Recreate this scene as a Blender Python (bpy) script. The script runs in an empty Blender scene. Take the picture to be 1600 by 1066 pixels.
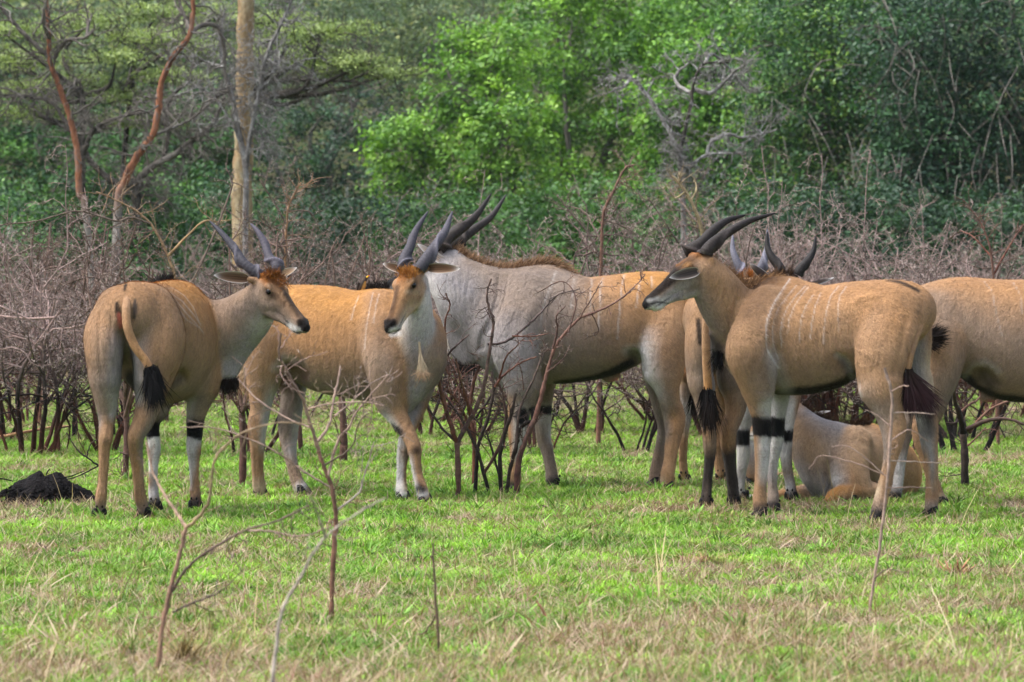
import bpy, math, random
import numpy as np
from mathutils import Vector, Matrix, noise as mnoise
R = math.radians

# ------------------------------------------------------------------ camera, sky, sun, exposure
scn = bpy.context.scene
FPX = 7350.0            # focal length in photograph pixels (1600 wide)
CAMH = 1.9
HORZ = 350.0            # horizon row in the photograph
TILT = math.atan((533 - HORZ) / FPX)
cam_d = bpy.data.cameras.new('camera')
cam = bpy.data.objects.new('camera', cam_d)
scn.collection.objects.link(cam)
cam.location = (0, 0, CAMH)
cam.rotation_euler = (math.pi/2 - TILT, 0, 0)
cam_d.sensor_width = 36
cam_d.lens = 36 * FPX / 1600
cam_d.clip_start = 0.5
cam_d.clip_end = 2000
cam_d.dof.use_dof = True
cam_d.dof.focus_distance = 31.0
cam_d.dof.aperture_fstop = 6.0
scn.camera = cam

world = bpy.data.worlds.new('World'); scn.world = world
world.use_nodes = True
wn = world.node_tree.nodes; wl = world.node_tree.links
bg = wn['Background']
sky = wn.new('ShaderNodeTexSky'); sky.sky_type = 'NISHITA'
sky.sun_disc = False
SUN_EL, SUN_AZ = R(60), R(268)
sky.sun_elevation = SUN_EL; sky.sun_rotation = SUN_AZ
sky.dust_density = 4.0; sky.air_density = 1.0; sky.ozone_density = 1.0
hs = wn.new('ShaderNodeHueSaturation'); hs.inputs['Saturation'].default_value = 0.55
wl.new(sky.outputs[0], hs.inputs['Color']); wl.new(hs.outputs[0], bg.inputs['Color'])
bg.inputs['Strength'].default_value = 0.15

sun_d = bpy.data.lights.new('sun', 'SUN'); sun = bpy.data.objects.new('sun', sun_d)
scn.collection.objects.link(sun)
sun_d.energy = 1.5; sun_d.angle = R(38); sun_d.color = (1.0, 0.975, 0.94)
sdir = Vector((math.sin(SUN_AZ)*math.cos(SUN_EL), math.cos(SUN_AZ)*math.cos(SUN_EL), math.sin(SUN_EL)))
sun.rotation_euler = sdir.to_track_quat('Z', 'Y').to_euler()
sun.location = (0, 20, 30)
scn.view_settings.view_transform = 'Standard'
scn.view_settings.look = 'None'
scn.view_settings.gamma = 1
scn.view_settings.use_curve_mapping = False
scn.view_settings.exposure = 1.52
scn.render.engine = 'CYCLES'
scn.cycles.max_bounces = 6
scn.cycles.transparent_max_bounces = 8

# ------------------------------------------------------------------ helpers
_st, _ct = math.sin(TILT), math.cos(TILT)
def P(px, py, D):
    """world point seen at photograph pixel (px,py) at distance D (world y = D)"""
    x = (px - 800) / FPX; y = (533 - py) / FPX
    d = Vector((x, _ct + y*_st, -_st + y*_ct))
    t = D / d.y
    return Vector((d.x*t, D, CAMH + d.z*t))
def proj(p):
    """numpy (n,3) world -> photograph pixels"""
    q = p - np.array([0, 0, CAMH])
    cz = q[:, 1]*_ct - q[:, 2]*_st
    cy = q[:, 1]*_st + q[:, 2]*_ct
    return 800 + FPX*q[:, 0]/cz, 533 - FPX*cy/cz
def gy(D): return HORZ + CAMH*FPX/D      # ground row at distance D (approx.)

def link(o):
    scn.collection.objects.link(o); return o
def tag(o, label=None, cat=None, group=None, kind=None):
    if label: o['label'] = label
    if cat: o['category'] = cat
    if group: o['group'] = group
    if kind: o['kind'] = kind
    return o
def empty(name, loc=(0, 0, 0), rz=0):
    o = bpy.data.objects.new(name, None); o.location = loc; o.rotation_euler = (0, 0, rz)
    o.empty_display_size = 0.2
    return link(o)
def mesh_np(name, V, F, mat, parent=None, smooth=False, col=None, loc=None):
    """V (n,3), F (m,3|4) numpy arrays"""
    me = bpy.data.meshes.new(name)
    V = np.asarray(V, dtype=np.float32); F = np.asarray(F, dtype=np.int32)
    k = F.shape[1]
    me.vertices.add(len(V)); me.vertices.foreach_set('co', V.ravel())
    me.loops.add(F.size); me.loops.foreach_set('vertex_index', F.ravel())
    me.polygons.add(len(F)); me.polygons.foreach_set('loop_start', np.arange(0, F.size, k, dtype=np.int32))
    me.polygons.foreach_set('loop_total', np.full(len(F), k, dtype=np.int32))
    if smooth: me.polygons.foreach_set('use_smooth', np.ones(len(F), dtype=bool))
    me.update(calc_edges=True)
    if col is not None:
        c = np.ones((len(V), 4), dtype=np.float32); c[:, :3] = col
        a = me.color_attributes.new('Col', 'FLOAT_COLOR', 'POINT'); a.data.foreach_set('color', c.ravel())
    if mat: me.materials.append(mat)
    o = bpy.data.objects.new(name, me)
    if parent is not None: o.parent = parent
    if loc is not None: o.location = loc
    return link(o)

def new_mat(name, rough=0.8, spec=0.3):
    m = bpy.data.materials.new(name); m.use_nodes = True
    nt = m.node_tree; b = nt.nodes['Principled BSDF']
    b.inputs['Roughness'].default_value = rough
    b.inputs['Specular IOR Level'].default_value = spec
    return m, nt, b
def N(nt, t, **kw):
    n = nt.nodes.new(t)
    for k, v in kw.items(): setattr(n, k, v)
    return n
def ramp(nt, fac, stops):
    r = nt.nodes.new('ShaderNodeValToRGB'); e = r.color_ramp.elements
    while len(e) < len(stops): e.new(0.5)
    for el, (p, c) in zip(e, stops): el.position = p; el.color = (*c, 1)
    nt.links.new(fac, r.inputs[0]); return r.outputs[0]
def mixc(nt, fac, a, b, mode='MIX'):
    m = nt.nodes.new('ShaderNodeMix'); m.data_type = 'RGBA'; m.blend_type = mode
    for sock, v in ((m.inputs[0], fac), (m.inputs[6], a), (m.inputs[7], b)):
        if hasattr(v, 'is_linked') or hasattr(v, 'links'): nt.links.new(v, sock)
        elif isinstance(v, (int, float)): sock.default_value = v
        else: sock.default_value = (*v, 1)
    return m.outputs[2]
def noise_tex(nt, scale, detail=4, rough=0.55, vec=None, dist=0):
    n = nt.nodes.new('ShaderNodeTexNoise'); n.inputs['Scale'].default_value = scale
    n.inputs['Detail'].default_value = detail; n.inputs['Roughness'].default_value = rough
    n.inputs['Distortion'].default_value = dist
    if vec is not None: nt.links.new(vec, n.inputs['Vector'])
    return n.outputs[0]
def bump(nt, b, h, dist, strength=1.0):
    n = nt.nodes.new('ShaderNodeBump'); n.inputs['Distance'].default_value = dist
    n.inputs['Strength'].default_value = strength
    nt.links.new(h, n.inputs['Height']); nt.links.new(n.outputs[0], b.inputs['Normal'])
def attr(nt, name, typ='GEOMETRY'):
    a = nt.nodes.new('ShaderNodeAttribute'); a.attribute_name = name; a.attribute_type = typ
    return a
def coords(nt, which='Object', scale=None):
    c = nt.nodes.new('ShaderNodeTexCoord').outputs[which]
    if scale:
        m = nt.nodes.new('ShaderNodeMapping'); m.inputs['Scale'].default_value = scale
        nt.links.new(c, m.inputs[0]); c = m.outputs[0]
    return c

def tube_np(paths, radii, sides=5, cap=True):
    """several polylines -> one (V,F) of quads; paths list of (n,3), radii list of (n,)"""
    Vs, Fs, off = [], [], 0
    ang = np.linspace(0, 2*np.pi, sides, endpoint=False)
    ca, sa = np.cos(ang), np.sin(ang)
    for p, r in zip(paths, radii):
        p = np.asarray(p, float); r = np.asarray(r, float); n = len(p)
        t = np.gradient(p, axis=0); t /= np.linalg.norm(t, axis=1)[:, None] + 1e-9
        ref = np.array([0.31, 0.95, 0.07]) if abs(t[0][2]) > 0.6 or abs(t[0][0]) > .6 else np.array([0.1, 0.05, 1.0])
        u = np.cross(t, ref); u /= np.linalg.norm(u, axis=1)[:, None] + 1e-9
        v = np.cross(t, u)
        ring = p[:, None, :] + r[:, None, None]*(u[:, None, :]*ca[None, :, None] + v[:, None, :]*sa[None, :, None])
        Vs.append(ring.reshape(-1, 3))
        i = np.arange(n-1)[:, None]*sides; j = np.arange(sides)[None, :]; j2 = (j+1) % sides
        Fs.append(np.stack([i+j, i+j2, i+sides+j2, i+sides+j], axis=-1).reshape(-1, 4) + off)
        off += n*sides
    return np.concatenate(Vs), np.concatenate(Fs)
def catmull(pts, sub):
    pts = np.asarray(pts, float); n = len(pts)
    out = []
    for i in range(n-1):
        p0 = pts[i-1] if i > 0 else 2*pts[0]-pts[1]
        p1, p2 = pts[i], pts[i+1]
        p3 = pts[i+2] if i+2 < n else 2*pts[-1]-pts[-2]
        for k in range(sub):
            t = k/sub
            out.append(0.5*((2*p1)+(-p0+p2)*t+(2*p0-5*p1+4*p2-p3)*t*t+(-p0+3*p1-3*p2+p3)*t**3))
    out.append(pts[-1])
    return np.array(out)
M = {}
# ------------------------------------------------------------------ ground, hill, sky is the world
rng = np.random.default_rng(11)
_tab = rng.random((256, 256))
def vnoise(x, y, s, o=0):
    x = np.asarray(x)/s+17.3*o; y = np.asarray(y)/s+9.1*o
    xi, yi = np.floor(x).astype(int), np.floor(y).astype(int); fx, fy = x-xi, y-yi
    fx = fx*fx*(3-2*fx); fy = fy*fy*(3-2*fy)
    g = lambda a, b: _tab[a % 256, b % 256]
    return (g(xi, yi)*(1-fx)+g(xi+1, yi)*fx)*(1-fy)+(g(xi, yi+1)*(1-fx)+g(xi+1, yi+1)*fx)*fy
def fnoise(x, y, s, o=0):
    return (vnoise(x, y, s, o)+.5*vnoise(x, y, s*.47, o+1)+.25*vnoise(x, y, s*.21, o+2))/1.75
def ground_z(x, y):
    return (vnoise(x, y, 2.2, 5)-.5)*.03*np.clip((y-33)/4, .12, 1)+np.clip(y-66, 0, 400)**1.25*.018

def ground_mat():
    m, nt, b = new_mat('soil_and_turf', 0.95, 0.1)
    oc = coords(nt)
    n1 = noise_tex(nt, 1.1, 6, .65, oc); n2 = noise_tex(nt, 14, 6, .7, oc); n3 = noise_tex(nt, .05, 3, .5, oc)
    c = ramp(nt, n1, [(.30, (.022, .016, .012)), (.44, (.045, .035, .018)), (.56, (.045, .065, .014)), (.72, (.10, .075, .045))])
    c = mixc(nt, 1, c, ramp(nt, n2, [(.25, (.45, .45, .45)), (.75, (1.5, 1.5, 1.4))]), 'MULTIPLY')
    nt.links.new(c, b.inputs['Base Color']); bump(nt, b, n2, .03, 1)
    return m
xs = np.concatenate([np.linspace(-160, -16, 25), np.linspace(-15, 15, 241), np.linspace(16, 160, 25)])
ys = np.concatenate([np.linspace(-40, 14, 12), np.linspace(15, 80, 261), np.linspace(82, 420, 70)])
gx_, gy_ = np.meshgrid(xs, ys, indexing='ij')
gzz = ground_z(gx_, gy_)
V = np.stack([gx_, gy_, gzz], -1).reshape(-1, 3); ny_ = len(ys)
i = np.arange(len(xs)-1)[:, None]*ny_; j = np.arange(ny_-1)[None]
F = np.stack([i+j, i+ny_+j, i+ny_+j+1, i+j+1], -1).reshape(-1, 4)
M['ground'] = ground_mat()
gobj = mesh_np('ground', V, F, M['ground'], smooth=True); tag(gobj, kind='structure')

def hill_mat():
    m, nt, b = new_mat('wooded_slope', 0.9, 0.1)
    oc = coords(nt)
    n1 = noise_tex(nt, .12, 6, .65, oc); n2 = noise_tex(nt, .9, 5, .7, oc)
    c = ramp(nt, n1, [(.3, (.03, .055, .03)), (.5, (.06, .10, .04)), (.7, (.12, .17, .07))])
    c = mixc(nt, 1, c, ramp(nt, n2, [(.3, (.4, .45, .45)), (.7, (1.5, 1.5, 1.4))]), 'MULTIPLY')
    nt.links.new(c, b.inputs['Base Color']); bump(nt, b, n2, 1.2, 1)
    return m
hx = np.linspace(-150, 150, 160); hy = np.linspace(190, 400, 90)
a_, b_ = np.meshgrid(hx, hy, indexing='ij')
hz = ground_z(a_, b_)-2+np.clip((b_-195)/200, 0, 1)**.8*(62+18*vnoise(a_, b_, 60, 3))+3.5*vnoise(a_, b_, 7, 8)+2*vnoise(a_, b_, 3, 9)
V = np.stack([a_, b_, hz], -1).reshape(-1, 3); n_ = len(hy)
i = np.arange(len(hx)-1)[:, None]*n_; j = np.arange(n_-1)[None]
F = np.stack([i+j, i+n_+j, i+n_+j+1, i+j+1], -1).reshape(-1, 4)
tag(mesh_np('hill', V, F, hill_mat(), smooth=True), kind='structure')

# ------------------------------------------------------------------ foliage kit
def leaf_mat(name, gloss=.5, trans=.24):
    m, nt, b = new_mat(name, gloss, .3)
    col = attr(nt, 'Col').outputs['Color']
    nt.links.new(col, b.inputs['Base Color'])
    tr = N(nt, 'ShaderNodeBsdfTranslucent'); nt.links.new(mixc(nt, 1, col, (1.25, 1.35, .7), 'MULTIPLY'), tr.inputs[0])
    mx = N(nt, 'ShaderNodeMixShader'); mx.inputs[0].default_value = trans
    nt.links.new(b.outputs[0], mx.inputs[1]); nt.links.new(tr.outputs[0], mx.inputs[2])
    nt.links.new(mx.outputs[0], nt.nodes['Material Output'].inputs[0])
    return m
def bark_mat(name, stops, scale=8, sc3=(1, 1, .35), bumpd=.02, rough=.9):
    m, nt, b = new_mat(name, rough, .2)
    oc = coords(nt, 'Object', sc3)
    n1 = noise_tex(nt, scale, 6, .7, oc, .4); n2 = noise_tex(nt, scale*7, 4, .7, oc)
    c = ramp(nt, n1, stops)
    c = mixc(nt, 1, c, ramp(nt, n2, [(.25, (.6, .6, .6)), (.75, (1.35, 1.35, 1.35))]), 'MULTIPLY')
    nt.links.new(c, b.inputs['Base Color']); bump(nt, b, n1, bumpd, .9)
    return m
def twig_mat(name):
    m, nt, b = new_mat(name, .85, .2)
    col = attr(nt, 'Col').outputs['Color']
    n1 = noise_tex(nt, 25, 4, .7, coords(nt))
    nt.links.new(mixc(nt, 1, col, ramp(nt, n1, [(.3, (.5, .5, .5)), (.7, (1.5, 1.45, 1.4))]), 'MULTIPLY'), b.inputs['Base Color'])
    bump(nt, b, n1, .006, .8)
    return m
M['leaf'] = leaf_mat('leaf'); M['twig'] = twig_mat('twig_bark')
M['bark'] = bark_mat('grey_bark', [(.3, (.05, .04, .035)), (.55, (.13, .115, .10)), (.75, (.26, .25, .22))])
M['bark_dark'] = bark_mat('dark_bark', [(.3, (.02, .018, .016)), (.6, (.07, .06, .05)), (.8, (.15, .14, .12))])
M['bark_lichen'] = bark_mat('lichen_bark', [(.3, (.05, .045, .04)), (.48, (.15, .14, .13)), (.66, (.34, .34, .33))], 14)
M['bark_yellow'] = bark_mat('yellow_bark', [(.28, (.08, .06, .04)), (.46, (.24, .165, .085)), (.60, (.32, .26, .155)), (.74, (.38, .36, .31))], 5, (1, 1, .5))

def leaves(lobes, n, size, pal, rg, clump=.25, flat=.7, up=.6, aspect=.55, shell=.5, per=55, drop=0):
    """lobes: (centre, (rx,ry,rz)); returns V,F,C"""
    vol = np.array([r[0]*r[1]+r[0]*r[2]+r[1]*r[2] for _, r in lobes]); vol /= vol.sum()
    m = max(4, int(n/per))
    li = rg.choice(len(lobes), m, p=vol)
    c0 = np.array([lobes[k][0] for k in li], float); rr = np.array([lobes[k][1] for k in li], float)
    d = rg.normal(size=(m, 3)); d /= np.linalg.norm(d, axis=1)[:, None]
    rad = shell+(1-shell)*rg.random((m, 1))**.6
    cc0 = c0+d*rr*rad*(1+.18*rg.normal(size=(m, 1)))
    tone = rg.random(m)
    k = rg.integers(0, m, n)
    cs = clump*(0.6+.8*rg.random(m))
    q = rg.normal(size=(n, 3))*cs[k][:, None]*np.array([1, 1, flat])*.55
    P_ = cc0[k]+q
    nrm = d[k]*.45+np.array([0, 0, up])+rg.normal(size=(n, 3))*.55; nrm /= np.linalg.norm(nrm, axis=1)[:, None]
    t = np.cross(nrm, rg.normal(size=(n, 3))); t /= np.linalg.norm(t, axis=1)[:, None]; b = np.cross(nrm, t)
    s = size*(.6+.8*rg.random((n, 1)))
    t, b = t*s*.5, b*s*.5*aspect
    dr = np.array([0, 0, -1.0])*s*drop
    V = np.stack([P_-t, P_+b+t*.1+nrm*s*.06, P_+t+dr, P_-b+t*.1+nrm*s*.06], 1).reshape(-1, 3)
    F = np.arange(n*4).reshape(n, 4)
    pal = np.array(pal, float)                       # rows from dark to light
    x = np.clip(tone[k]*.75+.25*rg.random(n)+.08*rg.normal(size=n), 0, .999)*(len(pal)-1); i_ = x.astype(int); f = (x-i_)[:, None]
    C = pal[i_]*(1-f)+pal[np.minimum(i_+1, len(pal)-1)]*f
    C *= (.8+.4*rg.random((n, 1)))
    return V, F, np.repeat(C, 4, 0)

def grow(p0, d0, L, r0, rg, lvl=2, nb=5, wob=.25, up=.0, spread=.9, seg=6, out=None, shrink=.55):
    """random branching limbs; out collects (path, radii, level)"""
    if out is None: out = []
    p = np.array(p0, float); d = np.array(d0, float); d /= np.linalg.norm(d)
    pts = [p.copy()]; dirs = []
    for k in range(seg):
        d = d+rg.normal(size=3)*wob+np.array([0, 0, up]); d /= np.linalg.norm(d)
        p = p+d*L/seg; pts.append(p.copy()); dirs.append(d.copy())
    pts = np.array(pts); t = np.linspace(0, 1, seg+1)
    out.append((pts, r0*(1-.75*t)+.0008, lvl))
    if lvl > 0:
        for k in range(nb):
            a = rg.uniform(.2, .98); i = min(int(a*seg), seg-1); f = a*seg-i
            q = pts[i]*(1-f)+pts[i+1]*f
            s = rg.normal(size=3); s -= dirs[i]*(s@dirs[i]); s /= np.linalg.norm(s)
            dd = dirs[i]*(1-.35*spread)+s*spread
            grow(q, dd, L*shrink*rg.uniform(.6, 1.15)*(1.15-.45*a), r0*(1-.75*a)*.62, rg, lvl-1, max(2, int(nb*.8)), wob*1.15, up, spread, max(3, seg-1), out, shrink)
    return out

def tree(name, label, base, lobes, n, size, pal, seed, cat='tree', group=None, trunk_r=.12, bark='bark', clump=.25, per=55, limbs=True, lean=0, twigs=0, **kw):
    """base (px, D) ; lobes (px, py, dD, rx, ry, rz) with the radii in metres"""
    rg = np.random.default_rng(seed)
    D = base[1]; b0 = np.array(P(base[0], gy(D), D)); b0[2] = float(ground_z(b0[0], b0[1]))
    root = empty(name, b0); tag(root, label, cat, group or 'leafy trees of the forest edge')
    L = [(np.array(P(l[0], l[1], D+l[2])), l[3:6]) for l in lobes]
    V, F, C = leaves(L, n, size, pal, rg, clump, per=per, **kw)
    mesh_np('crown', V-b0, F, M['leaf'], root, col=C)['kind'] = 'stuff'
    if limbs:
        paths, rad = [], []
        top = L[0][0]; fork = b0+(np.mean([l[0] for l in L], 0)-b0)*np.array([.5, .5, .35])
        paths.append(catmull([b0-[0, 0, .2], b0+(fork-b0)*.5+rg.normal(size=3)*.08, fork], 5)); rad.append(np.linspace(trunk_r, trunk_r*.7, 11))
        for c, r in L:
            mid = fork+(c-fork)*.5+rg.normal(size=3)*.15*np.linalg.norm(c-fork)*[1, 1, .4]
            paths.append(catmull([fork, mid, c], 5)); rad.append(np.linspace(trunk_r*.55, trunk_r*.12, 11))
            for k in range(6):
                o = grow(c+rg.normal(size=3)*np.array(r)*.2, rg.normal(size=3)+[0, 0, .3], max(r)*.9, trunk_r*.14, rg, 1, 4, .25)
                for pth, ra, lv in o: paths.append(pth); rad.append(ra)
        V, F = tube_np([p-b0 for p in paths], rad, 5)
        mesh_np('trunk', V, F, M[bark], root, smooth=True)
    if twigs:
        paths, rad = [], []
        for k in range(twigs):
            c, r = L[rg.integers(len(L))]
            q = c+rg.normal(size=3)*np.array(r)*.55
            o = grow(q, rg.normal(size=3)+[0, -.4, .2], rg.uniform(.5, 1.4), .011, rg, 1, 3, .3)
            for pth, ra, lv in o: paths.append(pth-b0); rad.append(np.maximum(ra, .004))
        V, F = tube_np(paths, rad, 4)
        mesh_np('bare_twigs', V, F, M['bark'], root)['kind'] = 'stuff'
    return root

BRIGHT = [(.03, .085, .02), (.075, .18, .025), (.16, .32, .035), (.28, .46, .065)]
MID = [(.014, .042, .022), (.03, .09, .03), (.06, .155, .036), (.14, .30, .05)]
DARK = [(.007, .020, .015), (.014, .042, .024), (.03, .085, .036), (.07, .17, .055)]
OLIVE = [(.045, .075, .045), (.08, .125, .065), (.13, .19, .085), (.30, .31, .09)]
ACAC = [(.07, .11, .045), (.15, .21, .07), (.25, .33, .10), (.36, .43, .15)]
TL = [
 # label, base px, D, lobes, leaves, size, palette, extra
 ('hazy grey-green tree on the slope at the top left corner', 60, 150, [(60, 40, 0, 3.2, 2, 1.8), (180, 60, 4, 3.0, 2, 1.6), (-60, 30, 2, 3, 2, 2)], 9000, .22, OLIVE, dict(clump=.8)),
 ('hazy tree top between the acacia and the pale trunk', 300, 140, [(270, 30, 0, 3, 2, 1.8), (340, 90, 0, 2.5, 2, 1.6), (200, 120, 2, 2.6, 2, 1.3)], 9000, .2, OLIVE, dict(clump=.7)),
 ('far hazy tree in the gap at the top centre', 800, 150, [(740, 60, 0, 3, 2, 2.2), (830, 80, 4, 2.6, 2, 2), (900, 20, 4, 3, 2, 2)], 8000, .2, OLIVE, dict(clump=.8)),
 ('olive-grey tree with yellow flecks right of the pale trunk', 500, 100, [(480, 40, 0, 1.7, 1.3, 1.2), (560, 30, 1, 1.6, 1.3, 1.2), (440, 110, 0, 1.2, 1, .8), (560, 130, 0, 1.2, 1, .9), (500, -40, 2, 1.8, 1.4, 1)], 15000, .085, OLIVE, dict(clump=.32, twigs=30)),
 ('olive-grey tree with yellow flecks behind the lime tree', 680, 102, [(650, 50, 0, 1.6, 1.3, 1.2), (720, 70, 1, 1.3, 1.1, 1), (660, 150, 0, 1.4, 1.1, .9), (700, -30, 2, 1.6, 1.3, 1)], 14000, .085, OLIVE, dict(clump=.32, twigs=30)),
 ('green bushy tree behind the two peeled trunks at left', 60, 84, [(20, 260, 0, 1.3, 1.1, 1.1), (100, 300, -1, 1.2, 1, .9), (60, 200, 1, 1.3, 1, .8), (150, 240, 0, 1.1, 1, .9), (-60, 240, 0, 1.3, 1, 1.3)], 17000, .09, MID, {}),
 ('green shrubby tree seen between peeled trunk and pale trunk', 270, 82, [(230, 260, 0, 1.1, 1, .9), (310, 270, 0, 1.1, 1, .9), (280, 190, 1, 1.2, 1, .8), (340, 200, 1, 1, 1, .9), (270, 340, -1, 1.2, 1, .7)], 17000, .09, MID, {}),
 ('dark shaded thicket tree right of the pale trunk', 500, 86, [(450, 250, 0, 1.1, 1, 1.1), (530, 230, 0, 1.2, 1, 1.1), (590, 300, 0, .9, .9, .8), (480, 330, -1, 1.2, 1, .7), (420, 180, 1, 1, 1, .9), (560, 180, 1, 1.2, 1, .8)], 17000, .07, DARK, dict(twigs=70)),
 ('lime-green leafy tree in the centre of the backdrop', 700, 76, [(640, 220, 0, .75, .6, .45), (620, 290, .2, .5, .5, .4), (730, 150, .3, .8, .7, .6), (730, 250, 0, .9, .8, .7), (800, 200, -.4, .8, .7, .6), (680, 330, .2, .8, .7, .5), (800, 310, 0, .9, .8, .6), (770, 90, .8, .8, .7, .6)], 24000, .085, BRIGHT, dict(clump=.21, per=60)),
 ('tall bright green tree reaching the top, centre right', 900, 80, [(880, 60, 0, 1.1, .9, .9), (960, 130, 0, 1, .9, .8), (860, 180, 0, .9, .8, .7), (960, 30, 1, 1.2, 1, .9), (930, 240, 0, 1, .9, .7), (870, 300, -.5, .9, .8, .6), (1020, 60, 1, 1, .9, .9), (870, -40, 1, 1.2, 1, .8)], 26000, .085, BRIGHT[:3]+[(.24, .45, .045)], dict(clump=.25, per=60)),
 ('mid-green tree behind the dead lichen-covered tree', 1080, 78, [(1060, 190, 0, 1, .9, .8), (1120, 120, 0, 1.1, 1, .9), (1160, 220, 0, 1, .9, .8), (1050, 290, 0, 1, .9, .7), (1150, 310, 0, 1, .9, .7), (1100, 20, 1, 1.2, 1, .9), (1000, 350, 0, 1, .9, .6)], 26000, .085, [(.022, .065, .02), (.055, .15, .026), (.13, .29, .035), (.26, .45, .06)], dict(clump=.25, per=60)),
 ('dark green tree with yellow-green sprays at upper right', 1280, 75, [(1240, 80, 0, 1.1, 1, .9), (1330, 60, 0, 1.1, 1, .9), (1260, 180, 0, 1.1, 1, .8), (1340, 170, 0, 1, 1, .8), (1220, 270, 0, 1, .9, .8), (1300, 290, 0, 1, .9, .8), (1290, -30, 1, 1.3, 1, .9), (1470, 240, -.5, 1.2, .8, 1.0)], 38000, .0755, [(.010, .030, .016), (.022, .068, .024), (.06, .16, .036), (.22, .35, .055)], dict(clump=.30, per=45, twigs=30)),
 ('dark evergreen thicket tree draped with vines at right', 1480, 73, [(1420, 80, 0, 1, 1, .9), (1510, 60, 0, 1.1, 1, .9), (1460, 180, 0, 1.1, 1, .9), (1560, 170, 0, 1.1, 1, .9), (1420, 280, 0, 1, .9, .8), (1520, 290, 0, 1.1, .9, .8), (1480, -30, 1, 1.3, 1, .9), (1470, 240, -.5, 1.2, .8, 1.0)], 38000, .075, DARK, dict(clump=.30, per=45, twigs=60)),
 ('dark evergreen tree at the far right edge', 1680, 74, [(1640, 80, 0, 1.2, 1, 1), (1720, 100, 0, 1.2, 1, 1), (1640, 220, 0, 1.2, 1, .9), (1720, 280, 0, 1.2, 1, .9), (1620, 330, 0, 1, 1, .7)], 13000, .085, DARK, dict(twigs=40)),
 ('broad green tree well to the left of the peeled trunks', -300, 84, [(-300, 240, 0, 1.7, 1, 1.3), (-380, 180, 0, 1.6, 1, 1.2), (-260, 330, 0, 1.5, 1, .9), (-320, 60, 1, 1.6, 1.2, 1.1)], 12000, .11, MID, {}),
 ('dark evergreen tree well to the right of the thicket', 1870, 76, [(1860, 200, 0, 1.8, 1, 1.4), (1900, 80, 0, 1.6, 1, 1.2), (1840, 340, 0, 1.6, 1, .9)], 12000, .11, DARK, {}),
 ('green tree beyond the left edge of the view', -130, 86, [(-120, 240, 0, 1.5, 1, 1.3), (-180, 120, 0, 1.6, 1, 1.3), (-80, 330, 0, 1.3, 1, .9)], 9000, .1, MID, {}),
]
for k, (lab, px, D, lobes, n, sz, pal, ex) in enumerate(TL):
    tree('broadleaf_tree' if 'thicket' not in lab else 'thicket_tree', lab, (px, D), lobes, n, sz, pal, 100+k, trunk_r=.13, **ex)
# low dark shrubs along the foot of the trees
ug = np.random.default_rng(5)
LS = ['at the far left', 'below the left peeled trunk', 'between the peeled trunks', 'left of the pale trunk', 'right of the pale trunk', 'behind the left cow horns', 'under the lime-green tree', 'behind the bull horns', 'behind the bull hump', 'left of the dead grey tree', 'under the dead grey tree', 'behind the chestnut bull horns', 'above the chestnut bull rump', 'at the right under the vines', 'at the far right']
for k, lab in enumerate(LS):
    px = -20+k*118+ug.uniform(-15, 15); D = 68+ug.uniform(-2, 3)
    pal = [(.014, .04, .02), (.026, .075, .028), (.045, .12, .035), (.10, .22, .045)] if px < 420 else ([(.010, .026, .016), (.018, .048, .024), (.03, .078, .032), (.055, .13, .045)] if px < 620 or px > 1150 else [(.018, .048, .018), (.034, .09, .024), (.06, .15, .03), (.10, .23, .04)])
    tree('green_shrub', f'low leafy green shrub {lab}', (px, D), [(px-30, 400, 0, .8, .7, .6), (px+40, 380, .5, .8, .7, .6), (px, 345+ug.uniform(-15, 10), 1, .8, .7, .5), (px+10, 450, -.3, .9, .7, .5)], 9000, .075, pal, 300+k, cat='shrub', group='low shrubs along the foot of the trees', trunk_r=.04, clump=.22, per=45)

# ------------------------------------------------------------------ limb trees traced from the photo
def limb_tree(name, label, D, limbs, seed, cat='tree', tw=(3, .8, .02), mat='bark', lvl=1, trunk_names=1, down=0.0, thorns=False, dd=.5, group=None):
    """limbs: list of (pts (px,py), r0 px, r1 px[, material])"""
    rg = np.random.default_rng(seed)
    b = limbs[0][0][0]
    b0 = np.array(P(b[0], gy(D), D)); b0[2] = float(ground_z(b0[0], b0[1]))
    root = empty(name, b0); tag(root, label, cat, group)
    s = FPX/D; tp, tr_ = [], []
    for q, lb in enumerate(limbs):
        pts, r0, r1 = lb[0], lb[1], lb[2]; mt = lb[3] if len(lb) > 3 else mat
        off = 0 if q < trunk_names else rg.uniform(-dd, dd)
        m = len(pts)
        C = np.array([P(p[0], p[1], D+off*min(1, k/max(1, m-1)*1.5)) for k, p in enumerate(pts)])
        if q == 0: C[0][2] = b0[2]-.1
        C = catmull(C, 7)
        jit = rg.normal(size=C.shape)*.004; jit[0] = 0
        C = C+jit
        r = np.linspace(r0, r1, len(C))/s*(1+.05*rg.normal(size=len(C)))
        V, F = tube_np([C-b0], [r], 9)
        mesh_np('trunk' if q < trunk_names else 'branch', V, F, M[mt], root, smooth=True)
        L = np.linalg.norm(C[-1]-C[0])
        for k in range(int(tw[0]*L/.5)):
            a = rg.uniform(.25, 1); i = min(int(a*(len(C)-1)), len(C)-2)
            d = C[i+1]-C[i]; sd = rg.normal(size=3)
            o = grow(C[i], d/np.linalg.norm(d)*.5+sd*.6+np.array([0, 0, down]), tw[1]*rg.uniform(.4, 1.2), tw[2]*rg.uniform(.6, 1.1), rg, lvl, 4, .3)
            for pth, ra, lv in o: tp.append(pth-b0); tr_.append(np.maximum(ra, .0035))
    if tp:
        V, F = tube_np(tp, tr_, 4)
        mesh_np('twigs', V, F, M['bark' if mat != 'bark_lichen' else 'bark_lichen'], root)['kind'] = 'stuff'
    return root, b0
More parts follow.
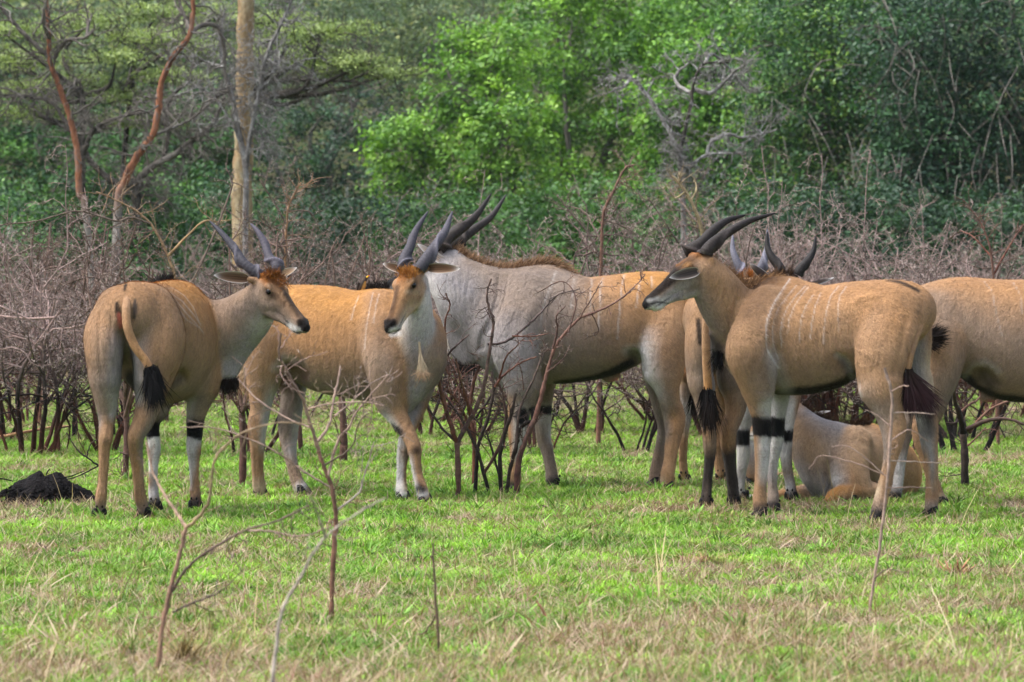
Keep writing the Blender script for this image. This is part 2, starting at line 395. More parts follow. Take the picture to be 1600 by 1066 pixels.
def add_foot(m, z0, z1, c):
    nt = m.node_tree; b = nt.nodes['Principled BSDF']; src = b.inputs['Base Color'].links[0].from_socket
    sp = nt.nodes.new('ShaderNodeSeparateXYZ'); nt.links.new(coords(nt), sp.inputs[0])
    n = noise_tex(nt, 5, 4, .6, coords(nt)); ma = N(nt, 'ShaderNodeMath', operation='ADD'); nt.links.new(sp.outputs[2], ma.inputs[0]); nt.links.new(n, ma.inputs[1])
    mr = nt.nodes.new('ShaderNodeMapRange'); nt.links.new(ma.outputs[0], mr.inputs[0]); mr.inputs[1].default_value = z0+.5; mr.inputs[2].default_value = z1+.5
    g = ramp(nt, n, [(.3, tuple(x*.45 for x in c)), (.7, tuple(x*1.3 for x in c))])
    nt.links.new(mixc(nt, mr.outputs[0], g, src), b.inputs['Base Color'])
M['bark_peel'] = bark_mat('peeled_red_bark', [(.30, (.05, .03, .025)), (.44, (.16, .065, .035)), (.54, (.27, .115, .06)), (.62, (.17, .13, .11)), (.75, (.27, .24, .22))], 3.2, (1.5, 1.5, .5))
add_foot(M['bark_peel'], 2.0, 2.5, (.20, .18, .16))
limb_tree('peeled_tree', 'leaning tree with peeled orange-red bark, leftmost of the two', 58, [
    ([(152, 400), (136, 345), (124, 300), (121, 240), (108, 180), (90, 130), (78, 95), (76, 60), (74, 20), (70, -30), (62, -90), (66, -150)], 6.2, 2.2, 'bark_peel'),
    ([(78, 92), (55, 70), (30, 45), (0, 12), (-20, 0)], 4, 2.5), ([(84, 92), (96, 72), (108, 62), (130, 60), (146, 46)], 4, 1.5), ([(76, 60), (68, 30), (72, 0)], 3.5, 2), ([(135, 58), (138, 35), (132, 0)], 3, 1)], 1, tw=(4, .6, .014))
limb_tree('peeled_tree', 'leaning tree with red peeled bark and grey foot, right of the orange one', 59, [
    ([(173, 400), (184, 330), (195, 285), (212, 248), (238, 212), (247, 170), (252, 130), (270, 90), (292, 62), (301, 30), (300, -20), (292, -90), (298, -160)], 7.2, 2.4, 'bark_peel'),
    ([(300, 50), (315, 40), (340, 42), (350, 75), (352, 110), (362, 160)], 4, 2.5), ([(298, 50), (290, 30), (280, 0)], 4, 2), ([(238, 212), (270, 200), (300, 185), (330, 160)], 3, 1.5)], 2, tw=(4, .7, .014))
limb_tree('dark_acacia', 'dark-limbed acacia with flat pale green layers at left', 66, [
    ([(215, 380), (213, 320), (212, 285)], 8, 6, 'bark_dark'), ([(212, 290), (180, 285), (150, 262), (130, 235), (110, 205), (60, 180)], 6, 3, 'bark_dark'), ([(213, 285), (235, 262), (270, 243), (310, 212), (336, 188), (350, 150)], 6, 3, 'bark'),
    ([(130, 240), (150, 200), (200, 180), (250, 175)], 4, 2, 'bark_dark'), ([(255, 250), (262, 215), (258, 180), (270, 150), (300, 125)], 4, 2, 'bark_dark'), ([(110, 205), (80, 160), (30, 150), (-20, 150)], 4, 2, 'bark_dark'),
    ([(300, 190), (340, 150), (400, 130), (470, 125), (560, 128)], 4, 2, 'bark_dark')], 3, tw=(9, .75, .014), mat='bark_dark', lvl=2)
limb_tree('pale_trunk_tree', 'tall straight tree with yellowish flaking bark', 62, [
    ([(380, 460), (379, 380), (377, 300), (381, 220), (382, 140), (383, 60), (385, -60), (382, -180)], 18, 12, 'bark_yellow')], 4, tw=(0, 1, .02))
limb_tree('dead_grey_tree', 'bare grey dead tree leaning against the tall yellowish trunk', 60.5, [
    ([(384, 440), (384, 300), (386, 250), (395, 190), (406, 140), (415, 90), (438, 40), (458, -10), (466, -80)], 5, 1.8), ([(384, 260), (370, 190), (362, 150), (350, 105), (344, 60), (350, 20)], 5, 2.5), ([(406, 140), (425, 120), (430, 80)], 3, 1.2), ([(350, 105), (330, 100), (300, 85)], 3, 1.2), ([(395, 200), (410, 215), (404, 262)], 2, 1),
    ([(386, 250), (360, 190), (330, 150), (290, 130)], 2, 1), ([(410, 120), (440, 110), (480, 90)], 2, 1)], 5, tw=(8, .55, .010), lvl=2, mat='bark_lichen')
limb_tree('dead_lichen_tree', 'dead tree with whitish lichen-covered crooked branches', 58, [
    ([(1066, 400), (1068, 320), (1066, 270), (1060, 235)], 4.5, 4), ([(1060, 237), (1045, 205), (1025, 170), (1005, 140), (985, 122), (970, 120)], 4, 2), ([(1062, 240), (1072, 195), (1080, 160), (1084, 130), (1100, 100), (1140, 98)], 3.4, 1.5, 'bark_dark'),
    ([(1084, 140), (1110, 145), (1135, 125), (1150, 108)], 4, 2), ([(1066, 270), (1085, 255), (1105, 242), (1128, 240), (1160, 240)], 3.2, 1.4), ([(1105, 242), (1112, 222), (1135, 210), (1165, 215), (1215, 203)], 3.5, 1.5),
    ([(1080, 145), (1062, 135), (1055, 118), (1075, 100)], 3.5, 2), ([(985, 122), (975, 135), (960, 140)], 3, 1.5), ([(1068, 215), (1050, 205), (1045, 190)], 3, 1.2), ([(1100, 100), (1115, 85), (1150, 120), (1165, 140)], 3, 1.2)], 6, tw=(8, .4, .009), lvl=2, mat='bark_lichen')
# flat feathery acacia layers
def acacia_layers(name, label, D, base, layers, n, seed):
    n = int(n*1.5)
    rg = np.random.default_rng(seed)
    b0 = np.array(P(base, gy(D), D)); b0[2] = float(ground_z(b0[0], b0[1]))
    root = empty(name, b0); tag(root, label, 'tree', 'flat-topped acacias')
    L = [(np.array(P(l[0], l[1], D+rg.uniform(-1, 1))), (l[2], l[2]*.8, l[3])) for l in layers]
    V, F, C = leaves(L, n, .05, ACAC, rg, clump=.2, flat=.3, up=.5, aspect=.4, shell=.0, per=30)
    mesh_np('crown', V-b0, F, M['leaf'], root, col=C)
    paths, rad = [], []
    fork = np.array(P(base, layers[0][1]+60, D))
    paths.append(catmull([b0-[0, 0, .1], (b0+fork)/2+rg.normal(size=3)*.1, fork], 5)); rad.append(np.linspace(.045, .04, 11))
    for c, r in L:
        mid = (fork+c)/2+[0, 0, -.1]+rg.normal(size=3)*.15
        paths.append(catmull([fork, mid, c-[0, 0, r[2]*.7]], 6)); rad.append(np.linspace(.05, .015, 13))
        for k in range(10):
            q = c+np.array([rg.uniform(-.6, .6)*r[0], rg.uniform(-.6, .6)*r[1], -r[2]*.6])
            dv = q-c; dv[2] = .12
            for pth, ra, lv in grow(q, dv+rg.normal(size=3)*.15, r[0]*.7, .012, rg, 2, 4, .22, spread=.6): paths.append(pth); rad.append(np.maximum(ra, .003))
    V, F = tube_np([p-b0 for p in paths], rad, 4); mesh_np('trunk', V, F, M['bark_dark'], root)
acacia_layers('flat_acacia', 'feathery flat-topped acacia above the leftmost peeled trunk', 67, 128, [(20, 90, .75, .16), (40, 140, .8, .14), (110, 125, .7, .14), (10, 45, .6, .14), (130, 35, .6, .14), (60, 175, .8, .1), (180, 90, .6, .12)], 11000, 21)
acacia_layers('flat_acacia', 'feathery flat-topped acacia between the peeled trunks and the pale trunk', 68, 205, [(230, 60, .8, .16), (180, 150, .7, .12), (270, 120, .7, .12), (330, 75, .6, .14), (220, 190, .7, .10), (240, 20, .7, .14), (330, 20, .6, .14)], 11000, 22)
acacia_layers('flat_acacia', 'feathery flat-topped acacia right of the pale trunk', 66, 392, [(470, 90, .8, .15), (520, 110, .75, .14), (450, 60, .6, .13), (560, 95, .6, .12), (600, 112, .5, .10), (430, 30, .6, .12), (500, 45, .7, .12)], 11000, 23)
# hanging grey vines on the right-hand thicket
vr = np.random.default_rng(8)
vb = np.array(P(1500, gy(70.5), 70.5)); vb[2] = float(ground_z(vb[0], vb[1]))
vroot = empty('vine_tangle', vb); tag(vroot, 'tangle of bare grey vines draped over the right-hand thicket', 'vine')
pp, rr_ = [], []
for k in range(75):
    x = vr.uniform(1180, 1640); y = vr.uniform(-10, 330) if x > 1370 else vr.uniform(150, 340)
    a = vr.uniform(40, 170); q = vr.uniform(-60, 60)
    C = catmull([P(x, y, 71.5+vr.uniform(-.8, 1.2)), P(x+q*.5+vr.uniform(-15, 15), y+a*.45, 71+vr.uniform(-.6, .6)), P(x+q, y+a, 71.2+vr.uniform(-.6, .8))], 6)
    V, F = tube_np([C-vb], [np.full(len(C), vr.uniform(.003, .009))], 5); mesh_np('vine', V, F, M['bark'], vroot, smooth=True)
# ------------------------------------------------------------------ burnt whistling-thorn bushes
def col_path(paths, sides, fn):
    """colours per ring vertex from fn(points)->(n,3)"""
    return np.concatenate([np.repeat(fn(p), sides, 0) for p in paths])
def thorn_spikes(paths, rg, per_m=28, L=.035, w=.0022, minr=0):
    c, d = [], []
    for p in paths:
        seg = np.diff(p, axis=0); l = np.linalg.norm(seg, axis=1); tot = l.sum(); n = int(tot*per_m)
        if n < 1: continue
        u = rg.random(n)*len(seg); i = np.minimum(u.astype(int), len(seg)-1); f = (u-i)[:, None]
        c.append(p[i]+seg[i]*f); t = seg[i]/(l[i][:, None]+1e-9)
        s = rg.normal(size=(n, 3)); s -= t*(s*t).sum(1)[:, None]; s /= np.linalg.norm(s, axis=1)[:, None]; d.append(s+t*.25)
    c = np.concatenate(c); d = np.concatenate(d); n = len(c)
    d *= (L*rg.uniform(.5, 1.25, n))[:, None]
    a = np.cross(d, rg.normal(size=(n, 3))); a /= np.linalg.norm(a, axis=1)[:, None]; b = np.cross(d, a); b /= np.linalg.norm(b, axis=1)[:, None]
    V = np.stack([c+a*w, c-a*w*.5+b*w*.87, c-a*w*.5-b*w*.87, c+d], 1).reshape(-1, 3)
    o = np.arange(n)[:, None]*4
    F = np.concatenate([o+[[0, 1, 3]], o+[[1, 2, 3]], o+[[2, 0, 3]]])
    return V, F
def burnt_col(rg, red=.5, hi=.65, top=(.15, .115, .10)):
    top = np.array(top)
    k = rg.random()
    def fn(p):
        z = p[:, 2]; t = np.clip((z-hi*.6)/(hi*.8), 0, 1)[:, None]
        r = np.clip(np.sin(z*5+k*9)*.5+.5+rg.normal()*.15, 0, 1)[:, None]*red
        low = np.array([.010, .008, .008])*(1-r)+np.array([.10, .034, .02])*r
        return low*(1-t)+top*(.8+.4*rg.random())*t
    return fn
def bush_mesh(seed, H=1.85, W=1.0, stems=6, nb=6, dens=1.0, top=(.125, .088, .078), red=.75, thorn=1.0):
    rg = np.random.default_rng(seed)
    S, T = [], []
    for k in range(stems):
        a = rg.uniform(0, 2*np.pi); r = rg.uniform(.02, .22)*W
        p0 = np.array([math.cos(a)*r, math.sin(a)*r, -.05])
        lean = rg.uniform(.12, .5)*W
        h = H*rg.uniform(.55, .95)
        o = grow(p0, [math.cos(a)*lean, math.sin(a)*lean, 1], h, rg.uniform(.013, .026), rg, 0, 0, .16, .04, seg=8)
        main = o[0][0]; S.append((main, o[0][1]))
        for q in range(int(nb*dens)):
            u = rg.uniform(.40, 1); i = min(int(u*8), 7)
            base = main[i]*(1-(u*8-i))+main[i+1]*(u*8-i) if i < 8 else main[-1]
            aa = rg.uniform(0, 2*np.pi)
            dv = np.array([math.cos(aa)*rg.uniform(.5, 1.4), math.sin(aa)*rg.uniform(.5, 1.4), rg.uniform(-.05, 1.0)])
            br = grow(base, dv, rg.uniform(.45, 1.0)*W, rg.uniform(.006, .011), rg, 2, 4, .24, -.01, .9, 6, shrink=.52)
            for pth, ra, lv in br:
                (S if lv == 2 else T).append((pth, ra))
    fn = burnt_col(rg, red, .75, top)
    sp = [p for p, _ in S]
    mains = [tube_np([p], [np.maximum(r, .0035)], 6)+(np.repeat(fn(p), 6, 0),) for p, r in S if len(p) == 9 and p[0][2] < 0]
    S = [(p, r) for p, r in S if not (len(p) == 9 and p[0][2] < 0)]; sp = [p for p, _ in S]; V1, F1 = tube_np(sp, [np.maximum(r, .0035) for _, r in S], 5); C1 = col_path(sp, 5, fn)
    tp = [p for p, _ in T]; V2, F2 = tube_np(tp, [np.maximum(r*.85, .0021) for _, r in T], 3); C2 = col_path(tp, 3, fn)
    V3, F3 = thorn_spikes([p for p in tp+sp if p[:, 2].mean() > .45], rg, 26*thorn, .042, .0030)
    return mains, (V1, F1, C1), (V2, F2, C2), (V3, F3)
def mk_me(nm, V, F, C, mat, smooth=False):
    o = mesh_np(nm, V, F, mat, smooth=smooth, col=C); me = o.data; bpy.data.objects.remove(o); return me
BV = []
for k, kw in enumerate([dict(H=1.75, stems=7), dict(H=1.95, stems=5, nb=8), dict(H=1.6, stems=8, W=1.2), dict(H=2.05, stems=5, W=.9, nb=8), dict(H=1.7, stems=7, W=1.2, top=(.23, .165, .15)), dict(H=1.5, stems=9, W=1.3, top=(.25, .18, .165)), dict(H=1.85, stems=6, red=.9), dict(H=1.4, stems=5, nb=5, red=.2)]):
    mn, a, b, c = bush_mesh(50+k, **kw)
    tc = np.tile(np.array([[.30, .25, .23]]), (len(c[0]), 1))*np.random.default_rng(k).uniform(.6, 1.15, (len(c[0])//4, 1)).repeat(4, 0)
    BV.append(([mk_me('stem', *q_, M['twig'], True) for q_ in mn], mk_me('branches', *a, M['twig'], True), mk_me('twigs', *b, M['twig']), mk_me('thorns', *c, tc, M['twig'])))
bg_ = np.random.default_rng(77)
nbush = 0
ADJ = ['sparse burnt', 'tangled brown', 'low spreading', 'tall spiky', 'pinkish-brown', 'dense pale-twigged', 'rust-stemmed', 'small blackened']
def place_bush(x, D, v, sc, rz, label, zs=1.0):
    global nbush
    e = empty('thorn_bush', (x, D, float(ground_z(x, D))), rz); e.scale = (sc, sc, sc*zs)
    tag(e, label, 'bush', 'burnt thorn bushes')
    for me in BV[v][0]:
        o = bpy.data.objects.new('stem', me); o.parent = e; link(o)
    for me, nm in zip(BV[v][1:], ('branches', 'twigs', 'thorns')):
        o = bpy.data.objects.new(nm, me); o.parent = e; o['kind'] = 'stuff'; link(o)
    nbush += 1
    return e
# landmarks across the picture used to say where a bush stands
MARKS = [(0, 'by the left edge'), (90, 'below the orange peeled tree'), (180, 'below the red peeled tree'), (280, 'behind the rump-on cow'), (380, 'below the pale trunk'), (470, 'behind the cow that carries the oxpecker'), (560, 'behind the oxpecker'), (660, 'behind the facing cow'),
         (760, 'behind the grey bull hump'), (860, 'behind the grey bull back'), (950, 'under the grey bull belly line'), (1040, 'behind the grey bull rump'), (1130, 'behind the chestnut bull horns'), (1230, 'behind the white-striped flank'), (1330, 'behind the chestnut bull rump'), (1430, 'behind the right-edge eland'), (1520, 'behind the burnt sapling at right'), (1620, 'by the right edge')]
USED = set()
rows = [(38.8, 13, .2), (41.6, 13, .3), (45, 13, .4), (49.5, 14, .5), (54.5, 15, .6), (60, 16, .6)]
for ri, (D0, cnt, jd) in enumerate(rows):
    W = 800/FPX*D0+2.4
    depth_w = ['in the nearest row', 'in the second row', 'in the third row', 'in the fourth row', 'in the fifth row', 'in the sixth row', 'in the farthest row'][ri]
    for q in range(cnt):
        x = -W+2*W*(q+.5+bg_.uniform(-.38, .38))/cnt; D = D0+bg_.uniform(-1, 1)*jd*2
        px = 800+FPX*x/D
        if ri == 0 and (bg_.random() < .35): continue
        v = int(bg_.integers(0, 8))
        if 1090 < px < 1480 and bg_.random() < .7: v = int(bg_.choice([4, 5]))
        if px < 330 and ri < 2 and bg_.random() < .5: v = int(bg_.choice([3, 6, 7]))
        mk = min(MARKS, key=lambda m_: abs(m_[0]-px))[1]
        lab = f'{ADJ[v]} thorn bush {mk}, {depth_w}'
        if lab in USED: lab += ', farther right than its twin'
        if lab in USED: lab += ' and the one beside it'
        USED.add(lab)
        place_bush(x, D, v, bg_.uniform(.72, 1.22), bg_.uniform(0, 6.28), lab, bg_.uniform(.92, 1.08))

for k, (px, D, v, sc, w) in enumerate([(1125, 42.3, 4, 1.28, 'just left of the dark horns'), (1200, 43.4, 5, 1.42, 'directly behind the dark horns'), (1275, 42.6, 4, 1.40, 'above the white-striped shoulder'), (1345, 43.6, 5, 1.45, 'above the striped flank'), (1420, 42.8, 4, 1.25, 'above the chestnut bull tail root'), (1290, 46.5, 5, 1.5, 'farther back above the striped back')]):
    place_bush((px-800)/FPX*D, D, v, sc*.80, 1.1*k, 'tall tangled pinkish-brown thorn bush '+w)
# ------------------------------------------------------------------ eland modelling kit
COL = dict(
    ORG=(0.40, 0.20, 0.062), ORT=(0.35, 0.192, 0.090), LTN=(0.43, 0.285, 0.175), TAN=(0.315, 0.188, 0.104), TNG=(0.265, 0.185, 0.130), GRY=(0.285, 0.262, 0.260),
    GRT=(0.225, 0.175, 0.142), PAL=(0.46, 0.44, 0.43), WHT=(0.62, 0.60, 0.58), BLK=(0.004, 0.0035, 0.004), BRN=(0.080, 0.042, 0.022),
    DKG=(0.045, 0.036, 0.032), RST=(0.33, 0.115, 0.022), DKB=(0.014, 0.009, 0.007), PNK=(0.55, 0.16, 0.12), CRM=(0.44, 0.34, 0.23))
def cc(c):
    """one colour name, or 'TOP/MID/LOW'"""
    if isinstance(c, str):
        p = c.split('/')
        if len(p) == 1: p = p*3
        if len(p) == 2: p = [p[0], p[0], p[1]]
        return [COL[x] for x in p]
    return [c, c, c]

class Chain:
    def __init__(s, name, C, ru, rs, cols, S=None, zmode=False, k=0.04, sub=5, cap=1.0):
        C = np.asarray(C, float); n = len(C)
        cols = np.asarray(cols, float)              # n,3,3
        if n == 1:
            C = np.array([C[0]-[0.002, 0, 0], C[0]+[0.002, 0, 0]]); ru = [ru[0]]*2; rs = [rs[0]]*2
            cols = np.concatenate([cols, cols]); sub = 1
        if sub > 1:
            X = np.concatenate([C, np.array(ru)[:, None], np.array(rs)[:, None]], axis=1)
            X = catmull(X, sub); C, ru, rs = X[:, :3], X[:, 3], X[:, 4]
            t = np.linspace(0, n-1, len(C)); i = np.clip(t.astype(int), 0, n-2); f = (t-i)[:, None, None]
            cols = cols[i]*(1-f)+cols[i+1]*f
        s.name, s.C, s.ru, s.rs, s.cols, s.k, s.cap = name, C, np.maximum(ru, .004), np.maximum(rs, .004), cols, k, cap
        T = C[1:]-C[:-1]; L = np.linalg.norm(T, axis=1)+1e-9; T = T/L[:, None]
        if zmode:
            U = np.array([0, 0, 1.0])-T*T[:, 2:3]; U /= np.linalg.norm(U, axis=1)[:, None]
            Sv = np.cross(U, T)
        else:
            Sv = np.array(S if S is not None else [0, 1.0, 0])
            Sv = Sv-T*(T@Sv)[:, None]; Sv /= np.linalg.norm(Sv, axis=1)[:, None]
            U = np.cross(T, Sv)
        s.T, s.L, s.U, s.S = T, L, U, Sv
        m = np.maximum(s.ru, s.rs).max()
        s.lo, s.hi = C.min(0)-m, C.max(0)+m
    def ev(s, X, want=False, far=0.12):
        n = len(X); D = np.full(n, 9.0)
        V = np.zeros(n); Cc = np.zeros((n, 3)) if want else None
        for i in range(len(s.L)):
            a, b = s.C[i], s.C[i+1]; m = max(s.ru[i], s.ru[i+1], s.rs[i], s.rs[i+1])+far
            lo = np.minimum(a, b)-m; hi = np.maximum(a, b)+m
            idx = np.nonzero(((X > lo) & (X < hi)).all(1))[0]
            if len(idx) == 0: continue
            q = X[idx]-a
            tt = q@s.T[i]; t = np.clip(tt/s.L[i], 0, 1)
            w = tt-t*s.L[i]
            u = q@s.U[i]; v = q@s.S[i]
            ru = s.ru[i]*(1-t)+s.ru[i+1]*t; rs = s.rs[i]*(1-t)+s.rs[i+1]*t
            rt = np.minimum(ru, rs)*s.cap
            k = np.sqrt((u/ru)**2+(v/rs)**2+(w/rt)**2)+1e-6
            ql = np.sqrt(u*u+v*v+w*w)
            d = np.where(k > 0.3, ql*(1-1/k), -np.minimum(ru, rs)*(1-k))
            up = d < D[idx]; ii = idx[up]
            D[ii] = d[up]
            if want:
                V[ii] = (u/ru)[up]
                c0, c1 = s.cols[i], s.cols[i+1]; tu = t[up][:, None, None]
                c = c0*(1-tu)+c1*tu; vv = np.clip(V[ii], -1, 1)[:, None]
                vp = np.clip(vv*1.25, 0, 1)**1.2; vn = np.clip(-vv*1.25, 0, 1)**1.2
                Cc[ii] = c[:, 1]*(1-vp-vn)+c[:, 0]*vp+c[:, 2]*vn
        return (D, Cc) if want else D

def surface_nets(F, org, h):
    ins = F < 0
    nx, ny, nz = F.shape
    c = [ins[i:nx-1+i, j:ny-1+j, k:nz-1+k] for i in (0, 1) for j in (0, 1) for k in (0, 1)]
    s = sum(x.astype(np.int8) for x in c)
    act = (s > 0) & (s < 8)
    ci = np.argwhere(act); idm = -np.ones(act.shape, dtype=np.int64); idm[act] = np.arange(len(ci))
    acc = np.zeros((len(ci), 3)); cnt = np.zeros(len(ci))
    corners = [(i, j, k) for i in (0, 1) for j in (0, 1) for k in (0, 1)]
    vals = {o: F[ci[:, 0]+o[0], ci[:, 1]+o[1], ci[:, 2]+o[2]] for o in corners}
    for a in corners:
        for ax in range(3):
            if a[ax]: continue
            b = list(a); b[ax] = 1; b = tuple(b)
            fa, fb = vals[a], vals[b]; m = (fa < 0) != (fb < 0)
            t = np.where(m, fa/np.where(m, fa-fb, 1), 0)
            p = np.tile(np.array(a, float), (len(ci), 1)); p[:, ax] += t
            acc[m] += p[m]; cnt[m] += 1
    V = (ci+acc/cnt[:, None])*h+org
    Q = []
    for ax in range(3):
        o1, o2 = [(1, 2), (2, 0), (0, 1)][ax]
        sl0 = [slice(None)]*3; sl1 = [slice(None)]*3; sl0[ax] = slice(0, -1); sl1[ax] = slice(1, None)
        a, b = ins[tuple(sl0)], ins[tuple(sl1)]
        e = np.argwhere(a != b); fl = a[tuple(e.T)]
        ok = (e[:, o1] > 0) & (e[:, o2] > 0) & (e[:, o1] < F.shape[o1]-1) & (e[:, o2] < F.shape[o2]-1)
        e, fl = e[ok], fl[ok]
        def cell(d1, d2):
            g = e.copy(); g[:, o1] -= d1; g[:, o2] -= d2; return idm[g[:, 0], g[:, 1], g[:, 2]]
        q = np.stack([cell(1, 1), cell(0, 1), cell(0, 0), cell(1, 0)], axis=1)
        q[~fl] = q[~fl][:, ::-1]
        Q.append(q)
    Q = np.concatenate(Q)
    return V, Q[(Q >= 0).all(1)]

def make_coat():
    m, nt, b = new_mat('coat', 0.7, 0.10)
    oc = coords(nt)
    col = attr(nt, 'Col').outputs['Color']
    n1 = noise_tex(nt, 7, 5, 0.6, oc)
    n2 = noise_tex(nt, 60, 4, 0.7, coords(nt, 'Object', (1, 1, 0.35)))
    n3 = noise_tex(nt, 330, 2, 0.6, coords(nt, 'Object', (1, 1, 0.25)))
    v1 = ramp(nt, n1, [(0.3, (0.78, 0.78, 0.82)), (0.7, (1.16, 1.14, 1.09))])
    v2 = ramp(nt, n2, [(0.28, (0.72, 0.70, 0.68)), (0.5, (1, 1, 1)), (0.72, (1.16, 1.16, 1.15))])
    v3 = ramp(nt, n3, [(0.28, (0.74, 0.74, 0.74)), (0.72, (1.24, 1.24, 1.24))])
    c = mixc(nt, 1.0, col, v1, 'MULTIPLY'); c = mixc(nt, 1.0, c, v2, 'MULTIPLY'); c = mixc(nt, 1.0, c, v3, 'MULTIPLY')
    nt.links.new(c, b.inputs['Base Color'])
    b.inputs['Sheen Weight'].default_value = 0.04; b.inputs['Sheen Roughness'].default_value = 0.4
    ad = N(nt, 'ShaderNodeMath', operation='ADD'); nt.links.new(n2, ad.inputs[0]); nt.links.new(n3, ad.inputs[1])
    n4 = noise_tex(nt, 9, 3, 0.5, coords(nt, 'Object', (1.6, 1.6, .7)), .6)
    a4 = N(nt, 'ShaderNodeMath', operation='MULTIPLY_ADD'); nt.links.new(n4, a4.inputs[0]); a4.inputs[1].default_value = 5.0; nt.links.new(ad.outputs[0], a4.inputs[2])
    bump(nt, b, a4.outputs[0], 0.009, 0.9)
    return m
def make_horn_mat():
    m, nt, b = new_mat('horn', 0.6, 0.15)
    col = attr(nt, 'Col').outputs['Color']
    n = noise_tex(nt, 90, 4, 0.7, coords(nt))
    c = mixc(nt, 1.0, col, ramp(nt, n, [(0.3, (0.6, 0.6, 0.6)), (0.7, (1.35, 1.33, 1.3))]), 'MULTIPLY')
    nt.links.new(c, b.inputs['Base Color']); bump(nt, b, n, 0.004, 0.7)
    return m
def make_hair_mat():
    m, nt, b = new_mat('hair', 0.7, 0.08)
    col = attr(nt, 'Col').outputs['Color']; nt.links.new(col, b.inputs['Base Color'])
    return m
def make_flat(name, c, rough=0.5, spec=0.4, var=0.25, scale=60):
    m, nt, b = new_mat(name, rough, spec)
    n = noise_tex(nt, scale, 3, 0.6, coords(nt))
    nt.links.new(ramp(nt, n, [(0.3, tuple(x*(1-var) for x in c)), (0.7, tuple(x*(1+var) for x in c))]), b.inputs['Base Color'])
    return m

M['coat'] = make_coat(); M['horn'] = make_horn_mat(); M['hair'] = make_hair_mat()
M['hoof'] = make_flat('hoof_horn', (0.007, 0.006, 0.006), 0.6, 0.12)
M['eye'] = make_flat('eye_dark', (0.004, 0.003, 0.003), 0.2, 0.25, 0.1)

def ell_mesh(c, r, n=10, rot=None):
    th = np.linspace(0, np.pi, n); ph = np.linspace(0, 2*np.pi, 2*n, endpoint=False)
    V = np.array([[math.sin(t)*math.cos(p)*r[0], math.sin(t)*math.sin(p)*r[1], math.cos(t)*r[2]] for t in th for p in ph])
    if rot is not None: V = V@np.array(rot)
    F = [[i*2*n+j, (i+1)*2*n+j, (i+1)*2*n+(j+1) % (2*n), i*2*n+(j+1) % (2*n)] for i in range(n-1) for j in range(2*n)]
    return V+np.array(c), np.array(F)

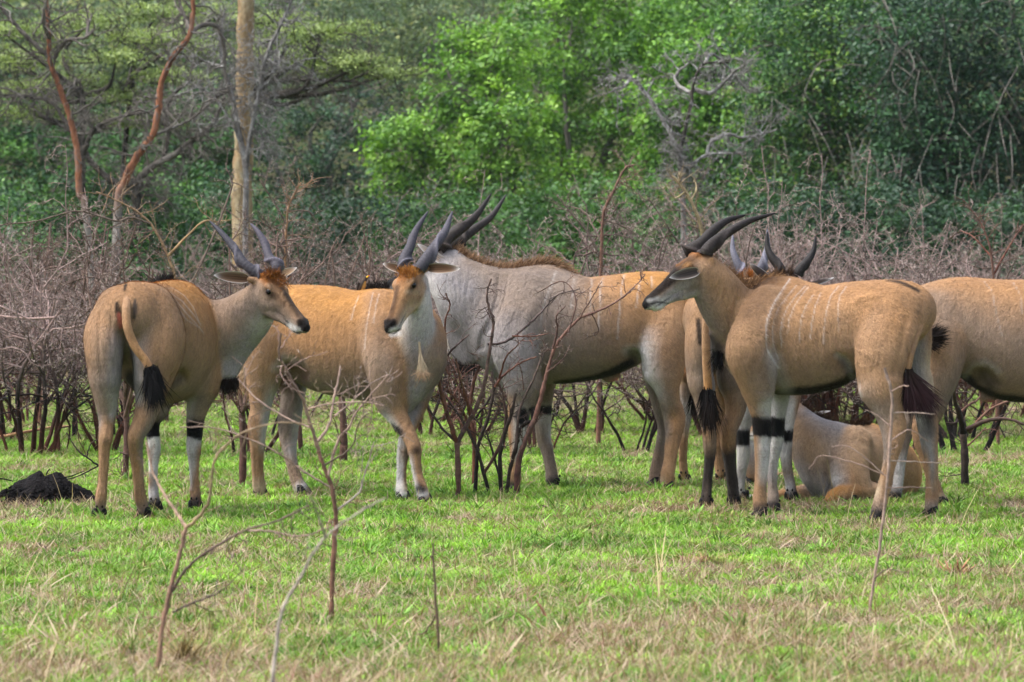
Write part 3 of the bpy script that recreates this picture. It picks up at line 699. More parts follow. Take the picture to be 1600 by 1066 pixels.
class Eland:
    def __init__(s, name, label, D0, px0, dx=0, h=0.0115):
        s.D0, s.sc, s.h = D0, FPX/D0, h
        s.org = np.array(P(px0, gy(D0), D0)); s.org[2] = 0
        s.root = empty(name, s.org)
        tag(s.root, label, 'eland', 'herd of elands')
        s.fur = 70000; s.flow = (.7, .1, 0)
        s.ch, s.dn, s.strokes, s.heads, s.rng = [], [], [], [], np.random.default_rng(int(px0))
    def Q(s, px, py, dd): return np.array(P(px, py, s.D0+dd))
    def add(s, name, pts, z=False, k=0.045, sub=5, cap=1.0, S=None):
        """pts rows (px,py,dd,ru,rs,col), radii in photo pixels"""
        C = [s.Q(p[0], p[1], p[2]) for p in pts]
        s.ch.append(Chain(name, C, [p[3]/s.sc for p in pts], [p[4]/s.sc for p in pts], [cc(p[5]) for p in pts], S=S, zmode=z, k=k, sub=sub, cap=cap))
    def leg(s, name, pts, foot, k=0.04, head=(-1, 0.2), hoofcol=True, lift=0):
        """pts as in add; foot=(px,py) of the hoof sole in the photo; remapped so that the sole is on the ground"""
        dd = pts[-1][2]; y0 = pts[0][1]
        yg = gy(s.D0+dd); f = (yg-y0)/(foot[1]-y0)
        pts = [(p[0], y0+(p[1]-y0)*f)+tuple(p[2:]) for p in pts]
        s.add(name, pts, k=k)
        lo_ = [p for p in pts if p[3] <= 16]
        if len(lo_) > 3:      # tendon groove behind the cannon bone and the fetlock crease
            sg = 1 if head[0] < 0 else -1
            s.groove([(p[0]+sg*p[3]*.28, p[1]) for p in lo_[:-1]], 1.3, .0045); s.groove([(p[0]+sg*p[3]*.68, p[1]) for p in lo_[:-1]], 1.5, -.003)
            q_ = pts[-2]; s.groove([(q_[0]-q_[3], q_[1]+2), (q_[0]+q_[3], q_[1]+1)], 1.0, .004)
        g = s.Q(foot[0], yg, dd); g[2] = 0.0+lift
        s.hoof(g, head)
        return f
    def hoof(s, g, head, size=1.0):
        f = np.array([head[0], head[1], 0.0]); f /= np.linalg.norm(f); l = np.array([-f[1], f[0], 0])
        Vs, Fs, off = [], [], 0
        ang = np.linspace(0, 2*np.pi, 12, endpoint=False)
        rings = [(-0.03, 0.000, .040, .019), (0.00, 0.0, .054, .026), (0.016, -0.002, .053, .027), (0.04, -0.012, .042, .025), (0.062, -0.022, .032, .023), (.078, -.026, .022, .016), (.082, -.026, .004, .004)]
        for sd in (-1, 1):
            for (z, fx, a, b_) in rings:
                pt = np.where(np.cos(ang) > 0, np.cos(ang)*1.12, np.cos(ang)*0.8)*a
                w = np.sin(ang)*b_*np.where(np.cos(ang) > 0.3, 0.8, 1.0)
                z_ = z if z >= 0 else -0.004
                Vs.append(g+f*(pt+fx+0.012)[:, None]*size+l*(w+sd*0.0265)[:, None]*size+np.array([0, 0, z_*size]))
            for i in range(len(rings)-1):
                for j in range(12):
                    j2 = (j+1) % 12
                    Fs.append([off+i*12+j, off+i*12+j2, off+(i+1)*12+j2, off+(i+1)*12+j])
            off += 12*len(rings)
        for sd in (-1, 1):
            vv, ff = ell_mesh(g-f*.040*size+l*sd*.018*size+np.array([0, 0, .092*size]), (.007*size, .007*size, .010*size), 6)
            Vs.append(vv); Fs += [[int(q)+off for q in r_] for r_ in ff]; off += len(vv)
        mesh_np('hoof', np.concatenate(Vs)-s.org, Fs, M['hoof'], s.root, smooth=True)
    def dent(s, px, py, dd, rpx, amp, ry=None):
        """amp in m, + = hollow, - = swelling; rpx radius in px (x), ry (z)"""
        r = rpx/s.sc; rz = (ry if ry else rpx)/s.sc
        s.dn.append((s.Q(px, py, dd), np.array([r, max(r, rz)*1.3, rz]), amp))
    def groove(s, pts, w, amp):
        """narrow groove (amp>0) or ridge (amp<0) along a photo polyline, w px half width; acts only near the surface facing the camera"""
        s.strokes.append(('G', np.array(pts, float), w, amp))
    def paint(s, pts, w, col, a=1.0, feather=0.5, chains=None, both=False):
        s.strokes.append(('P', np.array(pts, float), w, np.array(COL[col] if isinstance(col, str) else col), a, feather, chains, both))
    def head(s, o, fwd, up, L=1.0, cols=None, broad=1.0, jaw=1.0):
        """o = (px,py,dd) of the poll between the horn bases; fwd/up = direction vectors (x right, y away, z up)"""
        O = s.Q(*o); X = np.array(fwd, float); X /= np.linalg.norm(X)
        Z = np.array(up, float); Z -= X*(X@Z); Z /= np.linalg.norm(Z)
        X, Z = X*.967+Z*.255, Z*.967-X*.255      # fwd is given poll to nose tip
        Y = np.cross(Z, X)
        Rm = np.stack([X, Y, Z])
        H = lambda a, b, c: O+(a*X+b*Y+c*Z)*L
        c0 = dict(top='TAN', side='TNG', low='PAL', nose='DKG'); c0.update(cols or {})
        t, sd, lo = c0['top'], c0['side'], c0['low']
        tri = lambda a: cc(f"{a}/{sd}/{lo}")
        def ch(nm, rows, k, cap=1.0):
            s.ch.append(Chain(nm, [H(*r[0]) for r in rows], [r[1]*L for r in rows], [r[2]*L for r in rows], [r[3] for r in rows], S=Y, k=k, sub=4 if len(rows) > 1 else 1, cap=cap))
        B = broad
        B *= 1.18
        ch('skull', [((-.02, 0, -.065), .062, .058*B, tri(t)), ((.05, 0, -.068), .074, .070*B, tri(t)), ((.115, 0, -.076), .074, .070*B, tri(t)),
                     ((.18, 0, -.088), .068, .056*B, tri(t)), ((.26, 0, -.102), .059, .043*B, tri(t)), ((.33, 0, -.112), .053, .037*B, tri(t)),
                     ((.385, 0, -.119), .049, .037*B, tri(t)), ((.425, 0, -.125), .045, .040*B, tri(t)), ((.450, 0, -.128), .038, .036*B, tri(t))], 0.02)
        ch('jaw', [((.02, 0, -.135), .050*jaw, .052*B, tri(sd)), ((.09, 0, -.168), .058*jaw, .052*B, tri(sd)), ((.17, 0, -.175), .048*jaw, .043*B, tri(sd)), ((.26, 0, -.172), .036, .031*B, tri(sd)),
                   ((.34, 0, -.170), .027, .028*B, cc(lo)), ((.395, 0, -.173), .025, .030*B, cc(lo)), ((.418, 0, -.172), .022, .026*B, cc(lo))], 0.018)
        for q in (-1, 1):
            ch('cheek', [((.045, q*.048*B, -.12), .050, .024, cc(sd)), ((.12, q*.048*B, -.130), .046, .022, cc(sd)), ((.19, q*.034*B, -.130), .030, .016, cc(sd))], 0.025)
            ch('brow', [((.085, q*.060*B, -.030), .018, .016, cc(t)), ((.115, q*.066*B, -.036), .017, .014, cc(t)), ((.145, q*.056*B, -.050), .016, .012, cc(t))], 0.015)
            ch('lid', [((.108, q*.066*B, -.074), .012, .010, cc(sd)), ((.145, q*.055*B, -.078), .010, .009, cc(sd))], 0.010)
            ch('nostril_rim', [((.415, q*.026*B, -.100), .019, .015, cc('DKG')), ((.450, q*.022*B, -.116), .017, .013, cc('BLK'))], 0.010)
            ch('lip', [((.32, q*.024*B, -.144), .016, .011, cc(lo)), ((.435, q*.020*B, -.152), .016, .015, cc('WHT'))], 0.010)
            ch('earbase', [((-.035, q*.050*B, -.065), .026, .022, cc(t)), ((-.055, q*.082*B, -.070), .019, .017, cc(t))], 0.02)
            ch('pedicle', [((-.005, q*.032*B, -.012), .024, .024, cc(c0.get('ped', 'RST')))], 0.02)
            s.dn.append((H(.452, q*.027*B, -.112), np.array([.013, .013, .013])*L, 0.013))
            s.dn.append((H(.126, q*.080*B, -.056), np.array([.019, .019, .013])*L, 0.009))
            s.dn.append((H(.25, q*.055*B, -.105), np.array([.05, .03, .03])*L, 0.008))
            s.dn.append((H(.16, q*.055*B, -.10), np.array([.03, .02, .012])*L, 0.004))
        s.heads.append((O, Rm, L, c0)); s.H = H
        for q in (-1, 1):
            V, F = ell_mesh(H(.122, q*.0590*B, -.056), (.0240*L,)*3, 8)
            mesh_np('eye', V-s.org, F, M['eye'], s.root, smooth=True)
        return H, X, Y, Z
    def paint_head(s, V, C):
        for (O, Rm, L, c0) in s.heads:
            q = (V-O)@Rm.T/L; x, y, z = q.T
            near = (np.abs(x-.2) < .34) & (np.abs(y) < .15) & (z > -.26) & (z < .09)
            g = lambda a, b: np.exp(-(a/b)**2)
            def ap(m, col, a=1.0):
                m = (np.clip(m, 0, 1)*a*near)[:, None]; C[:] = C*(1-m)+np.array(COL[col])*m
            top = np.clip((z+.045-.0*x+ x*.09)/.03, 0, 1)      # upper face
            ap(g(x-.06, .075)*np.clip((z+.045)/.03, 0, 1), c0.get('fore', 'RST'), .95)
            st = 1/(1+np.exp(-(x-.15)/.02))*g(y, c0.get('stripe_w', .016)+.04*np.clip(x-.34, 0, .1))*np.clip((z+.085+.08)/.03*(1), 0, 1)
            ap(st*(z > (-.05-.16*x)), c0['nose'], c0.get('stripe', .8))
            if 'mask' in c0:   # dark blaze down the whole upper muzzle of a bull
                ap(1/(1+np.exp(-(x-.11)/.02))*np.clip((z-(-.062-.14*x))/.02, 0, 1), c0['mask'], .95)
            ap(1/(1+np.exp(-(x-.412-.03*np.clip(-z-.11,0,1)/.03)/.006))*np.clip((z+.147)/.008, 0, 1), 'BLK', .97)
            ap(1/(1+np.exp(-(x-.34)/.02))*np.clip((-.142-z)/.008, 0, 1), 'WHT', .85)
            ap(1/(1+np.exp(-(x-.29)/.012))*g(z+.158+.02*(x-.4), .0065), 'BLK', .95)
            ap(g(x-.126, .044)*g(z+.056, .023)*(np.abs(y) > .03), 'DKB', .95)
            ap(g(x-.17, .035)*g(z+.068, .013)*(np.abs(y) > .03), 'DKB', .75)
            ap(g(x-.1, .03)*g(z+.02, .012)*(np.abs(y) > .04), c0.get('browc', 'CRM'), .5)
    def finish(s, name='body'):
        h = s.h
        lo = np.min([c.lo for c in s.ch], 0)-.05; hi = np.max([c.hi for c in s.ch], 0)+.05; lo[2] = max(lo[2], -0.03)
        nb = np.ceil((hi-lo)/(4*h)).astype(int)+1
        gx, gy_, gz = [lo[i]+(np.arange(nb[i])*4+1.5)*h for i in range(3)]
        Xc = np.stack(np.meshgrid(gx, gy_, gz, indexing='ij'), -1).reshape(-1, 3)
        dc = s.sdf(Xc, coarse=True)
        act = np.nonzero(np.abs(dc) < 4*h*1.4+0.015)[0]
        bi = np.stack(np.unravel_index(act, nb), -1)
        o = np.stack(np.meshgrid(range(4), range(4), range(4), indexing='ij'), -1).reshape(-1, 3)
        fi = (bi[:, None, :]*4+o[None]).reshape(-1, 3)
        X = lo+fi*h
        d = s.sdf(X)
        F = np.repeat(np.repeat(np.repeat(dc.reshape(nb), 4, 0), 4, 1), 4, 2)
        F = np.where(F < 0, -1.0, 1.0)
        F[fi[:, 0], fi[:, 1], fi[:, 2]] = d
        V, Q = surface_nets(F, lo, h)
        # keep the largest connected piece only (stray crumbs)
        # colour
        W = np.zeros(len(V)); C = np.zeros((len(V), 3)); wn_ = {}
        for c in s.ch:
            dd, col = c.ev(V, want=True, far=.08)
            w = np.exp(-np.clip(dd, -.02, 1)/0.010)*(dd < .08)
            C += w[:, None]*col; W += w; wn_[c.name] = wn_.get(c.name, 0)+w
        W += 1e-9; C /= W[:, None]
        mt_ = fnoise(V[:, 0]*1.0+V[:, 1]*.8, V[:, 2], .22, 3)[:, None]-.5; C = C*(1+.26*mt_*np.array([1, 1.05, 1.15]))
        s.paint_head(V, C)
        # normals
        nrm = np.zeros_like(V); a = V[Q]; fn = np.cross(a[:, 2]-a[:, 0], a[:, 3]-a[:, 1])
        for j in range(4): np.add.at(nrm, Q[:, j], fn)
        nrm /= np.linalg.norm(nrm, axis=1)[:, None]+1e-9
        face = np.clip(-nrm[:, 1]*3+.15, 0, 1)
        px, py = proj(V)
        for st in s.strokes:
            pts, w = st[1], st[2]
            wid = np.broadcast_to(np.asarray(w, float), (len(pts),)) if not np.isscalar(w) else np.full(len(pts), float(w))
            m = w if np.isscalar(w) else max(w)
            idx = np.nonzero((px > pts[:, 0].min()-3*m-4) & (px < pts[:, 0].max()+3*m+4) & (py > pts[:, 1].min()-3*m-4) & (py < pts[:, 1].max()+3*m+4))[0]
            if not len(idx): continue
            X2 = np.stack([px[idx], py[idx]], -1); best = np.full(len(idx), 1e9); 
            for i in range(max(1, len(pts)-1)):
                a0 = pts[i]; b0 = pts[min(i+1, len(pts)-1)]; ab = b0-a0; L2 = ab@ab+1e-9
                t = np.clip(((X2-a0)@ab)/L2, 0, 1)
                q = np.linalg.norm(X2-a0-t[:, None]*ab, axis=1)/(wid[i]*(1-t)+wid[min(i+1, len(pts)-1)]*t)
                best = np.minimum(best, q)
            if st[0] == 'G':
                f = np.exp(-best**2)*face[idx]*st[3]
                V[idx] -= nrm[idx]*f[:, None]
            else:
                _, _, _, col, al, fe, chs, both = st
                best = best+(vnoise(V[idx][:, 0]+V[idx][:, 1]*.7, V[idx][:, 2], .012, 4)-.5)*min(.28, 3.2/max(m, 1))
                f = np.clip((1+fe-best)/(2*fe), 0, 1)*al
                if not both: f = f*face[idx]
                if chs: f = f*(sum(wn_[c][idx] for c in chs if c in wn_)/W[idx])
                C[idx] = C[idx]*(1-f[:, None])+col*f[:, None]
        s.V, s.nrm = V, nrm
        o = mesh_np(name, V-s.org, Q, M['coat'], s.root, smooth=True, col=np.clip(C, 0, 1))
        s.body = o
        # short coat hair lying back along the body, each hair a thin triangle
        n = s.fur; rg = s.rng
        i = rg.integers(0, len(Q), n); w = rg.random((n, 4)); w /= w.sum(1)[:, None]
        p = (V[Q[i]]*w[:, :, None]).sum(1); nn = nrm[Q[i, 0]]; cl = (C[Q[i]]*w[:, :, None]).sum(1)
        hd = (np.abs(p-s.heads[0][0]).max(1) < .33) if s.heads else np.zeros(n, bool)
        fl = np.array(s.flow)+np.array([0, 0, -.8])+rg.normal(size=(n, 3))*.32
        fl = fl-nn*(fl*nn).sum(1)[:, None]; fl /= np.linalg.norm(fl, axis=1)[:, None]+1e-6
        L = (rg.uniform(.014, .030, n)*np.where(hd, .45, 1))[:, None]
        d = fl*L+nn*L*rg.uniform(.10, .42, (n, 1)); sd = np.cross(nn, fl)*rg.uniform(.0008, .0017, (n, 1))
        HV = np.stack([p-sd, p+sd, p+d], 1).reshape(-1, 3)
        k = (rg.uniform(.72, 1.30, (n, 1))*(1+.5*(fnoise(p[:, 0]+p[:, 1], p[:, 2], .05, 9)-.5)[:, None]))
        fo = mesh_np('coat_hair', HV-s.org, np.arange(3*n).reshape(n, 3), M['hair'], o, col=np.clip(np.repeat(cl*k, 3, 0), 0, 1)); fo['kind'] = 'stuff'
        return o
    def sdf(s, X, coarse=False):
        D = np.full(len(X), 9.0)
        for c in s.ch:
            idx = np.nonzero(((X > c.lo-.1) & (X < c.hi+.1)).all(1))[0]
            if not len(idx): continue
            d = c.ev(X[idx]); b = D[idx]
            hh = np.clip(c.k-np.abs(b-d), 0, None)/c.k
            D[idx] = np.minimum(b, d)-hh*hh*c.k*.25
        for (p, r, a) in s.dn:
            m = r.max()*2.6
            idx = np.nonzero((np.abs(X-p) < m).all(1))[0]
            if len(idx): D[idx] += a*np.exp(-(((X[idx]-p)/r)**2).sum(1))
        return D
    # ---- children
    def horn(s, pts, r0, col=((0.07, 0.06, 0.06), (0.03, 0.027, 0.03)), turns=1.5, hand=1, ridge=.55, keel=.38):
        """pts (px,py,dd); r0 base radius px"""
        C = catmull([s.Q(*p) for p in pts], 14); n = len(C); t = np.linspace(0, 1, n)
        r = r0/s.sc*(1-t)**0.62*(1-.12*np.exp(-((t-.0)/.05)**2))+0.002
        T = np.gradient(C, axis=0); T /= np.linalg.norm(T, axis=1)[:, None]
        U = np.cross(T, [0.2, 1, 0.1]); U /= np.linalg.norm(U, axis=1)[:, None]; W = np.cross(T, U)
        m = 24; ang = np.linspace(0, 2*np.pi, m, endpoint=False)
        ph = hand*2*np.pi*turns*np.minimum(t/.62, 1)
        fall = np.clip((0.72-t)/.3, 0, 1)
        k = 1+fall[:, None]*ridge*(np.exp(-((((ang[None]-ph[:, None]+np.pi) % (2*np.pi))-np.pi)/keel)**2)-.15)
        k *= 1+0.03*np.sin(t*130)[:, None]*(t < .7)[:, None]
        V = C[:, None]+(r[:, None]*k)[:, :, None]*(U[:, None]*np.cos(ang)[None, :, None]+W[:, None]*np.sin(ang)[None, :, None])
        V = V.reshape(-1, 3)
        i = np.arange(n-1)[:, None]*m; j = np.arange(m)[None]; j2 = (j+1) % m
        F = np.stack([i+j, i+m+j, i+m+j2, i+j2], -1).reshape(-1, 4)
        tt = np.repeat(t, m)[:, None]
        kk = (k.reshape(-1)-1)[:, None]*2.4
        colr = (np.array(col[0])*(1-tt)+np.array(col[1])*tt)*(1+kk)*.62
        return mesh_np('horn', V-s.org, F, M['horn'], s.root, smooth=True, col=np.clip(colr, 0, 1))
    def ear(s, base, tip, w, face, back='TAN', inner='DKG', rim='WHT', bend=0.0, inner2='PAL', q=0):
        """base, tip (px,py,dd); w px half width; face = direction the opening looks"""
        A, B = s.Q(*base), s.Q(*tip)
        if q: A = s.H(-.058, q*.098, -.070)
        T = B-A; L = np.linalg.norm(T); T /= L
        f = np.array(face, float); f -= T*(T@f); f /= np.linalg.norm(f); sdv = np.cross(f, T)
        w = w/s.sc; nu, nv = 15, 13
        prof = lambda t: (0.42+1.25*math.sin(min(t*1.45+.02, 1.0)*math.pi*.5)**1.2-.67)*max(0, (1-t**2.6))**0.75+.03*(1-t)
        Vs, Cs = [], []
        for lay in (0, 1):
            for i in range(nu):
                t = i/(nu-1)
                wd = w*max(1.9*t**.6*(1-t)**.72+.26*(1-t), .01)
                cup = (1.25-0.65*t)
                for j in range(nv):
                    a = (j/(nv-1)*2-1)
                    th = a*cup
                    off = sdv*math.sin(th)/math.sin(min(cup, 1.5))*wd+f*(1-math.cos(th))*wd*0.9
                    p = A+T*L*t+off+np.cross(sdv, T)*0+f*bend*L*t*t
                    p = p-f*(0.005*lay*(1-abs(a)**4)*(1-t*.6))
                    Vs.append(p)
                    if lay == 1: c = np.array(COL[back])
                    else:
                        c = np.array(COL[inner])*(1-abs(a)**2.6)+np.array(COL[inner2])*abs(a)**2.6
                        streak = 0.5+0.5*math.sin(a*21+t*5); c = c*(.55+.7*streak)
                    e = max(abs(a)**12, t**12); c = c*(1-e)+np.array(COL[rim])*e
                    Cs.append(c)
        F = []; n1 = nu*nv
        for i in range(nu-1):
            for j in range(nv-1):
                q = [i*nv+j, i*nv+j+1, (i+1)*nv+j+1, (i+1)*nv+j]
                F.append(q); F.append([x+n1 for x in q[::-1]])
        for i in range(nu-1):
            for j in (0, nv-1):
                F.append([i*nv+j, (i+1)*nv+j, (i+1)*nv+j+n1, i*nv+j+n1])
        return mesh_np('ear', np.array(Vs)-s.org, np.array(F), M['hair'], s.root, smooth=True, col=np.clip(np.array(Cs), 0, 1))
    def hair(s, name, guides, n, spread, width, col, tip=None, curl=.02, parent=None, jitter=.3, seed=1):
        """guides: list of (root(px,py,dd), tip(px,py,dd)); blades are spread along the list of guides"""
        rg = np.random.default_rng(seed)
        R0 = np.array([s.Q(*g[0]) for g in guides]); T0 = np.array([s.Q(*g[1]) for g in guides])
        m = len(guides)
        u = rg.random(n)*(m-1) if m > 1 else np.zeros(n)
        i = np.minimum(u.astype(int), max(m-2, 0)); f = (u-i)[:, None]; i2 = np.minimum(i+1, m-1)
        r = R0[i]*(1-f)+R0[i2]*f+rg.normal(size=(n, 3))*spread*np.array([1, 1.2, 1])
        t = T0[i]*(1-f)+T0[i2]*f; L = np.linalg.norm(t-(R0[i]*(1-f)+R0[i2]*f), axis=1)[:, None]
        base_t = t-(R0[i]*(1-f)+R0[i2]*f)
        d = base_t*(1-jitter*rg.random((n, 1)))+rg.normal(size=(n, 3))*L*jitter*.35
        sag = rg.normal(size=(n, 3))*curl
        side = np.cross(d, rg.normal(size=(n, 3))+np.array([0, 2.0, 0])); side /= np.linalg.norm(side, axis=1)[:, None]+1e-9
        K = 4; Vs = []; Cs = []
        c0 = np.array(COL[col] if isinstance(col, str) else col); c1 = np.array(COL[tip] if isinstance(tip, str) else (tip if tip is not None else c0))
        for k in range(K):
            q = k/(K-1); c = r+d*q+sag*(q*q)
            wd = width*(1-q)**.8+.0003
            Vs += [c-side*wd, c+side*wd]
            cv = (c0*(1-q)+c1*q)[None]*(0.75+.5*rg.random((n, 1))) if k == 0 else (c0*(1-q)+c1*q)[None]*vr
            if k == 0: vr = 0.75+.5*rg.random((n, 1)); cv = c0[None]*vr
            Cs += [cv, cv]
        V = np.stack(Vs, 1).reshape(-1, 3); Cc = np.stack(Cs, 1).reshape(-1, 3)
        b = np.arange(n)[:, None]*2*K
        F = np.concatenate([b+np.array([[2*k, 2*k+1, 2*k+3, 2*k+2]]) for k in range(K-1)])
        p = parent if parent is not None else s.root
        ob = mesh_np(name, V-s.org, F, M['hair'], p, col=np.clip(Cc, 0, 1)); ob['kind'] = 'stuff'; return ob
    def tail(s, pts, r0, r1, cols, tuft=None, n=500, spread=.014, tcol='BLK', ttip='DKB', tw=.0026, jit=.42):
        """pts (px,py,dd) tail path; tuft = list of guides"""
        C = catmull([s.Q(*p) for p in pts], 8); n_ = len(C); t = np.linspace(0, 1, n_)
        r = (r0*(1-t)+r1*t)/s.sc
        V, F = tube_np([C], [r], 12)
        ca = [np.array(COL[c]) for c in cols]; x = np.repeat(t, 12)*(len(ca)-1); i = np.minimum(x.astype(int), len(ca)-2); f = (x-i)[:, None]
        cl = np.array(ca)[i]*(1-f)+np.array(ca)[i+1]*f
        o = mesh_np('tail', V-s.org, F, M['coat'], s.root, smooth=True, col=cl)
        if tuft: s.hair('tail_tuft', tuft, n, spread, tw, tcol, ttip, parent=o, jitter=jit, seed=7)
        return o
# ------------------------------------------------------------------ eland A: cow seen from behind, head turned right
def stripes(E, L, w=1.7, a=.55, ch=('torso', 'shoulder', 'hump')):
    for p in L: E.paint(p, w, 'WHT', a, .6, chains=ch)

def eland_A():
    E = Eland('eland', 'eland cow standing rump to camera at the left, head turned right, black tail tuft hanging', 30.2, 225, h=.0095); E.flow = (-.3, -.8, 0)
    E.add('torso', [(208, 490, -.02, 48, 46, 'ORT/TAN/TNG'), (214, 500, .10, 60, 60, 'ORT/TAN/TNG'), (228, 516, .30, 76, 68, 'ORT/TAN/TNG'), (246, 530, .50, 90, 76, 'ORG/TAN/TNG'),
                    (262, 534, .68, 97, 79, 'ORG/TAN/TNG'), (276, 532, .85, 95, 68, 'ORG/ORT/TNG'), (290, 534, 1.0, 78, 50, 'ORT/TAN/TNG')], z=True, k=.05)
    E.add('hip', [(180, 478, .05, 28, 30, 'TAN'), (168, 520, .0, 36, 40, 'TNG/TAN/TAN'), (167, 552, -.05, 34, 42, 'GRY/TNG/TAN'), (167, 590, -.06, 27, 36, 'GRY/GRT/TNG')], k=.05)
    E.add('hip', [(238, 480, .08, 34, 34, 'TAN'), (246, 518, .05, 43, 44, 'TAN/TAN/GRY'), (244, 552, .02, 42, 46, 'TAN/TAN/GRY'), (238, 590, .0, 30, 38, 'TAN/TNG/GRY')], k=.05)
    E.leg('hleg', [(167, 590, -.06, 25, 34, 'PAL/GRT/TNG'), (166, 615, -.06, 21, 28, 'PAL/GRT/TNG'), (167, 645, -.05, 15, 20, 'PAL/TNG/GRT'), (166, 668, -.08, 11.5, 15, 'TAN/TAN/GRT'), (165, 688, -.12, 11, 14, 'TAN'),
                   (163, 705, -.12, 9, 11, 'TAN'), (162, 735, -.12, 7.5, 8.5, 'TAN'), (160, 760, -.12, 7.5, 8.5, 'TAN'), (158, 780, -.13, 9, 10, 'TAN'), (157, 797, -.11, 8, 9, 'GRT')], (155, 820), head=(-.15, 1))
    E.leg('hleg', [(238, 590, .02, 30, 36, 'TAN/TAN/GRY'), (234, 615, .02, 24, 28, 'TAN/TNG/PAL'), (230, 640, .0, 19, 22, 'TNG/TNG/TAN'), (222, 662, -.05, 16, 18, 'GRT/TAN/TAN'), (213, 680, -.08, 13.5, 15, 'GRT/TAN/TAN'),
                   (212, 702, -.05, 11, 12, 'GRT/TAN/TAN'), (215, 730, -.02, 9.5, 9, 'TNG/ORT/TAN'), (217, 758, .0, 8.5, 9, 'TAN'), (219, 776, .02, 9.5, 10, 'TAN'), (224, 795, .05, 9, 10, 'GRT')], (226, 812), head=(.5, 1))
    E.leg('fleg', [(262, 590, .78, 20, 28, 'TNG'), (252, 640, .75, 13, 18, 'GRT'), (240, 661, .75, 10.5, 13, 'BLK'), (239, 683, .75, 10.5, 12, 'BLK'), (240, 688, .75, 10, 12, 'WHT'), (241, 706, .75, 10.5, 12, 'PAL/WHT/TNG'), (240, 725, .75, 8, 9, 'WHT'),
                   (239, 755, .75, 7, 8, 'PAL/GRT/TAN'), (240, 775, .75, 8.5, 9, 'PAL'), (242, 790, .73, 8, 9, 'DKG')], (243, 807), head=(.25, 1))
    E.leg('fleg', [(318, 590, .80, 26, 34, 'TAN/TNG/GRT'), (313, 620, .80, 21, 26, 'TNG/GRT/PAL'), (307, 645, .80, 16, 18, 'TNG/GRT/PAL'), (305, 661, .80, 14, 14, 'BLK'), (304, 684, .80, 12.5, 13, 'BLK'), (303, 689, .8, 12, 13, 'PAL'), (303, 706, .80, 11.5, 13, 'TAN/PAL/PAL'), (303, 725, .80, 8.5, 9, 'TAN/PAL/PAL'),
                   (304, 755, .80, 7, 8, 'ORT/TAN/PAL'), (305, 773, .80, 8.5, 9, 'TAN'), (306, 790, .78, 9, 9, 'DKG')], (306, 806), head=(.25, 1))
    E.add('shoulder', [(288, 470, .80, 24, 26, 'ORG'), (305, 515, .82, 36, 34, 'ORT'), (316, 560, .82, 30, 34, 'ORT/TAN/TAN'), (318, 600, .80, 25, 30, 'TAN/TNG/GRT')], k=.06)
    E.add('neck', [(300, 530, .82, 62, 44, 'TNG/TNG/GRT'), (338, 520, .85, 53, 36, 'TNG/TNG/GRT'), (368, 508, .80, 47, 32, 'TNG/TNG/GRY'), (392, 488, .72, 40, 28, 'TNG/GRT/PAL'), (408, 468, .66, 30, 25, 'TNG/GRT/PAL')], k=.05)
    E.add('dewlap', [(380, 530, .78, 20, 10, 'GRY'), (362, 560, .80, 22, 9, 'GRY'), (357, 585, .80, 15, 7, 'GRY')], k=.05)
    H, X, Y, Z = E.head((420, 430, .62), (58, -52, -78), (.3, -.2, 1), 1.0, dict(top='TAN', side='TNG', low='GRT', fore='RST', nose='DKG'), jaw=1.18, broad=1.04)
    E.paint([(417, 458), (428, 462)], 3.2, 'DKB', .5, .8, chains=('skull', 'brow', 'lid', 'cheek'))
    E.paint([(432, 505), (418, 498), (412, 480)], 6, 'GRT', .5, .9, chains=('jaw', 'cheek'))
    E.paint([(428, 450), (440, 475), (456, 498)], 11, 'BRN', .38, 1, chains=('skull', 'cheek', 'brow', 'lid'))
    E.paint([(446, 460), (456, 477), (466, 492)], [3, 4, 4.5], 'DKB', .8, .7, chains=('skull', 'nostril_rim'))
    E.paint([(424, 458), (438, 466), (446, 476)], 4, 'BRN', .5, .9, chains=('skull', 'cheek', 'lid'))
    E.paint([(452, 509), (466, 515)], 3.2, 'WHT', .9, .6); E.paint([(455, 524), (468, 525)], 3, 'WHT', .9, .6)
    E.paint([(444, 508), (455, 518), (470, 521)], 1.5, 'BLK', .95, .5); E.groove([(413, 488), (424, 484), (438, 493), (446, 506)], 1.6, .004)
    E.paint([(412, 478), (430, 488), (440, 500)], 5, 'GRT', .6, .9, chains=('skull', 'cheek', 'jaw'))
    # belly line and dark rump marks (coat colours); shade at the udder is painted in
    E.paint([(262, 640), (285, 641)], 7, 'BLK', .95, .5, chains=('torso',), both=True)
    E.paint([(183, 474), (184, 485), (188, 500)], [3, 5, 4], 'BLK', .9, .5, chains=('hip', 'torso'))
    E.paint([(211, 468), (211, 482), (210, 496)], [2, 4.5, 3], 'DKG', .95, .5, chains=('hip', 'torso'))
    E.paint([(186, 492), (189, 510)], 3.3, 'PNK', .9, .5, chains=('hip', 'torso'))
    E.paint([(195, 530), (193, 600)], [12, 18], 'GRY', .8, 1.0, chains=('hip', 'hleg'))
    E.paint([(205, 560), (212, 620)], [8, 10], 'GRY', .8, 1.0, chains=('hip', 'hleg'))
    E.paint([(198, 437), (195, 452)], 2.4, 'BLK', .9, .5)
    E.dent(196, 540, -.10, 9, .055, 55); E.dent(196, 600, -.10, 10, .04, 30)
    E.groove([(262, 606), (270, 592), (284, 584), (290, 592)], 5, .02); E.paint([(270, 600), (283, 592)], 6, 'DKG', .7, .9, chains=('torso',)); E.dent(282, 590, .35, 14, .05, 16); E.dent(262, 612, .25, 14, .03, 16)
    E.dent(204, 452, -.02, 10, -.012, 16)
    E.groove([(155, 490), (153, 540), (158, 590)], 3, .010); E.groove([(176, 470), (172, 520), (178, 580)], 3, .007)
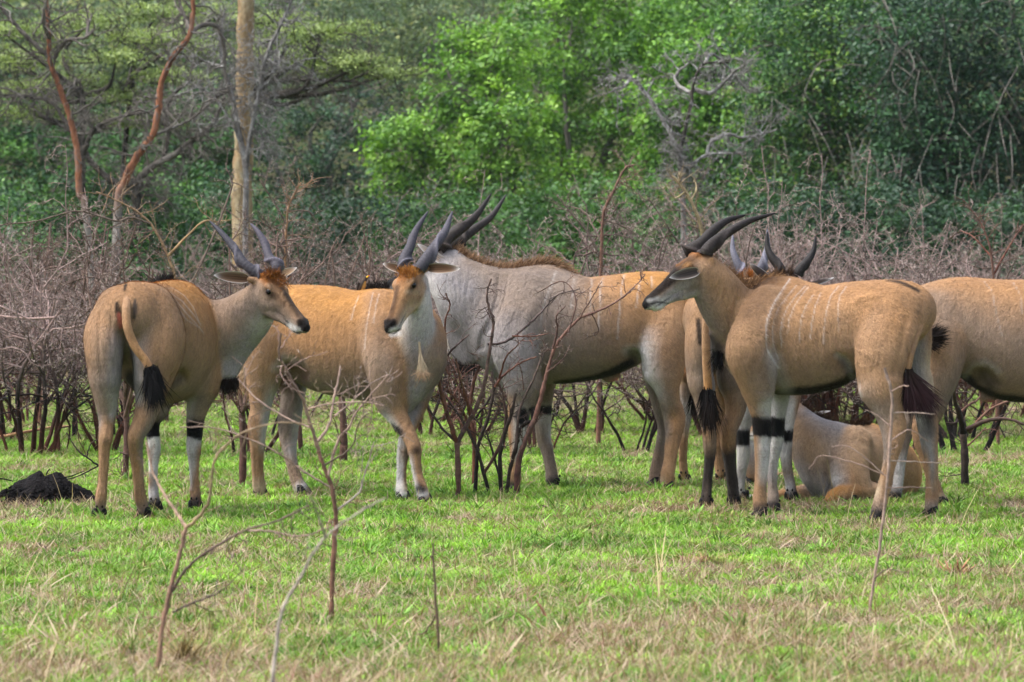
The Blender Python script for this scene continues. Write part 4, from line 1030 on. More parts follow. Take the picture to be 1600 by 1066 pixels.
    E.groove([(289, 515), (288, 545), (276, 575), (268, 590)], 3, .013)
    E.groove([(247, 460), (252, 520), (246, 590)], 6, .008)
    E.groove([(332, 480), (342, 520), (345, 560)], 1.8, .007); E.groove([(338, 478), (347, 518), (350, 560)], 1.5, .005)
    for q in range(7): E.groove([(385-q*7, 468+q), (386-q*6.5, 500+q*2), (382-q*5, 540)], .9, .0025)
    E.groove([(166, 640), (168, 668)], 2, -.004); E.groove([(160, 700), (160, 770)], 1.2, .003); E.groove([(213, 705), (216, 780)], 1.2, .003)
    E.paint([(167, 690)], 5, 'DKG', .5, .9, chains=('hleg',))
    E.paint([(205, 590), (205, 640), (240, 642), (300, 640)], [12, 12, 8, 6], 'BLK', .95, .5, chains=('torso',))  # black belly line, plus shade painted onto the belly between the hind legs
    stripes(E, [[(252, 452), (270, 450), (288, 462), (302, 480), (312, 505)], [(262, 455), (284, 470), (303, 492), (314, 508)], [(272, 466), (290, 488), (306, 505), (318, 520)], [(276, 480), (292, 500), (312, 512)]], .8, .26)
    for q in range(8): E.paint([(300-q*3, 648), (305, 648)], .1, 'GRY', .1)
    for q in range(6):
        E.paint([(294, 700+q*5), (313, 699+q*5)], .7, 'GRT', .45, .6, chains=('fleg',)); E.paint([(232, 700+q*5), (249, 700+q*5)], .7, 'GRT', .4, .6, chains=('fleg',))
    E.finish()
    E.horn([(409, 432, .64), (398, 425, .63), (380, 410, .66), (366, 388, .74), (346, 364, .82), (327, 345, .9)], 10.5, col=((.085, .08, .10), (.045, .045, .06)), hand=1)
    E.horn([(431, 428, .72), (432, 415, .74), (421, 402, .82), (413, 380, .90), (403, 362, .95), (391, 349, 1.0)], 10, col=((.085, .08, .10), (.10, .09, .12)), hand=-1)
    E.ear((402, 453, .58), (334, 430, .50), 10.5, (.0, -1, .25), back='TAN', inner='BRN', inner2='TNG', q=-1)
    E.ear((440, 438, .78), (464, 418, .90), 8, (.0, -.8, .2), back='TNG', inner='TAN', inner2='CRM', q=1)
    E.hair('forehead_tuft', [((413, 432, .57), (415, 424, .5)), ((424, 430, .55), (427, 420, .5)), ((436, 434, .57), (441, 427, .52)), ((444, 446, .52), (449, 449, .48))], 600, .014, .0016, 'RST', 'BRN', curl=.006, jitter=.8)
    E.tail([(201, 455, .02), (200, 462, -.10), (198, 482, -.21), (199, 510, -.27), (210, 540, -.28), (226, 562, -.28), (236, 578, -.28)], 8.0, 6, ['TAN', 'TAN', 'ORT', 'ORT'],
           tuft=[((234, 576, -.29), (238, 644, -.29)), ((240, 578, -.28), (252, 620, -.28)), ((236, 580, -.3), (243, 642, -.3)), ((231, 580, -.29), (234, 615, -.29))], n=900, tcol='BLK', ttip='BLK', tw=.0035)
    E.hair('mane', [((246, 444, .9), (240, 434, .95)), ((256, 440, .85), (262, 428, .9)), ((266, 438, .85), (272, 430, .85))], 500, .012, .002, 'BLK', 'DKB', curl=.01, jitter=.6)
    E.hair('dewlap_tuft', [((345, 592, .8), (345, 612, .8)), ((357, 600, .8), (357, 618, .8)), ((370, 590, .8), (371, 612, .8))], 500, .012, .002, 'DKB', 'DKB', jitter=.5)
    return E

def eland_B():
    E = Eland('eland', 'orange-backed eland cow facing the camera with an oxpecker on her back', 32.5, 535, h=.0095); E.flow = (-.7, .1, 0)
    E.add('torso', [(408, 500, .30, 46, 44, 'ORG/TAN/TAN'), (425, 504, .28, 56, 56, 'ORG/ORT/TAN'), (460, 508, .22, 63, 64, 'ORG/ORT/TNG'), (505, 528, .12, 82, 76, 'ORG/ORT/GRT'), (550, 538, 0, 84, 76, 'ORG/ORT/GRT'),
                    (595, 540, -.10, 88, 72, 'ORG/TAN/GRT'), (630, 548, -.20, 84, 62, 'ORT/TNG/GRT'), (648, 565, -.28, 62, 48, 'TNG/GRT/GRY')], z=True)
    E.add('hip', [(425, 490, .10, 34, 30, 'ORG'), (418, 530, .06, 38, 36, 'ORT/TAN/TAN'), (414, 565, .06, 32, 34, 'TAN'), (412, 592, .08, 25, 28, 'TAN/TNG/TAN')], k=.05)
    E.add('hip', [(432, 500, .45, 30, 30, 'TAN'), (436, 540, .50, 36, 32, 'BRN/TNG/TNG'), (450, 580, .50, 30, 26, 'BRN/BRN/BRN')], k=.05)
    E.leg('hleg', [(412, 592, .08, 24, 27, 'PAL/TAN/TAN'), (409, 615, .08, 20, 22, 'PAL/TAN/TAN'), (407, 640, .08, 16, 17, 'PAL/TNG/TAN'), (403, 660, .06, 15.5, 14, 'PAL/TAN/TAN'), (402, 684, .06, 12.5, 12, 'PAL/TAN/TAN'),
                   (402, 710, .08, 10, 10, 'TAN'), (403, 735, .10, 9, 9, 'TAN'), (405, 756, .12, 10, 10, 'CRM'), (406, 765, .14, 9, 9, 'CRM')], (407, 775), head=(.5, -.8))
    E.leg('hleg', [(458, 592, .50, 24, 24, 'GRY/BRN/BRN'), (458, 615, .50, 19, 20, 'GRY/GRT/GRT'), (455, 640, .48, 18, 17, 'GRY/GRT/GRT'), (451, 662, .46, 17, 14, 'PAL/GRT/DKG'), (451, 684, .46, 14.5, 12, 'PAL/GRT/GRT'),
                   (453, 708, .44, 10.5, 10, 'PAL/GRY/GRT'), (458, 735, .40, 9, 9, 'TNG'), (465, 757, .36, 10, 9, 'TNG'), (472, 769, .32, 10, 9, 'PAL')], (474, 780), head=(.8, -.6))
    E.add('shoulder', [(592, 480, -.22, 28, 26, 'ORT'), (596, 520, -.36, 32, 24, 'TAN'), (603, 565, -.44, 34, 26, 'TAN/TNG/TNG'), (608, 600, -.44, 30, 28, 'TAN/TNG/TNG'), (611, 625, -.42, 24, 24, 'TAN/TNG/TNG')], k=.05)
    E.add('shoulder', [(640, 500, .0, 26, 26, 'TNG'), (655, 560, -.02, 30, 30, 'TNG/GRT/GRT'), (655, 600, -.05, 24, 26, 'GRT')], k=.05)
    E.leg('fleg', [(611, 618, -.42, 24, 24, 'TAN/TNG/GRT'), (616, 640, -.44, 18, 18, 'TAN/TAN/PAL'), (629, 662, -.48, 13.5, 14, 'TAN/TAN/PAL'), (642, 685, -.54, 11, 12, 'TAN'), (648, 702, -.58, 10.5, 12, 'TAN'), (650, 722, -.60, 8, 9, 'TAN/TAN/PAL'),
                   (654, 745, -.62, 7.5, 8, 'TAN/TAN/PAL'), (659, 762, -.66, 9, 9, 'TAN/DKB/PAL'), (662, 773, -.68, 9, 9, 'PAL')], (664, 787), head=(.45, -.9))
    E.leg('fleg', [(655, 605, -.10, 21, 24, 'GRY'), (654, 632, -.14, 14, 16, 'TAN/GRY/GRY'), (644, 660, -.22, 11, 12, 'TAN/GRY/GRY'), (634, 684, -.30, 10, 11, 'TAN/PAL/PAL'), (630, 708, -.34, 9.5, 11, 'DKB/TNG/PAL'), (628, 728, -.36, 7.5, 8, 'TAN/PAL/PAL'),
                   (627, 750, -.38, 7.5, 8, 'TAN/PAL/PAL'), (628, 766, -.42, 9, 9, 'CRM/PAL/PAL'), (629, 774, -.44, 9, 9, 'PAL')], (630, 785), head=(.3, -.95))
    E.add('brisket', [(648, 560, -.34, 34, 34, 'GRT'), (640, 600, -.36, 28, 28, 'GRY'), (634, 630, -.34, 16, 16, 'GRY')], k=.06)
    E.add('neck', [(644, 575, -.28, 40, 40, 'TAN/GRY/GRY'), (648, 535, -.38, 31, 34, 'CRM/GRY/GRY'), (652, 500, -.44, 25, 30, 'PAL'), (652, 465, -.50, 21, 26, 'PAL'), (649, 442, -.52, 20, 22, 'PAL')], k=.045)
    E.head((637, 419, -.60), (-28, -52, -92), (-.35, -.3, .8), 1.0, dict(top='ORT', side='TAN', low='CRM', fore='RST', nose='BRN', stripe=.7, stripe_w=.018), jaw=1.12, broad=1.04)
    E.paint([(620, 448), (617, 470), (611, 494)], [3, 4, 4], 'BRN', .8, .6, chains=('skull', 'brow', 'nostril_rim'))
    E.paint([(612, 517), (622, 512)], 3.5, 'WHT', .9, .6); E.paint([(612, 523), (624, 521)], 3.5, 'WHT', .9, .6); E.paint([(605, 519), (616, 521), (626, 514)], 1.4, 'BLK', .95, .5)
    E.paint([(636, 456), (652, 456)], 3, 'CRM', .5, .9, chains=('skull', 'lid', 'cheek'))
    E.paint([(650, 480), (640, 495), (646, 505)], 9, 'CRM', .8, .9, chains=('jaw', 'cheek', 'skull'))
    E.paint([(585, 655), (610, 672)], 7, 'WHT', .5, .9, chains=('fleg',))
    E.paint([(613, 668), (624, 676)], 7, 'BLK', .95, .35, chains=('fleg',))
    E.paint([(650, 704)], 7, 'DKB', .8, .5, chains=('fleg',))
    E.paint([(649, 763), (662, 766)], 5, 'BLK', .8, .6, chains=('fleg',))
    E.paint([(430, 575), (445, 560), (470, 570)], 6, 'PAL', .5, 1, chains=('torso', 'hip'))
    E.groove([(600, 470), (592, 510), (588, 555)], 5, -.006); E.groove([(440, 475), (460, 468), (480, 470)], 6, -.006); E.groove([(622, 560), (612, 590), (618, 620)], 4, .006)
    for q in range(5): E.groove([(500+q*14, 510), (500+q*14, 555), (506+q*13, 590)], 2.6, .0025)
    E.groove([(573, 560), (574, 600), (581, 630)], 3, .012); E.groove([(446, 570), (458, 562), (470, 566), (480, 585)], 6, .02)
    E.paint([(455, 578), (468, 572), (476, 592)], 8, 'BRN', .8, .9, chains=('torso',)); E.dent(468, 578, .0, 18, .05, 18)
    for q in range(5): E.groove([(628+q*4, 520), (634+q*4, 560), (642+q*2, 600)], 1.2, .003)
    for q in range(5): E.groove([(622+q*7, 600), (628+q*5, 622), (634+q*2, 640)], 1.4, .004)
    stripes(E, [[(583, 457), (578, 480), (573, 510), (570, 545)], [(592, 460), (587, 480), (584, 505)], [(561, 462), (554, 480), (549, 500)]], .85, .3)
    E.finish()
    E.horn([(633, 421, -.60), (631, 408, -.58), (641, 385, -.5), (650, 360, -.42), (669, 330, -.32)], 11, col=((.10, .095, .115), (.07, .065, .085)), hand=1, turns=1.0)
    E.horn([(655, 422, -.62), (664, 408, -.6), (676, 390, -.52), (692, 368, -.44), (700, 350, -.36), (707, 330, -.28)], 11, col=((.10, .095, .115), (.09, .085, .11)), hand=-1, turns=1.0)
    E.ear((657, 440, -.60), (719, 420, -.75), 8.8, (.05, -1, .0), back='CRM', inner='BRN', inner2='TNG', q=1)
    E.ear((618, 438, -.55), (598, 412, -.40), 7, (-.2, -1, .1), back='CRM', inner='BRN', inner2='TNG', q=-1)
    E.hair('forehead_tuft', [((624, 428, -.66), (622, 421, -.68)), ((636, 424, -.68), (636, 415, -.7)), ((648, 426, -.68), (651, 419, -.7)), ((640, 436, -.7), (639, 430, -.72))], 500, .012, .0016, 'RST', 'ORG', curl=.006, jitter=.8)
    E.hair('dewlap_tassel', [((655, 535, -.70), (659, 585, -.72))], 200, .002, .002, 'CRM', 'CRM', jitter=.06)
    E.hair('dewlap_tassel', [((659, 577, -.72), (646, 590, -.74)), ((660, 577, -.72), (660, 592, -.74)), ((661, 577, -.72), (674, 588, -.74))], 260, .003, .0016, 'CRM', 'TAN', jitter=.3)
    E.hair('mane', [((575, 455, .02), (572, 446, .03)), ((590, 452, -.02), (588, 442, 0)), ((606, 450, -.05), (606, 441, -.05))], 500, .012, .002, 'DKB', 'BLK', jitter=.6)
    E.tail([(389, 462, .5), (383, 500, .5), (382, 540, .5), (382, 570, .5), (384, 582, .5)], 7, 5, ['ORT', 'TAN', 'TAN'],
           tuft=[((383, 572, .5), (374, 612, .5)), ((384, 574, .5), (382, 618, .5)), ((386, 574, .5), (388, 610, .5))], n=500, tcol='CRM', ttip='TAN')
    return E

def eland_C():
    E = Eland('eland', 'big grey-necked eland bull in the middle facing left, mane along his hump', 33.6, 900)
    E.add('torso', [(1058, 478, .06, 44, 42, 'ORT/TAN/TAN'), (1035, 480, .05, 55, 56, 'ORG/ORT/TAN'), (1000, 487, .04, 62, 66, 'ORG/ORT/TNG'), (960, 505, .03, 75, 74, 'ORT/TAN/TNG'), (915, 514, .02, 81, 80, 'TAN/TNG/GRT'), (870, 512, .0, 88, 80, 'GRT/GRT/GRT'),
                    (825, 508, .0, 90, 76, 'GRT/GRT/GRY'), (790, 512, .0, 80, 64, 'GRT/GRY/GRY')], z=True)
    E.add('hump', [(890, 452, .0, 20, 16, 'TNG/GRT/GRT'), (860, 440, .0, 26, 22, 'TNG/GRT/GRT'), (825, 446, .0, 26, 22, 'TNG/GRT/GRT'), (790, 455, .0, 24, 20, 'GRT')], z=True, k=.06)
    E.add('hip', [(1045, 480, -.10, 38, 28, 'ORT'), (1042, 515, -.16, 42, 32, 'TAN'), (1036, 550, -.20, 38, 30, 'TAN/TAN/PAL'), (1036, 580, -.20, 30, 26, 'TAN/TNG/PAL')], k=.05)
    E.add('hip', [(1045, 490, .24, 36, 28, 'TAN'), (1035, 540, .30, 36, 30, 'TNG'), (1028, 580, .30, 24, 24, 'GRT')], k=.05)
    E.leg('hleg', [(1037, 575, -.20, 30, 26, 'TAN/TNG/PAL'), (1041, 600, -.20, 21, 22, 'TAN/TNG/PAL'), (1046, 625, -.18, 16.5, 18, 'TAN/GRT/GRT'), (1051, 642, -.16, 17, 15, 'TAN/TAN/GRT'), (1054, 656, -.16, 17, 13, 'TAN/ORT/GRT'), (1053, 676, -.17, 13.5, 12, 'TAN/TAN/GRT'),
                   (1050, 698, -.18, 11, 10, 'TAN'), (1047, 720, -.19, 10, 9, 'TAN'), (1043, 740, -.20, 11, 10, 'TAN'), (1043, 754, -.20, 11, 10, 'TAN/TAN/CRM')], (1044, 768), head=(-1, -.1))
    E.leg('hleg', [(1026, 575, .30, 22, 24, 'GRT'), (1028, 610, .30, 15, 18, 'GRT'), (1036, 645, .30, 14, 15, 'GRT'), (1040, 664, .30, 13, 12, 'GRT'), (1035, 690, .30, 10, 10, 'GRT'), (1029, 715, .30, 9, 9, 'TNG'), (1024, 740, .28, 9.5, 9, 'TNG'), (1023, 752, .27, 9.5, 9, 'TNG')], (1022, 764), head=(-1, -.1))
    E.add('shoulder', [(835, 450, -.16, 34, 22, 'GRT'), (822, 490, -.28, 40, 26, 'GRT'), (806, 540, -.32, 38, 28, 'GRY'), (812, 575, -.31, 33, 28, 'GRT/GRY/GRY'), (818, 600, -.30, 27, 24, 'GRT/GRY/GRY')], k=.05)
    E.leg('fleg', [(818, 595, -.30, 28, 25, 'GRT/GRT/GRY'), (816, 618, -.30, 23, 20, 'GRT/GRT/TNG'), (812, 640, -.30, 18, 16, 'GRT/PAL/TAN'), (809, 662, -.30, 15, 14, 'PAL/PAL/TAN'), (808, 680, -.30, 13.5, 13, 'PAL/PAL/ORT'),
                   (806, 702, -.30, 9.5, 10, 'PAL/PAL/TAN'), (805, 727, -.30, 9, 9, 'CRM/TAN/TAN'), (804, 744, -.30, 10.5, 10, 'TAN'), (803, 756, -.30, 10, 10, 'DKG')], (803, 769), head=(-.9, -.5))
    E.leg('fleg', [(842, 590, .26, 26, 26, 'GRT'), (846, 620, .26, 18, 20, 'GRT'), (848, 645, .26, 14, 16, 'PAL/PAL/GRT'), (849, 680, .24, 11.5, 13, 'PAL/GRT/GRT'), (855, 702, .20, 9.5, 10, 'GRT'), (860, 725, .16, 9, 9, 'GRT'), (862, 740, .14, 10, 9, 'GRT'), (863, 748, .12, 10, 9, 'DKG')], (865, 760), head=(-.8, -.5))
    E.add('brisket', [(800, 560, .0, 36, 40, 'GRY'), (800, 590, .0, 24, 30, 'GRY')], k=.06)
    E.add('neck', [(805, 500, .02, 74, 52, 'GRY/GRT/GRT'), (768, 482, .0, 66, 46, 'GRY/GRT/GRT'), (738, 464, -.02, 56, 38, 'GRY/GRY/GRT'), (712, 440, .0, 44, 32, 'PAL/GRY/GRT'), (696, 418, .04, 34, 27, 'GRY')], k=.05)
    E.add('dewlap', [(712, 475, .0, 26, 14, 'GRY'), (722, 515, .0, 28, 12, 'GRY'), (728, 548, .0, 24, 9, 'GRY'), (729, 564, .0, 14, 7, 'GRY')], k=.05)
    E.head((694, 398, .05), (-.75, .42, -.42), (-.3, -.1, 1), 1.08, dict(top='GRY', side='GRY', low='PAL', fore='BRN', nose='DKB', mask='DKB'), broad=1.1)
    E.paint([(815, 652)], [11], 'BLK', .95, .25, chains=('fleg',)); E.paint([(816, 646), (818, 658)], 9, 'BLK', .95, .3, chains=('fleg',))
    E.paint([(834, 641), (862, 641)], 7.5, 'BLK', .98, .2, chains=('fleg',), both=True)
    E.paint([(868, 598), (900, 596), (930, 591), (955, 583), (985, 566)], [3.5, 5, 6, 7, 7], 'BLK', .97, .4, chains=('torso',), both=True)
    E.paint([(980, 548), (992, 548), (1004, 560), (1010, 590)], 7, 'PAL', .7, .9, chains=('torso', 'hip', 'hleg'))
    E.paint([(870, 470), (880, 500), (860, 560), (845, 600)], 16, 'GRT', .5, 1, chains=('torso',))
    E.add('sheath', [(950, 588, 0, 10, 8, 'TNG'), (962, 588, 0, 7, 6, 'PNK/TNG/PNK')], z=True, k=.03)
    for q in range(3): E.groove([(778+q*7, 432), (776+q*6, 460), (764+q*5, 500), (749+q*4, 525), (747+q*4, 545)], 2.3, .014 if q else .018)
    E.groove([(848, 480), (846, 540), (848, 590)], 4, .010); E.groove([(840, 460), (822, 500), (812, 545)], 7, -.007); E.groove([(800, 500), (792, 540), (796, 580)], 5, .006)
    for q in range(6): E.groove([(880+q*15, 500), (882+q*15, 545), (888+q*14, 580)], 2.8, .0028)
    for q in range(5): E.groove([(700+q*10, 425+q*8), (706+q*8, 465+q*9), (716+q*7, 510)], 2, .003)
    E.groove([(1000, 450), (1020, 445), (1040, 448)], 6, -.007); E.dent(988, 560, -.15, 14, .045, 12); E.groove([(976, 548), (990, 548), (1001, 560), (1006, 578)], [4, 5, 6, 6], .018)
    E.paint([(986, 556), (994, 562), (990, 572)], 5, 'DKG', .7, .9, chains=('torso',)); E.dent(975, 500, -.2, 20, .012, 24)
    stripes(E, [[(868, 424), (860, 448), (852, 468), (846, 490), (845, 510)], [(896, 436), (895, 450), (892, 480)], [(925, 436), (922, 460), (921, 495)], [(941, 435), (938, 450), (936, 490), (935, 515)],
                [(975, 430), (971, 448), (968, 480), (966, 505), (964, 530)], [(1000, 438), (996, 460), (994, 480)], [(1018, 432), (1017, 450)]], .95, .42)
    E.finish()
    E.horn([(684, 391, -.02), (692, 382, 0), (704, 370, .05), (728, 352, .12), (748, 332, .2), (768, 302, .3)], 12.5, col=((.055, .042, .036), (.02, .017, .018)), hand=1, turns=1.2)
    E.horn([(703, 390, .16), (712, 381, .18), (724, 371, .22), (742, 358, .28), (768, 338, .36), (791, 304, .46)], 12, col=((.05, .04, .036), (.045, .04, .042)), hand=-1, turns=1.2)
    E.ear((682, 400, .0), (652, 381, -.05), 8, (.0, -.8, .3), back='TNG', inner='GRT', inner2='PAL', q=1)
    E.hair('mane', [((708, 390, .05), (716, 384, .05)), ((735, 408, 0), (742, 400, 0)), ((770, 422, 0), (778, 412, 0)), ((800, 424, 0), (806, 412, 0)), ((835, 415, 0), (842, 404, 0)), ((862, 413, 0), (872, 405, 0)), ((880, 421, 0), (894, 424, 0)), ((892, 430, 0), (904, 434, 0))],
           3200, .018, .0022, 'BRN', 'TAN', curl=.012, jitter=.5)
    E.hair('dewlap_tuft', [((716, 566, 0), (714, 582, 0)), ((728, 574, 0), (728, 588, 0)), ((742, 570, 0), (744, 580, 0))], 350, .012, .002, 'DKG', 'BLK', jitter=.5)
    E.hair('dewlap_fringe', [((698, 505, 0), (692, 514, 0)), ((701, 530, 0), (696, 542, 0)), ((705, 550, 0), (702, 562, 0))], 350, .006, .002, 'CRM', 'WHT', jitter=.5)
    E.tail([(1078, 455, .0), (1088, 475, .0), (1089, 510, 0), (1088, 560, .02), (1087, 610, .02)], 7, 5, ['ORT', 'TAN', 'TAN'], tuft=[((1087, 605, .02), (1086, 660, .02)), ((1088, 607, .02), (1092, 655, .02))], n=300)
    return E

def eland_D():
    E = Eland('eland', 'eland cow facing away behind the right-hand bull, dark horns and black-tipped tail', 31.35, 1150); E.flow = (-.3, -.8, 0); E.fur = 40000
    E.add('torso', [(1112, 492, -.08, 44, 40, 'ORT/TAN/GRT'), (1118, 498, .05, 56, 52, 'ORT/TAN/GRT'), (1135, 506, .25, 70, 62, 'ORT/TAN/GRT'), (1158, 514, .5, 80, 68, 'ORT/TNG/GRT'), (1182, 514, .72, 82, 66, 'TAN/TNG/GRT'), (1205, 508, .9, 72, 54, 'TAN/TNG/GRT')], z=True)
    E.add('hip', [(1102, 495, -.12, 28, 32, 'ORT/TAN/TAN'), (1096, 535, -.14, 26, 38, 'GRY/TNG/TAN'), (1096, 570, -.12, 25, 36, 'GRY/GRT/TNG'), (1099, 598, -.12, 22, 30, 'GRY/GRT/TNG')], k=.05)
    E.add('hip', [(1130, 500, .06, 32, 32, 'TAN'), (1142, 545, .05, 34, 36, 'GRT'), (1146, 590, .03, 28, 32, 'TNG/GRT/GRT')], k=.05)
    E.leg('hleg', [(1098, 595, -.12, 22, 30, 'GRY/GRT/TNG'), (1102, 625, -.12, 17.5, 22, 'GRY/GRT/TNG'), (1105, 652, -.14, 13.5, 16, 'GRT'), (1108, 676, -.16, 11, 13, 'TNG/TAN/TAN'), (1109, 695, -.16, 10.5, 11, 'TNG'), (1109, 715, -.14, 8.5, 9, 'DKG'),
                   (1106, 745, -.12, 7.5, 8.5, 'DKG'), (1104, 768, -.10, 8, 9, 'DKG/GRT/DKG'), (1104, 784, -.08, 8.5, 9, 'DKG')], (1104, 797), head=(.1, 1))
    E.leg('hleg', [(1147, 590, .03, 27, 30, 'TNG/GRT/GRT'), (1150, 620, .02, 20, 24, 'TNG/TNG/TAN'), (1148, 648, .0, 15, 18, 'TNG/TAN/TAN'), (1139, 672, -.04, 13.5, 15, 'TNG/TAN/TAN'), (1137, 692, -.04, 12.5, 13, 'TAN'), (1139, 712, -.02, 11, 10, 'DKG'),
                   (1142, 740, .0, 9, 9, 'DKG'), (1145, 765, .02, 9, 9, 'DKG'), (1146, 786, .04, 9, 9, 'DKG')], (1147, 801), head=(.3, 1))
    E.leg('fleg', [(1175, 595, .66, 24, 26, 'GRT'), (1167, 640, .64, 15, 18, 'PAL'), (1162, 664, .64, 12, 14, 'PAL'), (1161, 674, .64, 11, 13, 'BLK'), (1161, 694, .64, 10.5, 13, 'BLK'), (1161, 700, .64, 10.5, 13, 'PAL'), (1161, 716, .64, 10.5, 12, 'PAL'), (1158, 742, .64, 7.5, 9, 'PAL/GRY/GRY'),
                   (1156, 765, .64, 8, 9, 'PAL'), (1156, 775, .64, 8.5, 9, 'DKG')], (1156, 787), head=(.3, 1))
    E.leg('fleg', [(1232, 560, .72, 24, 26, 'TAN'), (1239, 610, .68, 14, 20, 'TAN/TAN/WHT'), (1236, 640, .64, 11, 15, 'TAN/WHT/WHT'), (1230, 668, .62, 10, 13, 'WHT'), (1230, 674, .62, 10, 13, 'BLK'), (1229, 689, .62, 9.5, 13, 'BLK'), (1229, 693, .62, 9.5, 12, 'PAL'), (1228, 715, .62, 9.5, 12, 'GRT/PAL/PAL'), (1231, 740, .62, 8, 9, 'GRT'),
                   (1235, 762, .62, 8.5, 9, 'GRT/PAL/PAL'), (1237, 775, .62, 9, 9, 'DKG')], (1237, 790), head=(.4, 1))
    E.add('shoulder', [(1215, 480, .85, 30, 26, 'TAN'), (1228, 530, .80, 30, 28, 'TAN'), (1234, 575, .74, 22, 26, 'TAN')], k=.06)
    E.add('neck', [(1205, 500, .9, 48, 40, 'TNG'), (1222, 478, 1.05, 38, 32, 'TNG'), (1234, 460, 1.15, 26, 26, 'TNG')], k=.05)
    E.head((1234, 432, 1.18), (.15, 1.0, -.5), (0.05, .3, 1), 1.0, dict(top='BRN', side='TNG', low='PAL', ped='DKB', fore='DKB'))
    E.paint([(1091, 500), (1093, 520), (1094, 535)], [3, 5, 4], 'BLK', .9, .5, chains=('hip', 'torso'))
    E.dent(1119, 560, -.2, 10, .05, 50)
    E.finish()
    E.horn([(1219, 428, 1.17), (1218, 418, 1.17), (1206, 402, 1.2), (1199, 385, 1.24), (1199, 362, 1.28)], 9.5, col=((.035, .028, .026), (.012, .011, .012)), hand=1, turns=.8, ridge=.2)
    E.horn([(1246, 430, 1.17), (1251, 421, 1.17), (1262, 408, 1.2), (1271, 392, 1.24), (1275, 369, 1.28)], 9.5, col=((.03, .025, .024), (.012, .011, .012)), hand=-1, turns=.8, ridge=.2)
    E.ear((1252, 438, 1.16), (1303, 434, 1.14), 8.5, (-.1, .4, -1), back='DKB', inner='GRT', q=-1)
    E.ear((1205, 438, 1.1), (1171, 412, .95), 8, (.3, .9, -.3), back='DKG', inner='PAL', q=1)
    E.hair('mane', [((1200, 436, 1.1), (1197, 428, 1.1)), ((1218, 430, 1.14), (1217, 420, 1.14)), ((1240, 428, 1.16), (1242, 421, 1.16))], 500, .012, .002, 'DKB', 'BRN', jitter=.7)
    E.tail([(1106, 458, -.2), (1104, 490, -.34), (1103, 530, -.36), (1104, 570, -.36), (1106, 600, -.36), (1106, 614, -.36)], 6.5, 7, ['TAN', 'TAN', 'ORT', 'ORG'],
           tuft=[((1102, 612, -.37), (1104, 672, -.37)), ((1108, 614, -.37), (1112, 668, -.37)), ((1105, 616, -.38), (1108, 684, -.38))], n=800, tw=.003)
    return E

